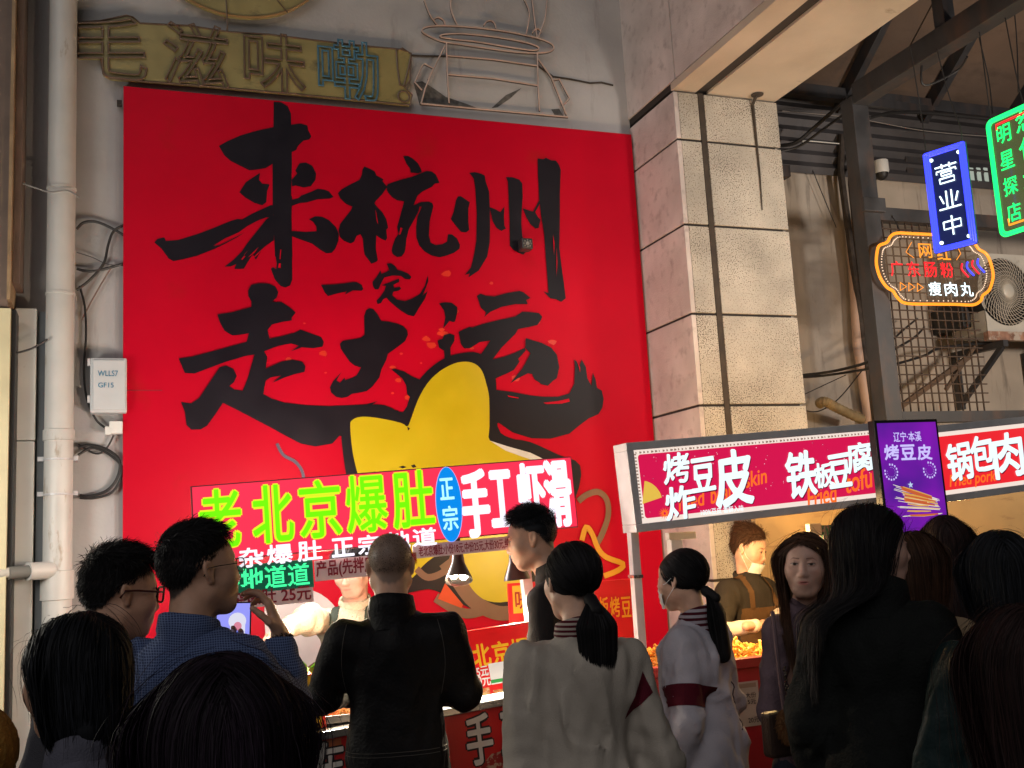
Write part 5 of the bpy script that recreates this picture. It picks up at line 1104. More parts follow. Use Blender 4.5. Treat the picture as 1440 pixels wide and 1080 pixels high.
CR_C = np.array([0, -.014, .034]); CR_R = np.array([.078, .097, .085])
def hairline(cy, male): return np.where(cy > 0, .030+(.050 if male else .037)*cy**1.3, .030+.095*cy)
def scalp_pts(n, rng, male=True, low=0):
    out = []
    while sum(len(o) for o in out) < n:
        d = rng.normal(0, 1, (n*3, 3)); d /= np.linalg.norm(d, axis=1)[:, None]; p = CR_C+d*CR_R; cy = d[:, 1]/np.maximum(1e-6, np.hypot(d[:, 0], d[:, 1]))
        out.append(p[p[:, 2] > hairline(cy, male)+low])
    return np.concatenate(out)[:n]
def ribbons(paths, width, rng):
    """paths (N,S,3) -> ribbon quads facing away from the head axis"""
    N, S_, _ = paths.shape; T = np.gradient(paths, axis=1); T /= np.linalg.norm(T, axis=2)[..., None]+1e-9
    out = paths-np.array([0, -.02, 0]); out[..., 2] *= .35; out /= np.linalg.norm(out, axis=2)[..., None]+1e-9
    Wd = np.cross(T, out); Wd /= np.linalg.norm(Wd, axis=2)[..., None]+1e-9
    tw = rng.normal(0, .45, (N, 1, 1)); Wd = Wd*np.cos(tw)+np.cross(T, Wd)*np.sin(tw)
    prof = np.clip(np.minimum(np.linspace(.6, 1, S_)*1.6, (1.02-np.linspace(0, 1, S_))*4), .08, 1)[None, :, None]
    w = (width*rng.uniform(.6, 1.4, (N, 1, 1)))*prof*.5
    V = np.stack([paths-Wd*w, paths+Wd*w], 2).reshape(-1, 3)
    i = (np.arange(N)[:, None]*S_+np.arange(S_-1)[None, :]).ravel()*2
    return V, np.stack([i, i+1, i+3, i+2], 1), S_-1
def push_out(P, c, r):
    d = (P-c)/r; k = np.linalg.norm(d, axis=-1)[..., None]; return np.where(k < 1, c+d/np.maximum(k, 1e-6)*r, P)
def hang(roots, rng, g, length, S_=22, part=0.0, lift=.012, front=False, wave=0, backz=.16, body=None, gather=0, wind=.25):
    """strands that run over the skull and then hang down; head frame, g = gravity"""
    N = len(roots); p = roots.copy(); out = [p.copy()]; off = rng.uniform(.10, 1, (N, 1))*lift; L = length*rng.uniform(.80, 1.06, (N, 1)); st = L/(S_-1)
    ph = rng.uniform(0, 6.28, (N, 1)); sgn = np.sign(roots[:, :1]-part+rng.normal(0, .006, (N, 1))); sgn[sgn == 0] = 1; R = CR_R+off
    frontness = np.clip((roots[:, 1:2]-.0)/.06, 0, 1)
    for k in range(1, S_):
        h = np.clip((p[:, 2:3]-.02)/.08, 0, 1)
        d = np.tile(g, (N, 1)).astype(float); d[:, 0:1] += sgn*(1.5*h*(0.4+frontness)); d[:, 1:2] -= h*(.2+1.1*frontness)
        if not front: d[:, 1:2] -= .35*np.clip((p[:, 1:2]+.03)/.05, 0, 1)
        if gather: d[:, 0:1] -= p[:, 0:1]*gather*(1-h)
        d /= np.linalg.norm(d, axis=1)[:, None]; p = p+d*st
        jt_ = (.0010+.0016*k/S_)*np.concatenate([np.sin(k*.45+ph*2.1)*np.sin(ph*7), np.cos(k*.38+ph*3.3)*np.cos(ph*5), 0*ph], 1); p = p+jt_
        if wave: p = p+np.concatenate([np.sin(k*.55+ph), np.cos(k*.5+ph*1.3), 0*ph], 1)*wave*np.clip(k/S_, 0, 1)
        e = (p-CR_C)/R; q = np.linalg.norm(e, axis=1)[:, None]; p = np.where(q < 1, CR_C+e/q*R, p)
        p = push_out(p, np.array([0, .020, -.036]), np.array([.074, .088, .096])+off*.6)
        if body is not None: p = body(p, off)
        out.append(p.copy())
    P = np.stack(out, 1)
    for _ in range(2): P[:, 1:-1] = .25*P[:, :-2]+.5*P[:, 1:-1]+.25*P[:, 2:]
    e = (P-CR_C)/(CR_R+off[:, None]*.8); q = np.linalg.norm(e, axis=2)[..., None]; P = np.where((q < 1) & (P[..., 2:3] > 0), CR_C+e/np.maximum(q, 1e-6)*(CR_R+off[:, None]*.8), P)
    bad = ((np.abs(P[..., 0]) < .064) & (P[..., 1] > .025) & (P[..., 2] < .050) & (P[..., 2] > -.135)).any(1); P = P[~bad] if (~bad).sum() > 20 else P
    return P
def back_body(p, off, y0=-.085, y1=-.150, z0=-.12, z1=-.22, fx=.2):
    t = np.clip((z0-p[:, 2:3])/(z0-z1), 0, 1); lim = (y0+(y1-y0)*t)-off*.8+.9*np.maximum(0, np.abs(p[:, 0:1])-.10)*.5
    m = (p[:, 2:3] < z0) & (p[:, 1:2] < .05) & (np.abs(p[:, 0:1]) < fx); q = p.copy(); q[:, 1:2] = np.where(m, np.minimum(p[:, 1:2], lim*t+p[:, 1:2]*(1-t)), p[:, 1:2]); return q
def front_body(p, off):
    q = back_body(p, off); t = np.clip((-.13-p[:, 2:3])/.08, 0, 1); m = (p[:, 1:2] > -.02)
    q[:, 1:2] = np.where(m, np.maximum(q[:, 1:2], .02+.085*t+off), q[:, 1:2]); return q

def fabric(name, rgb, rough=.85, bump=.35, bs=220, var=.12, **k): return mat('cloth_'+name, rgb, rough, var=var, vs=7, bump=bump, bs=bs, spec=.12, **k)
SKINC = dict(a=(.55, .33, .235), b=(.47, .27, .185), c=(.40, .245, .195)); SKIN = dict(a=skin_mat('light', SKINC['a']), b=skin_mat('medium', SKINC['b']), c=skin_mat('fair', SKINC['c']))
STATS = []; HRES = .0036
def person(label, top, Y, yaw, head, male, hair, hair_m, cloth, trousers=None, skin='b', arms=None, bulk=1.0, collar=.03, hw=1.0, lean=(0, 0), hem=.52, hands=None, seed=1, group=None, neckline=0, sleeve=1.0, fold=.006, hairtop=.022, hoffset=0, extra=None, short=0, sh=1.0, hres=.0040):
    rng = np.random.default_rng(seed); q = at(top[0], top[1], Y); H = q[2]-hairtop; HR = rotm(*head); B = rotm(yaw)
    hc = np.array([q[0], q[1], H-.116]); crown = HR@np.array([0, -.014, .116]); hc = np.array([q[0]-crown[0], q[1]-crown[1], H-crown[2]])
    nb = hc-B[:, 1]*(.035+.25*lean[0])+np.array([0, 0, -.165])                   # neck base
    nb = nb-B[:, 1]*lean[0]*.25-B[:, 0]*lean[1]*.25
    org = np.array([nb[0]-B[:, 1][0]*lean[0]-B[:, 0][0]*lean[1], nb[1]-B[:, 1][1]*lean[0]-B[:, 0][1]*lean[1], 0])
    toL = lambda p: B.T@(np.asarray(p, float)-org); fromL = lambda V: V@B.T+org
    nz = nb[2]; n_ = toL(nb); ch = lambda z: np.array([n_[0]*max(0, (z-.9)/(nz-.9)), n_[1]*max(0, (z-.9)/(nz-.9)), z])
    sw = (.172 if male else .152)*sh; shz = nz-.078
    Sj = {s: ch(shz)+np.array([s*sw, -.005, 0]) for s in (-1, 1)}; A = {}
    for s in (-1, 1):
        a = (arms or {}).get(s)
        if a is None: A[s] = (Sj[s]+np.array([s*.075, -.03, -.275]), Sj[s]+np.array([s*.07, .07, -.51]))
        elif a[0] == 'w': A[s] = (toL(a[1]), toL(a[2]))
        else: A[s] = (Sj[s]+np.array(a[1])*(s, 1, 1), Sj[s]+np.array(a[2])*(s, 1, 1))
    # ---- body: one surface for head and neck, plus trunk, limbs and hands in the same mesh
    hl, nl = toL(hc), n_; R = B.T@HR; fr = (R, hl)
    v = Vol(np.minimum(hl-.15, nl-.09), np.maximum(hl+.15, nl+.09), hres); head_sdf(v, fr, male, hw, nl+np.array([0, -.01, -.03])); Vh, Fh = v.mesh()
    cen = (Vh-hl)@R; x, y, z = np.abs(cen[:, 0])/hw, cen[:, 1], cen[:, 2]; pig = np.zeros((len(Vh), 4), np.float32)
    def paint(mask, col, front=.04):
        a_ = np.clip(mask, 0, 1)*(y > front); pig[:, :3] = np.where((a_ > 0)[:, None], pig[:, :3]*(1-a_[:, None])*(pig[:, 3:4] > 0)+np.array(col)*np.where(pig[:, 3:4] > 0, a_[:, None], 1), pig[:, :3]); pig[:, 3] = np.maximum(pig[:, 3], a_)
    soft = lambda d, e: .5-d/e
    base_c = np.array(SKINC[skin])
    paint(.35*np.exp(-((x-.042)/.016)**2-((z+.022)/.016)**2), base_c*(.95, .72, .70), .0)
    paint(soft(np.hypot(x/.0235, (z+.0622)/(.0090 if not male else .0070))-1, .5)*.85, (.30, .105, .09) if not male else (.30, .13, .105), .08)
    zc = .0072+.06*(x-.031); paint(soft(np.hypot((x-.031)/.0140, (z-zc)/.0048)-1, .55), (.30, .27, .25))
    paint(soft(np.hypot((x-.0305)/.0066, (z-zc)/.0056)-1, .5)*(np.hypot((x-.031)/.0150, (z-zc)/.0058) < 1.1), (.012, .008, .006))
    paint(soft(np.abs(z-zc-.0046+8*(x-.031)**2*1.6)/.0016-1, .9)*((x > .0165) & (x < .0465))*.9, (.020, .014, .012))
    bz = .0275+.13*(x-.015)-2.6*np.maximum(0, x-.036)**1.25; paint(soft(np.abs(z-bz)/((.0026 if not male else .0040)*np.clip((.054-x)/.02, .3, 1))-1, 1.2)*((x > .012) & (x < .050))*.85, (.030, .022, .019))
    if hair != 'hat':
        d = cen-CR_C; cy = d[:, 1]/np.maximum(1e-6, np.hypot(d[:, 0], d[:, 1])); thr = hairline(cy, male); ear = (x > .070) & (np.abs(y+.01) < .03) & (z < .045)
        a_ = np.clip((z-thr)/.012+.2*np.sin(cen[:, 0]*300)*np.sin(cen[:, 1]*260), 0, 1)*(~ear); hc_ = np.array(hair_m.node_tree.nodes['Principled BSDF'].inputs['Base Color'].default_value[:3])*1.6+.01 if hair != 'buzz' else np.array((.125, .098, .084))
        pig[:, :3] = np.where((a_ > pig[:, 3])[:, None], hc_, pig[:, :3]); pig[:, 3] = np.maximum(pig[:, 3], a_*(.92 if hair != 'buzz' else .8))
    jt = np.array([q for s in (-1, 1) for q in (Sj[s], A[s][0], A[s][1])]); jl, jh = jt.min(0)-.11, jt.max(0)+.11
    v = Vol(np.minimum((-.30, -.26, 0), jl), np.maximum((.30, .26, nz+.02), jh), .016)
    v.rc(ch(nz-.08), nl, .07, .05, .05); v.el(ch(nz-.16), (.14, .085, .14), .05); v.el(ch(nz-.36), (.125, .08, .15), .05); v.el(ch(nz-.54), (.14, .09, .12), .05)
    hip = nz-.60
    for s in (-1, 1):
        v.rc(Sj[s], A[s][0], .048, .038, .05); v.rc(A[s][0], A[s][1], .038, .027, .03); v.rc((s*.085, 0, hip), (s*.10, .01, hip*.52), .075, .052, .04); v.rc((s*.10, .01, hip*.52), (s*.105, -.01, .09), .05, .036, .03); v.rc((s*.105, -.02, .05), (s*.11, .10, .035), .036, .03, .03)
    Vb, Fb = v.mesh(); VV, FF = [Vh, Vb], [Fh, Fb+len(Vh)]; k = len(Vh)+len(Vb)
    for s in (-1, 1):
        w = A[s][1]; hd = (hands or {}).get(s); d0 = nrm(A[s][1]-A[s][0])
        if hd is None: hd = dict(d=d0, n=(-s*1., .15, 0), curl=(.30, .35, .40, .45))
        dd = np.asarray(hd['d'], float); nn = np.asarray(hd['n'], float)
        if hd.get('world'): dd, nn = B.T@dd, B.T@nn
        v = Vol(w-.20, w+.20, .0042 if hd.get('fine') else .0055); hand_sdf(v, w, dd, nn, s*hd.get('flip', 1), hd.get('curl', (.3, .35, .4, .45)), thumb=hd.get('thumb', .5)); Vq, Fq = v.mesh(); VV.append(Vq); FF.append(Fq+k); k += len(Vq)
    V = np.concatenate(VV); F = np.concatenate(FF)
    body = mesh_obj('person', fromL(V), F, [SKIN[skin]], None, None, True, org)
    if len(body.data.vertices) == len(V):
        P_ = np.zeros((len(V), 4), np.float32); P_[:len(pig)] = pig; ca = body.data.color_attributes.new('pigment', 'FLOAT_COLOR', 'POINT'); ca.data.foreach_set('color', P_.ravel())
    tag(body, label, 'person', group)
    # ---- upper garment
    hz = nz-hem-.10; v = Vol(np.minimum((-.36, -.34, hz-.03), jl-.02), np.maximum((.36, .34, nz+.06), jh), .0095); b_ = bulk
    v.rc(Sj[-1]*(.72, 1, 1)+(0, 0, .002), Sj[1]*(.72, 1, 1)+(0, 0, .002), .062, .062, .04); v.el(ch(nz-.17), (.178*b_*(1 if male else .9)*sh, .118*b_, .165), .06)
    v.el(ch(nz-.38), (.165*b_*(1 if male else .9)*sh, .118*b_, .19), .06); v.rc(ch(nz-.50)*(1, 1, 1)+(-.055*b_, 0, 0), ch(nz-.50)+(.055*b_, 0, 0), .125*b_, .125*b_, .06); v.rc(ch(hz-.02)+(-.06*b_, 0, 0), ch(hz-.02)+(.06*b_, 0, 0), .122*b_, .122*b_, .06)
    v.rc(ch(nz-.085), nl+(0, -.008, -.005), .112, .064, .05)
    for s in (-1, 1):
        e, w = A[s]; cu = e+(w-e)*(1 if not short else .01); r0 = .068*(.5+.5*b_)
        v.rc(Sj[s], e if not short else Sj[s]+(e-Sj[s])*short, r0, r0*.86, .045)
        if not short: v.rc(e, e+(w-e)*sleeve, r0*.84, r0*.66, .03)
    # folds: long soft creases on the trunk, rings on the sleeves
    v.noise(fold, (14, 14, 5), seed); v.noise(fold*.5, (32, 32, 15), seed+1); v.noise(fold*.22, (70, 70, 40), seed+2); v.crease(fold*.75, (16, 16, 9), seed+3)
    sl, X = v.sub([a[0] for a in v.ax], [a[-1] for a in v.ax])
    for s in (-1, 1):
        e, w = A[s]
        for a, b in ((Sj[s], e), (e, w)):
            ab = b-a; t = np.clip(((X-a)@ab)/(ab@ab), 0, 1); dd = np.linalg.norm(X-a-t[..., None]*ab, axis=-1); L_ = np.linalg.norm(ab)
            f = np.exp(-(dd/.085)**4)*np.sin(2*pi*t*L_/.058+3*np.sin(X[..., 0]*23+seed)+X[..., 2]*9)*(.35+.65*np.exp(-((t-(1 if a is Sj[s] else 0))/.35)**2)); v.V += (fold*.30*f).astype(np.float32)
    v.cut((0, 0, hz), (0, 0, -1))
    for s in (-1, 1):
        if not short:
            e, w = A[s]; c_ = e+(w-e)*sleeve; d_ = nrm(w-e); dd = np.linalg.norm(X-c_, axis=-1); v.V = np.where(dd < .12, np.maximum(v.V, ((X-c_)@d_).astype(np.float32)), v.V)
    Vg, Fg = v.mesh()
    keep = np.ones(len(Fg), bool); gm = np.zeros(len(Fg), np.int32); mats = [cloth] if not isinstance(cloth, (list, tuple)) else list(cloth)
    if extra and 'region' in extra: gm = extra['region'](Vg[Fg].mean(1), Sj, A, nz, n_).astype(np.int32)
    gname = (extra or {}).get('garment', 'jacket'); gar = mesh_obj(gname, fromL(Vg), Fg, mats, body, gm, True)
    # ---- collar: a rolled band round the neck
    if collar:
        cm = (extra or {}).get('collar_mat', mats[0]); g = G(); rings = []
        ex = (extra or {}).get('collar_r', .066 if male else .058); n = 30
        for (dr, dz) in ((.016, -.075), (.006, -.030), (.012, 0), (.006, collar), (-.001, collar+.002), (-.004, collar-.004), (-.003, -.02)):
            rings.append([n_+np.array([(ex+dr)*cos(t)*1.08, (ex+dr)*sin(t)*1.0-.008, dz+.012-.022*sin(t)+.002*sin(3*t+seed)]) for t in np.linspace(0, 2*pi, n+1)[:-1]])
        V_ = np.array(rings).reshape(-1, 3); F_ = [(i*n+k, i*n+(k+1) % n, (i+1)*n+(k+1) % n, (i+1)*n+k) for i in range(len(rings)-1) for k in range(n)]
        mesh_obj('collar', fromL(V_), F_, [cm], body, None, True)
    # ---- trousers and shoes
    v = Vol((-.32, -.26, .03), (.32, .30, hz+.12), .018); v.el((0, 0, hip+.02), (.165, .115, .13), .04); v.rc(ch(hz+.04)*(1, 1, 1)+(-.05, 0, 0), ch(hz+.04)+(.05, 0, 0), .105, .105, .05)
    for s in (-1, 1): v.rc((s*.085, 0, hip), (s*.10, .012, hip*.52), .095, .073, .05); v.rc((s*.10, .012, hip*.52), (s*.105, -.01, .06), .073, .062, .03)
    v.noise(.006, (20, 20, 12), seed+5); v.cut((0, 0, .07), (0, 0, -1)); Vt, Ft = v.mesh(); mesh_obj('trousers', fromL(Vt), Ft, [trousers or fabric('denim_dark', (.025, .03, .045))], body, None, True)
    for s in (-1, 1):
        v = Vol((s*.11-.08, -.12, -.012), (s*.11+.08, .20, .14), .010); v.rc((s*.107, -.045, .05), (s*.112, .115, .04), .048, .040, .03); v.rc((s*.105, -.03, .06), (s*.105, -.02, .10), .05, .048, .03); v.cut((0, 0, 0.002), (0, 0, -1)); Vs, Fs = v.mesh(); mesh_obj('shoe', fromL(Vs), Fs, [fabric('shoe', (.03, .03, .032), .5)], body, None, True)
    # ---- hair (head frame)
    toW = lambda V: fromL(V@R.T+hl); g_ = R.T@np.array([0, 0, -1.]); st = hair if isinstance(hair, str) else hair[0]; hp = {} if isinstance(hair, str) else hair[1]
    HV, HF, HS = [], [], []
    def addh(V, F, seg=0):
        HS.append((len(F), seg))
        HF.append(F+sum(len(a) for a in HV)); HV.append(V)
    def cap(infl, low=0, extra_=None, cutf=True):
        v = Vol((-.17, -.24, -.30), (.17, .16, .17), .0055); v.el(CR_C, CR_R+infl, .01)
        if extra_: extra_(v)
        sl, X = v.sub([a[0] for a in v.ax], [a[-1] for a in v.ax]); d = X-CR_C; cy = d[..., 1]/np.maximum(1e-6, np.hypot(d[..., 0], d[..., 1]))
        thr = hairline(cy, male)+low+.006*np.sin(d[..., 0]*160+seed)+.005*np.sin(d[..., 1]*140)
        if cutf: v.V = np.maximum(v.V, ((thr-X[..., 2])*.8).astype(np.float32))
        v.noise(.0022, (55, 55, 40), seed+9); return v
    if st == 'short':
        up = hp.get('up', .5); top_l = hp.get('len', .05); side = hp.get('side', .014); infl = hp.get('infl', .010)
        v = Vol((-.12, -.15, -.08), (.12, .15, .18), .005); v.el(CR_C+(0, .004, .008), CR_R+np.array([-.002, -.002, infl]), .01); sl, X = v.sub([a[0] for a in v.ax], [a[-1] for a in v.ax]); d = X-CR_C
        cy = d[..., 1]/np.maximum(1e-6, np.hypot(d[..., 0], d[..., 1])); v.V = np.maximum(v.V, ((hairline(cy, True)+.012+.006*np.sin(X[..., 0]*190)+.03*np.clip(-cy, 0, 1)-X[..., 2])*.8).astype(np.float32)); v.noise(.005, (60, 60, 50), seed+9); addh(*v.mesh())
        ro = scalp_pts(8500, rng); n = (ro-CR_C)/CR_R; n /= np.linalg.norm(n, axis=1)[:, None]; tt = np.clip((ro[:, 2:3]-.055)/.045, 0, 1)
        fl = np.array(hp.get('flow', (0, .7, .25)))[None]*tt+np.array([0, -.45, -.8])[None]*(1-tt); d0 = n*(up*tt+.10*(1-tt))+fl*(1-up*.5)+rng.normal(0, .20, ro.shape); d0 /= np.linalg.norm(d0, axis=1)[:, None]
        L_ = (side+(top_l-side)*tt)*rng.uniform(.5, 1.15, (len(ro), 1)); ro2 = ro+n*(infl+.004)*tt; S_ = 6; ks = np.linspace(0, 1, S_)[None, :, None]
        P = ro2[:, None]+d0[:, None]*L_[:, None]*ks+(g_*.25+n*-.12)[:, None]*L_[:, None]*ks**2; addh(*ribbons(P, .0013, rng))
    elif st == 'buzz':
        ro = scalp_pts(6000, rng, True, .002); n = (ro-CR_C)/CR_R; n /= np.linalg.norm(n, axis=1)[:, None]; d0 = n+rng.normal(0, .5, ro.shape)+np.array([0, -.2, -.35]); L_ = rng.uniform(.001, .0032, (len(ro), 1))
        P = ro[:, None]-n[:, None]*.002+d0[:, None]*L_[:, None]*np.linspace(0, 1, 3)[None, :, None]; addh(*ribbons(P, .0007, rng))
    elif st in ('long', 'bob'):
        L = hp.get('len', .5 if st == 'long' else .30); front = hp.get('front', False); lift = hp.get('lift', .013); zb = -(L-.18); bw = hp.get('w', .085)
        def inner(v):
            z1 = max(-.27, zb+.06)
            v.rc((-.030, -.040, -.01), (-.032, -.060, max(z1, -.16)), .050, .036, .03); v.rc((.030, -.040, -.01), (.032, -.060, max(z1, -.16)), .050, .036, .03)
        v = cap(.003, -.004, None, True); addh(*v.mesh())
        if not front or hp.get('core', True):
            v = Vol((-.16, -.20, -.32), (.16, .06, .02), .006); inner(v); v.el((0, .03, -.03), (.074, .075, .11), .0, 0); v.noise(.004, (40, 40, 10), seed+4); addh(*v.mesh())
        ro = scalp_pts(hp.get('n', 6500), rng, False); bo = hp.get('back', 0); bf = front_body if front else (lambda p, o: back_body(p, o, -.085-bo*.3, -.150-bo))
        P = hang(ro, rng, g_, L, 22, hp.get('part', .0), lift, front, hp.get('wave', 0.0), body=(lambda p, o: bf(p, o)) if st == 'long' else None, gather=hp.get('gather', 1.2))
        if st == 'bob':
            zt = hp.get('zt', -.13); t = np.clip((zt+.05-P[..., 2])/.06, 0, 1)[..., None]; P = P*(1-t*.10)+np.array([0, -.01, zt*.9])*t*.10
            P[..., 2] = np.where(P[..., 2] < zt, zt+(P[..., 2]-zt)*.12+rng.normal(0, .006, P.shape[:1])[:, None], P[..., 2])
        addh(*ribbons(P, hp.get('rw', .0022), rng))
        fw = scalp_pts(220, rng, False); P = hang(fw, rng, g_, L*.9, 22, 0, lift*2.4, front, .004+hp.get('wave', 0), body=(lambda p, o: bf(p, o)) if st == 'long' else None); addh(*ribbons(P if st == 'long' else P[:, :14], .0010, rng))
    elif st == 'pony':
        v = cap(.006, -.002); addh(*v.mesh()); tie = np.array(hp.get('tie', (0, -.112, -.052))); L = hp.get('len', .30)
        ro = scalp_pts(5200, rng, False); td = (tie-CR_C)/CR_R; td /= np.linalg.norm(td); a = (ro-CR_C)/CR_R; a /= np.linalg.norm(a, axis=1)[:, None]
        om = np.arccos(np.clip(a@td, -.999, .999))[:, None, None]; ks = np.linspace(0, 1, 12)[None, :, None]; sp = (np.sin((1-ks)*om)*a[:, None]+np.sin(ks*om)*td[None, None])/np.sin(om)
        P1_ = CR_C+sp*(CR_R+rng.uniform(.002, .012, (len(ro), 1, 1))*np.sin(ks*pi*.9+.2)); addh(*ribbons(P1_, .0022, rng))
        Nt = 3000; an = rng.uniform(0, 6.28, Nt); rr = np.sqrt(rng.uniform(0, 1, Nt)); ks = np.linspace(0, 1, 16)[None, :]; rad = .012+.034*np.clip(ks*2.6, 0, 1)*(1-.25*ks)*hp.get('fat', 1)
        LL = L*rng.uniform(.85, 1.03, (Nt, 1)); gz = g_; base_ = tie[None, None]+np.array([0, -.022, 0])*np.sin(np.clip(ks*4, 0, pi/2))[..., None]+gz[None, None]*(ks*LL)[..., None]+np.array(hp.get('drift', (0, 0, 0)))[None, None]*(ks**1.3)[..., None]
        P2_ = base_+np.stack([np.cos(an)[:, None]*rr[:, None]*rad*1.15, np.sin(an)[:, None]*rr[:, None]*rad*.8, 0*rad+0*an[:, None]], -1); addh(*ribbons(P2_, .0022, rng))
        v = Vol(tie-.09, tie+(.09, .09, .09), .006); v.rc(tie+(0, .01, .0), tie+(0, -.03, -.03), .022, .020, .02); addh(*v.mesh())
        bz = base_[0]; v = Vol(bz.min(0)-.06, bz.max(0)+.06, .007)
        for i in range(0, 14): v.rc(bz[i], bz[i+1], .8*float(.012+.030*min(1, i/15*2.6)), .8*float(.012+.030*min(1, (i+1)/15*2.6)), .01)
        addh(*v.mesh())
        fl_ = scalp_pts(4, rng, False, -.012); fl_ = fl_[fl_[:, 2] < .02]; 
        if len(fl_) > 99: addh(*ribbons(hang(fl_, rng, g_, .10, 8, 0, .012), .0009, rng))
    elif st == 'hat':
        v = Vol((-.15, -.17, -.10), (.15, .17, .19), .006); v.el((0, -.014, .045), (.094, .112, .098), .01); v.cut((0, 0, -.03), (0, -.1, -1)); v.noise(.002, (160, 160, 20), 3); addh(*v.mesh())
    hv, hf = np.concatenate(HV), np.concatenate(HF); hb = hair_m.node_tree.nodes['Principled BSDF'].inputs['Base Color'].default_value; hms = [hair_m]+[hairmat(hair_m.name[5:]+t, tuple(c*q for c in hb[:3])) for t, q in (('_light', 1.6), ('_deep', .6))] if st not in ('hat',) else [hair_m]
    hmi = np.zeros(len(hf), np.int32); k = 0
    for A_, S2 in HS:
        if S2: hmi[k:k+A_] = np.repeat(rng.choice([0, 0, 1, 2], A_//S2), S2)
        k += A_
    mesh_obj('hat' if st == 'hat' else 'hair', toW(hv), hf, hms, body, hmi if st != 'hat' else None, st not in ('buzz',))
    info = dict(body=body, toW=toW, fromL=fromL, toL=toL, gar=gar, B=B, R=HR, Sj=Sj, A=A, nz=nz, n=n_, Vg=Vg, Fg=Fg, hc=hc, org=org)
    STATS.append((label[:30], len(V), len(Vg), len(hv))); return info
# ------------------------------------------------------------------ the crowd
from mathutils.bvhtree import BVHTree
def patch(info, cond, off, m, name, thick=True):
    V, F = info['Vg'], info['Fg']; c = V[F].mean(1); k = cond(c, info); Fk = F[k]
    if len(Fk) == 0: return
    fn = np.cross(V[F[:, 2]]-V[F[:, 0]], V[F[:, 3]]-V[F[:, 1]]); fn /= np.linalg.norm(fn, axis=1)[:, None]+1e-9; vn = np.zeros_like(V)
    for j in range(4): np.add.at(vn, F[:, j], fn)
    vn /= np.linalg.norm(vn, axis=1)[:, None]+1e-9
    u, inv = np.unique(Fk, return_inverse=True); o = mesh_obj(name, info['fromL'](V[u]+vn[u]*off), inv.reshape(-1, 4), [m], info['body'], None, True)
    return o
def seam(info, pts, m, name='seam', r=.0016):
    """stitching: local points cast onto the garment from outside; pts are (origin, direction)"""
    bv = BVHTree.FromPolygons([Vector(p) for p in info['Vg']], [tuple(f) for f in info['Fg']]); P = []
    for o, d in pts:
        h = bv.ray_cast(Vector(o), Vector(d))
        if h[0] is not None: P.append(np.array(h[0])+np.array(h[1])*.001)
    if len(P) > 3: return mesh_obj(name, info['fromL'](np.array((g := G().tube(P, r, 4)).v)), g.f, [m], info['body'], None, True)
def decal(info, corners, dirs, m, name, n=14, off=.0022):
    """cloth patch: a bilinear grid between four local corners, cast onto the garment"""
    bv = BVHTree.FromPolygons([Vector(p) for p in info['Vg']], [tuple(f) for f in info['Fg']]); a, b, c, d = [np.asarray(q, float) for q in corners]; V = []
    for j in range(n+1):
        for i in range(n+1):
            s, t = i/n, j/n; p = (a*(1-s)+b*s)*(1-t)+(d*(1-s)+c*s)*t; h = bv.ray_cast(Vector(p), Vector(dirs)); V.append(np.array(h[0])+np.array(h[1])*off if h[0] is not None else p+np.asarray(dirs)*.12)
    F = [(j*(n+1)+i, j*(n+1)+i+1, (j+1)*(n+1)+i+1, (j+1)*(n+1)+i) for j in range(n) for i in range(n)]
    return mesh_obj(name, info['fromL'](np.array(V)), F, [m], info['body'], None, True)
def band(info, a, b, t0, t1, m, name, n=28, off=.003):
    bv = BVHTree.FromPolygons([Vector(p) for p in info['Vg']], [tuple(f) for f in info['Fg']]); d = nrm(b-a); x = nrm(np.cross(d, (0, 1, 0))); y = np.cross(d, x); V = []; K = 7
    for j in range(K):
        for i in range(n):
            th = 2*pi*i/n; c = a+(b-a)*(t0+(t1-t0)*j/(K-1)); o = x*cos(th)+y*sin(th); h = bv.ray_cast(Vector(c+o*.16), Vector(-o), .16); V.append(np.array(h[0])+o*off if h[0] is not None else c+o*.06)
    F = [(j*n+i, j*n+(i+1) % n, (j+1)*n+(i+1) % n, (j+1)*n+i) for j in range(K-1) for i in range(n)]
    return mesh_obj(name, info['fromL'](np.array(V)), F, [m], info['body'], None, True)
def glasses(info, m, r=.0017, w=.026, h=.019, lens=True):
    g = G()
    for s in (-1, 1):
        ring = [info['toW'](np.array([[s*.033+a, .1045-.10*abs(s*.033+a)*.5, .006+b]]))[0] for a, b in rrect(-w, -h, w, h, .012, 4)]
        g.tube(ring, r, 6, closed=True); g.tube(list(info['toW'](np.array([[s*(.033+w), .100, .012], [s*.080, .085, .013], [s*.084, .02, .014], [s*.086, -.014, .012], [s*.083, -.026, -.008]]))), r, 6)
    g.tube(list(info['toW'](np.array([[-.008, .104, .010], [0, .108, .012], [.008, .104, .010]]))), r, 6)
    mesh_obj('glasses', g.v, g.f, [m], info['body'], None, True)
    if lens:
        g = G()
        for s in (-1, 1):
            q = [info['toW'](np.array([[s*.033+a, .1045-.10*abs(s*.033+a)*.5, .006+b]]))[0] for a, b in rrect(-w+.001, -h+.001, w-.001, h-.001, .011, 4)]; g.add(q, [tuple(range(len(q)))])
        mesh_obj('lens', g.v, g.f, [mat('lens_glass', (.55, .60, .65), .03, var=0, alpha=.22, spec=.8)], info['body'])
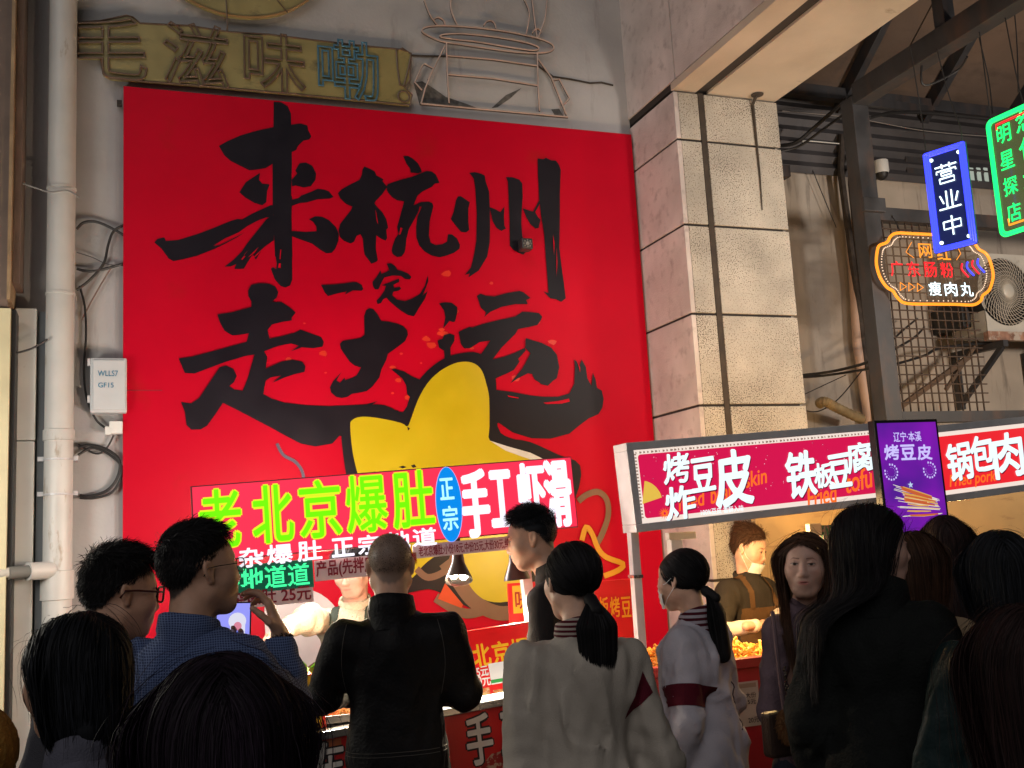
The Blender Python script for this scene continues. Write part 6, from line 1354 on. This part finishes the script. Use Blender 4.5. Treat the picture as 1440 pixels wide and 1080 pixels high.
def face_mask(info, z0, z1, m, push=.006, pleat=True, loops=True):
    lat, ver = 15, 9; V = []
    for j in range(ver):
        for i in range(lat):
            a = (i/(lat-1)-.5)*2; z = z0+(z1-z0)*j/(ver-1); x = .066*a
            y = .095*sqrt(max(0, 1-(x/.078)**2))+.010*max(0, 1-abs(a)*2.2)*(1 if z > -.06 else .3)+push-.30*max(0, -.075-z)+(.0015*(-1)**j if pleat else 0); V.append((x, y, z))
    F = [(j*lat+i, j*lat+i+1, (j+1)*lat+i+1, (j+1)*lat+i) for j in range(ver-1) for i in range(lat-1)]
    mesh_obj('face_mask', info['toW'](np.array(V)), F, [m], info['body'], None, True)
    if loops:
        g = G()
        for s in (-1, 1):
            for z in (z0, z1): g.tube(list(info['toW'](np.array([[s*.066, .095*sqrt(1-(.066/.078)**2)+push, z], [s*.080, .03, (z+.0)*.6], [s*.085, -.012, .020 if z == z1 else -.022]]))), .0012, 5)
        mesh_obj('ear_loop', g.v, g.f, [mat('loop_white', (.7, .72, .72), .6, var=0)], info['body'], None, True)
def grid_cloth(name, rgb, line, s):
    m = fabric(name, rgb, .9); n = m.node_tree.nodes; L = m.node_tree.links; b = n['Principled BSDF']; src = b.inputs['Base Color'].links[0].from_socket; tc = n.new('ShaderNodeTexCoord'); prev = src
    nz = n.new('ShaderNodeTexNoise'); nz.inputs['Scale'].default_value = 5; L.new(tc.outputs['Object'], nz.inputs['Vector']); dm = n.new('ShaderNodeMix'); dm.data_type = 'RGBA'; dm.blend_type = 'ADD'; dm.inputs['Factor'].default_value = .03; L.new(tc.outputs['Object'], dm.inputs['A']); L.new(nz.outputs['Color'], dm.inputs['B'])
    for ax in ('X', 'Z'):
        w = n.new('ShaderNodeTexWave'); w.wave_type = 'BANDS'; w.bands_direction = ax; w.inputs['Scale'].default_value = s; w.inputs['Distortion'].default_value = .6; w.inputs['Detail'].default_value = 1; L.new(dm.outputs['Result'], w.inputs['Vector'])
        r = n.new('ShaderNodeMapRange'); r.inputs['From Min'].default_value = .60; r.inputs['From Max'].default_value = .78; r.inputs['To Max'].default_value = .75; L.new(w.outputs['Fac'], r.inputs['Value'])
        x = n.new('ShaderNodeMix'); x.data_type = 'RGBA'; L.new(r.outputs['Result'], x.inputs['Factor']); L.new(prev, x.inputs['A']); x.inputs['B'].default_value = (*line, 1); prev = x.outputs['Result']
    L.new(prev, b.inputs['Base Color']); return m
def stripe_cloth(name, rgb, line, s):
    m = fabric(name, rgb, .9); n = m.node_tree.nodes; L = m.node_tree.links; b = n['Principled BSDF']; tc = n.new('ShaderNodeTexCoord'); w = n.new('ShaderNodeTexWave'); w.wave_type = 'BANDS'; w.bands_direction = 'Z'; w.inputs['Scale'].default_value = s; L.new(tc.outputs['Object'], w.inputs['Vector'])
    r = n.new('ShaderNodeMapRange'); r.inputs['From Min'].default_value = .45; r.inputs['From Max'].default_value = .55; L.new(w.outputs['Fac'], r.inputs['Value']); x = n.new('ShaderNodeMix'); x.data_type = 'RGBA'; L.new(r.outputs['Result'], x.inputs['Factor']); x.inputs['A'].default_value = (*rgb, 1); x.inputs['B'].default_value = (*line, 1); L.new(x.outputs['Result'], b.inputs['Base Color']); return m
CG = 'customers crowding in front of the stalls'
black_j = fabric('black_jacket', (.0045, .0045, .0055), .6, .4, 90); dark_grey = fabric('charcoal', (.018, .018, .020), .85); maroon = fabric('maroon', (.075, .006, .014), .8)

# vendors first
pv = person('person in beige knit sweater serving behind the left stall, reaching out an arm', (489, 764), 5.15, 205, (216, -18, 4), True, ('short', dict(up=.3, len=.06, flow=(0, .9, -.2))), H_BLACK, fabric('knit_beige', (.40, .36, .27), .95, .8, 120), skin='c', collar=.02, seed=21, hres=.0030, arms={1: ('w', at(434, 870, 4.92), at(397, 886, 4.70)), -1: ('r', (.08, .02, -.28), (-.02, .24, -.33))}, hands={1: dict(d=(-.55, -.75, -.15), n=(0, -.2, -1), world=True, fine=True)}, fold=.010, sleeve=.96, extra=dict(garment='sweater'))
patch(pv, lambda c, I: (np.abs(c[:, 0]) < .115) & (c[:, 1] > .02) & (c[:, 1] < .17) & (c[:, 2] < I['nz']-.16) & (np.minimum.reduce([np.linalg.norm(c-(I['A'][s][0]+(I['A'][s][1]-I['A'][s][0])*t), axis=1) for s in (-1, 1) for t in (0, .2, .4, .6, .8)]) > .085), .006, fabric('apron_dark', (.030, .040, .032), .8), 'apron')
patch(pv, lambda c, I: (np.abs(np.abs(c[:, 0])-.085) < .022) & (c[:, 2] > I['nz']-.17) & (c[:, 1] > -.02) & (c[:, 1] < .125) & (c[:, 2] < I['nz']+.01), .006, MATS['cloth_apron_dark'], 'apron_strap')
pw_ = person('person behind the right stall with mask on chin, brown apron and pale arm sleeves', (1056, 738), 5.15, 170, (148, -19, 0), False, ('short', dict(up=.35, len=.050, side=.030, flow=(0, -.6, -.2), infl=.018)), H_BROWN, fabric('tee_olive', (.030, .025, .021), .9), skin='a', collar=.012, seed=33, hres=.0030, short=.86, arms={1: ('w', at(1012, 888, 4.98), at(1062, 880, 4.86)), -1: ('w', at(1098, 862, 5.10), at(1086, 880, 4.94))}, hands={1: dict(d=(.85, .1, -.05), n=(.1, .3, -1), world=True, fine=True, curl=(.5, .55, .6, .6)), -1: dict(d=(.3, -.8, -.1), n=(-.3, 0, -1), world=True, fine=True)}, bulk=1.02, extra=dict(garment='shirt', collar_r=.062))
apm = fabric('apron_brown', (.085, .045, .020), .85); patch(pw_, lambda c, I: (np.abs(c[:, 0]-.0) < .135) & (c[:, 1] > .035) & (c[:, 2] < I['nz']-.16), .007, apm, 'apron')
patch(pw_, lambda c, I: (np.abs(np.abs(c[:, 0])-.075) < .014) & (c[:, 2] > I['nz']-.175) & (c[:, 1] > -.04), .007, apm, 'apron_strap')
face_mask(pw_, -.118, -.058, mat('mask_blue', (.62, .70, .72), .7, var=.04), .012)
for s in (1, -1):
    e, w = pw_['A'][s]; sh_ = pw_['Sj'][s]; u = sh_+(e-sh_)*.66; v = Vol(np.minimum(np.minimum(u, e), w)-.07, np.maximum(np.maximum(u, e), w)+.07, .007); v.rc(u, e, .050, .046, .02); v.rc(e, w, .046, .034, .02); v.noise(.002, (60, 60, 60), 4); v.cut(w, nrm(w-e)) if False else None; V_, F_ = v.mesh(); mesh_obj('arm_sleeve', pw_['fromL'](V_), F_, [mat('sleeve_cream', (.62, .50, .40), .8, var=.04)], pw_['body'], None, True)

# customers, far to near
pt = person('tall person in profile facing left with spiky swept up dark hair and dark jacket', (744, 711), 4.0, -45, (-66, -9, 0), True, ('short', dict(up=.55, len=.050, side=.005, flow=(0, .95, .35), infl=.010)), H_BLUE, fabric('dark_coat', (.016, .013, .013), .7), skin='b', seed=41, group=CG, hres=.0032, lean=(.09, 0), sh=.94, bulk=.95, collar=.055)
p13b = person('person with smooth dark hair and beige jacket just below the purple screen', (1326, 720), 3.55, 30, (36, 0, 0), False, ('long', dict(len=.40, lift=.010, n=6000)), H_AUBURN, fabric('beige_coat', (.34, .26, .17), .9), skin='a', seed=51, group=CG, collar=.03)
pp2 = person('person with low ponytail and face mask, pale jacket with maroon sleeve band', (957, 767), 3.75, -38, (-30, -4, 0), False, ('pony', dict(len=.27, drift=(0, -.02, 0), fat=.95)), H_BLACK, fabric('pale_jacket', (.40, .385, .44), .85, .3, 150), skin='a', seed=61, group=CG, bulk=1.12, collar=.035, fold=.011,
    extra=dict(collar_mat=stripe_cloth('collar_stripe', (.34, .31, .35), (.06, .008, .015), 14)))
band(pp2, pp2['Sj'][-1], pp2['A'][-1][0], .52, .80, maroon, 'sleeve_band')
face_mask(pp2, -.105, -.012, mat('mask_white', (.62, .64, .66), .7, var=.03), .012)
seam(pp2, [((.06+.02*sin(k*1.1), -.4, pp2['nz']-.24-.012*k), (0, 1, 0)) for k in range(16)], fabric('embroidery', (.05, .03, .04)), 'embroidery', .003)
pb = person('person with a buzz cut seen from behind in a black stand collar jacket', (547, 748), 3.62, 14, (14, -2, 0), True, 'buzz', H_BLACK, black_j, skin='b', seed=71, group=CG, bulk=.98, sh=1.02, collar=.045, fold=.009, hairtop=.006, hem=.50, arms={1: ('r', (.060, .04, -.20), (-.03, .25, -.21)), -1: ('r', (.075, .05, -.19), (-.04, .25, -.20))}, extra=dict(collar_r=.066))
gs = fabric('stitch_grey', (.075, .07, .065), .8)
for dz in (0, .012): seam(pb, [((x, -.45, pb['nz']-.44-dz), (0, 1, 0)) for x in np.linspace(-.17, .17, 24)], gs, r=.0011)
for s in (-1, 1): seam(pb, [((s*(.165-.03*t), -.45, pb['nz']-.44-.2*t), (0, 1, 0)) for t in np.linspace(0, 1, 14)], gs, r=.0011); seam(pb, [((s*(.155+.02*sin(3*t)), -.45, pb['nz']-.02-.25*t), (0, 1, 0)) for t in np.linspace(0, 1, 16)], gs, r=.0011)
p8 = person('person with low ponytail in oversized grey sweatshirt with maroon shoulder patch', (803, 755), 3.02, 14, (0, -2, 0), False, ('pony', dict(len=.215, tie=(.010, -.114, -.058), fat=1.45)), H_BLACK, fabric('sweat_grey', (.34, .305, .265), .95, .35, 260), skin='a', seed=81, group=CG, bulk=1.06, sh=1.03, collar=.028, fold=.011, hem=.62, arms={1: ('r', (.075, -.01, -.30), (.02, .14, -.48)), -1: ('r', (.045, .0, -.30), (-.02, .14, -.46))},
    extra=dict(garment='sweatshirt', collar_mat=stripe_cloth('collar_maroon', (.30, .25, .22), (.06, .006, .012), 22)))
q_ = p8['Sj'][1]; decal(p8, [q_+np.array(v) for v in ((.022, -.3, -.03), (.050, -.3, -.095), (-.045, -.3, -.165), (-.045, -.3, -.165))], (0, 1, 0), maroon, 'shoulder_patch')
p11 = person('person with long brown hair looking back toward the camera in a mauve cardigan', (1131, 745), 3.40, 180, (222, 2, -3), False, ('long', dict(len=.50, front=True, part=.012, lift=.018, n=7500, wave=.002)), H_BROWN, fabric('mauve_knit', (.105, .072, .088), .95, .6, 140), skin='c', seed=91, group=CG, sh=.86, bulk=.9, hres=.0028, collar=.02, fold=.010, arms={1: ('r', (.05, .0, -.28), (-.02, .14, -.47)), -1: ('r', (.05, -.02, -.28), (.0, .15, -.46))}, hw=1.0, extra=dict(garment='cardigan'))
p2 = person('person in thick framed glasses standing behind the blue checked shirt', (168, 767), 3.15, 50, (72, -6, 0), True, ('short', dict(up=.30, len=.048, side=.016, flow=(.3, .5, .1), infl=.017)), H_BLACK, fabric('grey_tee', (.05, .05, .06)), skin='b', seed=101, group=CG)
glasses(p2, mat('frame_tortoise', (.05, .012, .010), .25, var=.2), .0032, .027, .021)
p13 = person('person with long chestnut brown hair half hidden behind the dark coated woman', (1284, 742), 2.95, 60, (70, 0, 0), False, ('long', dict(len=.50, lift=.013, n=6000)), H_BROWN, fabric('tan_coat', (.26, .19, .12), .9), skin='c', seed=111, group=CG)
p3 = person('person in blue checked shirt and thin glasses eating with a hand at the mouth', (268, 733), 2.90, 42, (70, 5, 0), True, ('short', dict(up=.22, len=.042, side=.010, flow=(.15, .8, .05), infl=.015)), H_BLACK, grid_cloth('blue_check', (.022, .036, .095), (.11, .15, .28), 52), skin='b', seed=121, group=CG, hres=.0034, bulk=1.08, sh=1.06, collar=.035, fold=.009,
    arms={1: ('w', at(412, 1004, 2.86), at(394, 893, 2.96)), -1: ('w', at(300, 1050, 3.10), at(330, 958, 3.22))}, hands={1: dict(d=tuple(at(374, 836, 2.97)-at(394, 893, 2.96)), n=(-.95, .15, -.15), world=True, fine=True, curl=(.52, .60, .66, .72), thumb=.9), -1: dict(d=(.1, .1, 1), n=(-.2, -1, .1), world=True, fine=True, curl=(.5, .5, .5, .5))}, sleeve=.93, extra=dict(garment='shirt', collar_r=.068))
glasses(p3, mat('frame_metal', (.10, .08, .06), .25, metal=.7, var=0), .0014, .026, .018)
e, w = p3['A'][1]; d_ = nrm(w-e); x_ = nrm(np.cross(d_, (0, 0, 1))); y_ = np.cross(d_, x_); g = G()
for k in range(14): g.lathe([(.001, -.005), (.004, -.0035), (.0052, 0), (.004, .0035), (.001, .005)], w-d_*.012+x_*.031*cos(k*pi/7)+y_*.031*sin(k*pi/7), d_, 8)
mesh_obj('bracelet', p3['fromL'](np.array(g.v)), g.f, [mat('bead_brown', (.05, .022, .012), .25)], p3['body'], None, True)
ph = thing('smartphone', 'smartphone held upright showing a picture of a figure in a white hat', 'phone', tuple(at(330, 900, 3.2)))
PP = Plane(at(300, 938, 3.2), at(352, 936, 3.2)-at(300, 938, 3.2), (0, .12, 1)); PP.U = PP.U*1.28; PP.V = PP.V*1.12
G().pbox(PP, 0, .082, 0, .165, -.009, 0).build('case', black, ph, bevel=.005)
G().pbox(PP, .004, .078, .004, .161, .0004, .001).build('display', glow('phone_blue', (.26, .27, .80), 1.2), ph)
g = G(); g.poly([(.050+.020*cos(t*pi/10), .115+.022*sin(t*pi/10)) for t in range(20)], PP, .0016); g.poly([(.034, .11), (.042, .11), (.044, .05), (.036, .05)], PP, .0017); g.poly([(.060, .11), (.068, .11), (.068, .05), (.061, .05)], PP, .0017); g.build('picture_hat', glow('phone_white', (.80, .80, .95), .9), ph)
g = G(); g.poly([(.051+.009*cos(t*pi/8), .102+.011*sin(t*pi/8)) for t in range(16)], PP, .0022); g.build('picture_face', glow('phone_pink', (.75, .25, .35), .9), ph)
g = G(); g.poly([(.016, .004), (.074, .004), (.074, .060), (.058, .088), (.044, .088), (.030, .060)], PP, .0013); g.build('picture_body', glow('phone_navy', (.04, .07, .30), .9), ph)
p12 = person('person with long wavy black hair and dark hooded coat, turned away to the right', (1219, 708), 2.70, 44, (114, -3, 0), False, ('long', dict(len=.46, lift=.030, n=9500, wave=.0045, back=.045, gather=.2)), H_BLACK, fabric('coat_green_black', (.0065, .0075, .0075), .8, .5, 120), skin='c', seed=131, group=CG, bulk=1.18, sh=1.08, collar=.05, fold=.010, hem=.75, extra=dict(garment='coat', collar_r=.075))
p1 = person('person with black bobbed hair over a grey blue top in the lower left', (106, 857), 2.40, -25, (-48, -6, 0), False, ('bob', dict(len=.34, lift=.020, zt=-.125, n=7000)), H_BLUE, fabric('grey_blue', (.095, .095, .125), .9), skin='b', seed=141, group=CG, fold=.010)
p17 = person('person in a mustard knitted hat at the lower left corner', (-42, 993), 2.5, 20, (20, -5, 0), False, 'hat', fabric('mustard_knit', (.28, .15, .035), .95, .9, 120), fabric('dark_top', (.015, .015, .018)), skin='b', seed=151, group=CG)
p15 = person('person with short black hair and white collar above a dark teal jacket', (1400, 743), 2.35, 28, (34, -4, 0), False, ('bob', dict(len=.31, lift=.018, zt=-.13, n=7500)), H_BLUE, fabric('teal_jacket', (.008, .018, .019), .55, .4, 60), skin='a', seed=161, group=CG, bulk=1.14, sh=1.10, collar=.045, fold=.012, extra=dict(collar_mat=fabric('white_collar', (.42, .40, .36), .9), collar_r=.066))
p4 = person('person with plum black hair filling the lower left foreground', (308, 914), 1.55, 0, (2, -8, 0), False, ('long', dict(len=.46, lift=.022, n=16000, rw=.0013)), H_PURPLE, fabric('plum_top', (.03, .018, .03)), skin='b', seed=171, group=CG)
p16 = person('person with very long dark reddish hair in the lower right corner', (1432, 842), 1.45, 30, (36, -4, 0), False, ('long', dict(len=.55, lift=.016, n=15000, rw=.0013)), H_AUBURN, fabric('black_top', (.012, .012, .013)), skin='b', seed=181, group=CG)
# bag of the woman facing out
hb = thing('handbag', 'small dark bag with a brown furry charm carried in front of the mauve cardigan', 'bag', tuple(at(1098, 1010, 3.18)))
c_ = at(1099, 1012, 3.14); G().box(c_+(-.07, -.03, -.12), c_+(.09, .03, .03)).build('bag_body', fabric('bag_leather', (.03, .018, .014), .45), hb, bevel=.014)
g = G(); rnd = random.Random(9)
for i in range(900):
    d = nrm([rnd.gauss(0, 1), rnd.gauss(0, 1), rnd.gauss(0, 1)]); o = c_+np.array([-.01, -.05, -.01])+d*np.array([.032, .028, .050]); g.tube([o, o+d*.008+np.array([0, 0, -.002]), o+d*.012+np.array([rnd.gauss(0, .004), 0, -.008])], [.0022, .0016, .0004], 3)
v = Vol(c_-.12, c_+.12, .006); v.el(c_+np.array([-.01, -.05, -.01]), (.033, .029, .051)); V_, F_ = v.mesh(); q0 = len(g.v); g.add(V_, [tuple(f) for f in F_]); g.build('fur_charm', fabric('fur_brown', (.13, .065, .03), .95), hb, smooth=True)
g = G()
for k in range(22): g.lathe([(.001, -.004), (.0045, 0), (.001, .004)], c_+np.array([.004*sin(k*1.9), -.045, .045+.0065*k]), (sin(k), .3, 1), 6)
g.build('chain', mat('chain_dark', (.12, .10, .08), .25, metal=.8), hb)
G().tube(catmull([c_+(.0, -.02, .03), c_+(.0, -.01, .2), c_+(.03, .04, .36)], 8), .007, 6).build('strap', fabric('strap_mauve', (.12, .08, .09)), hb, smooth=True)
print('PEOPLE', STATS)
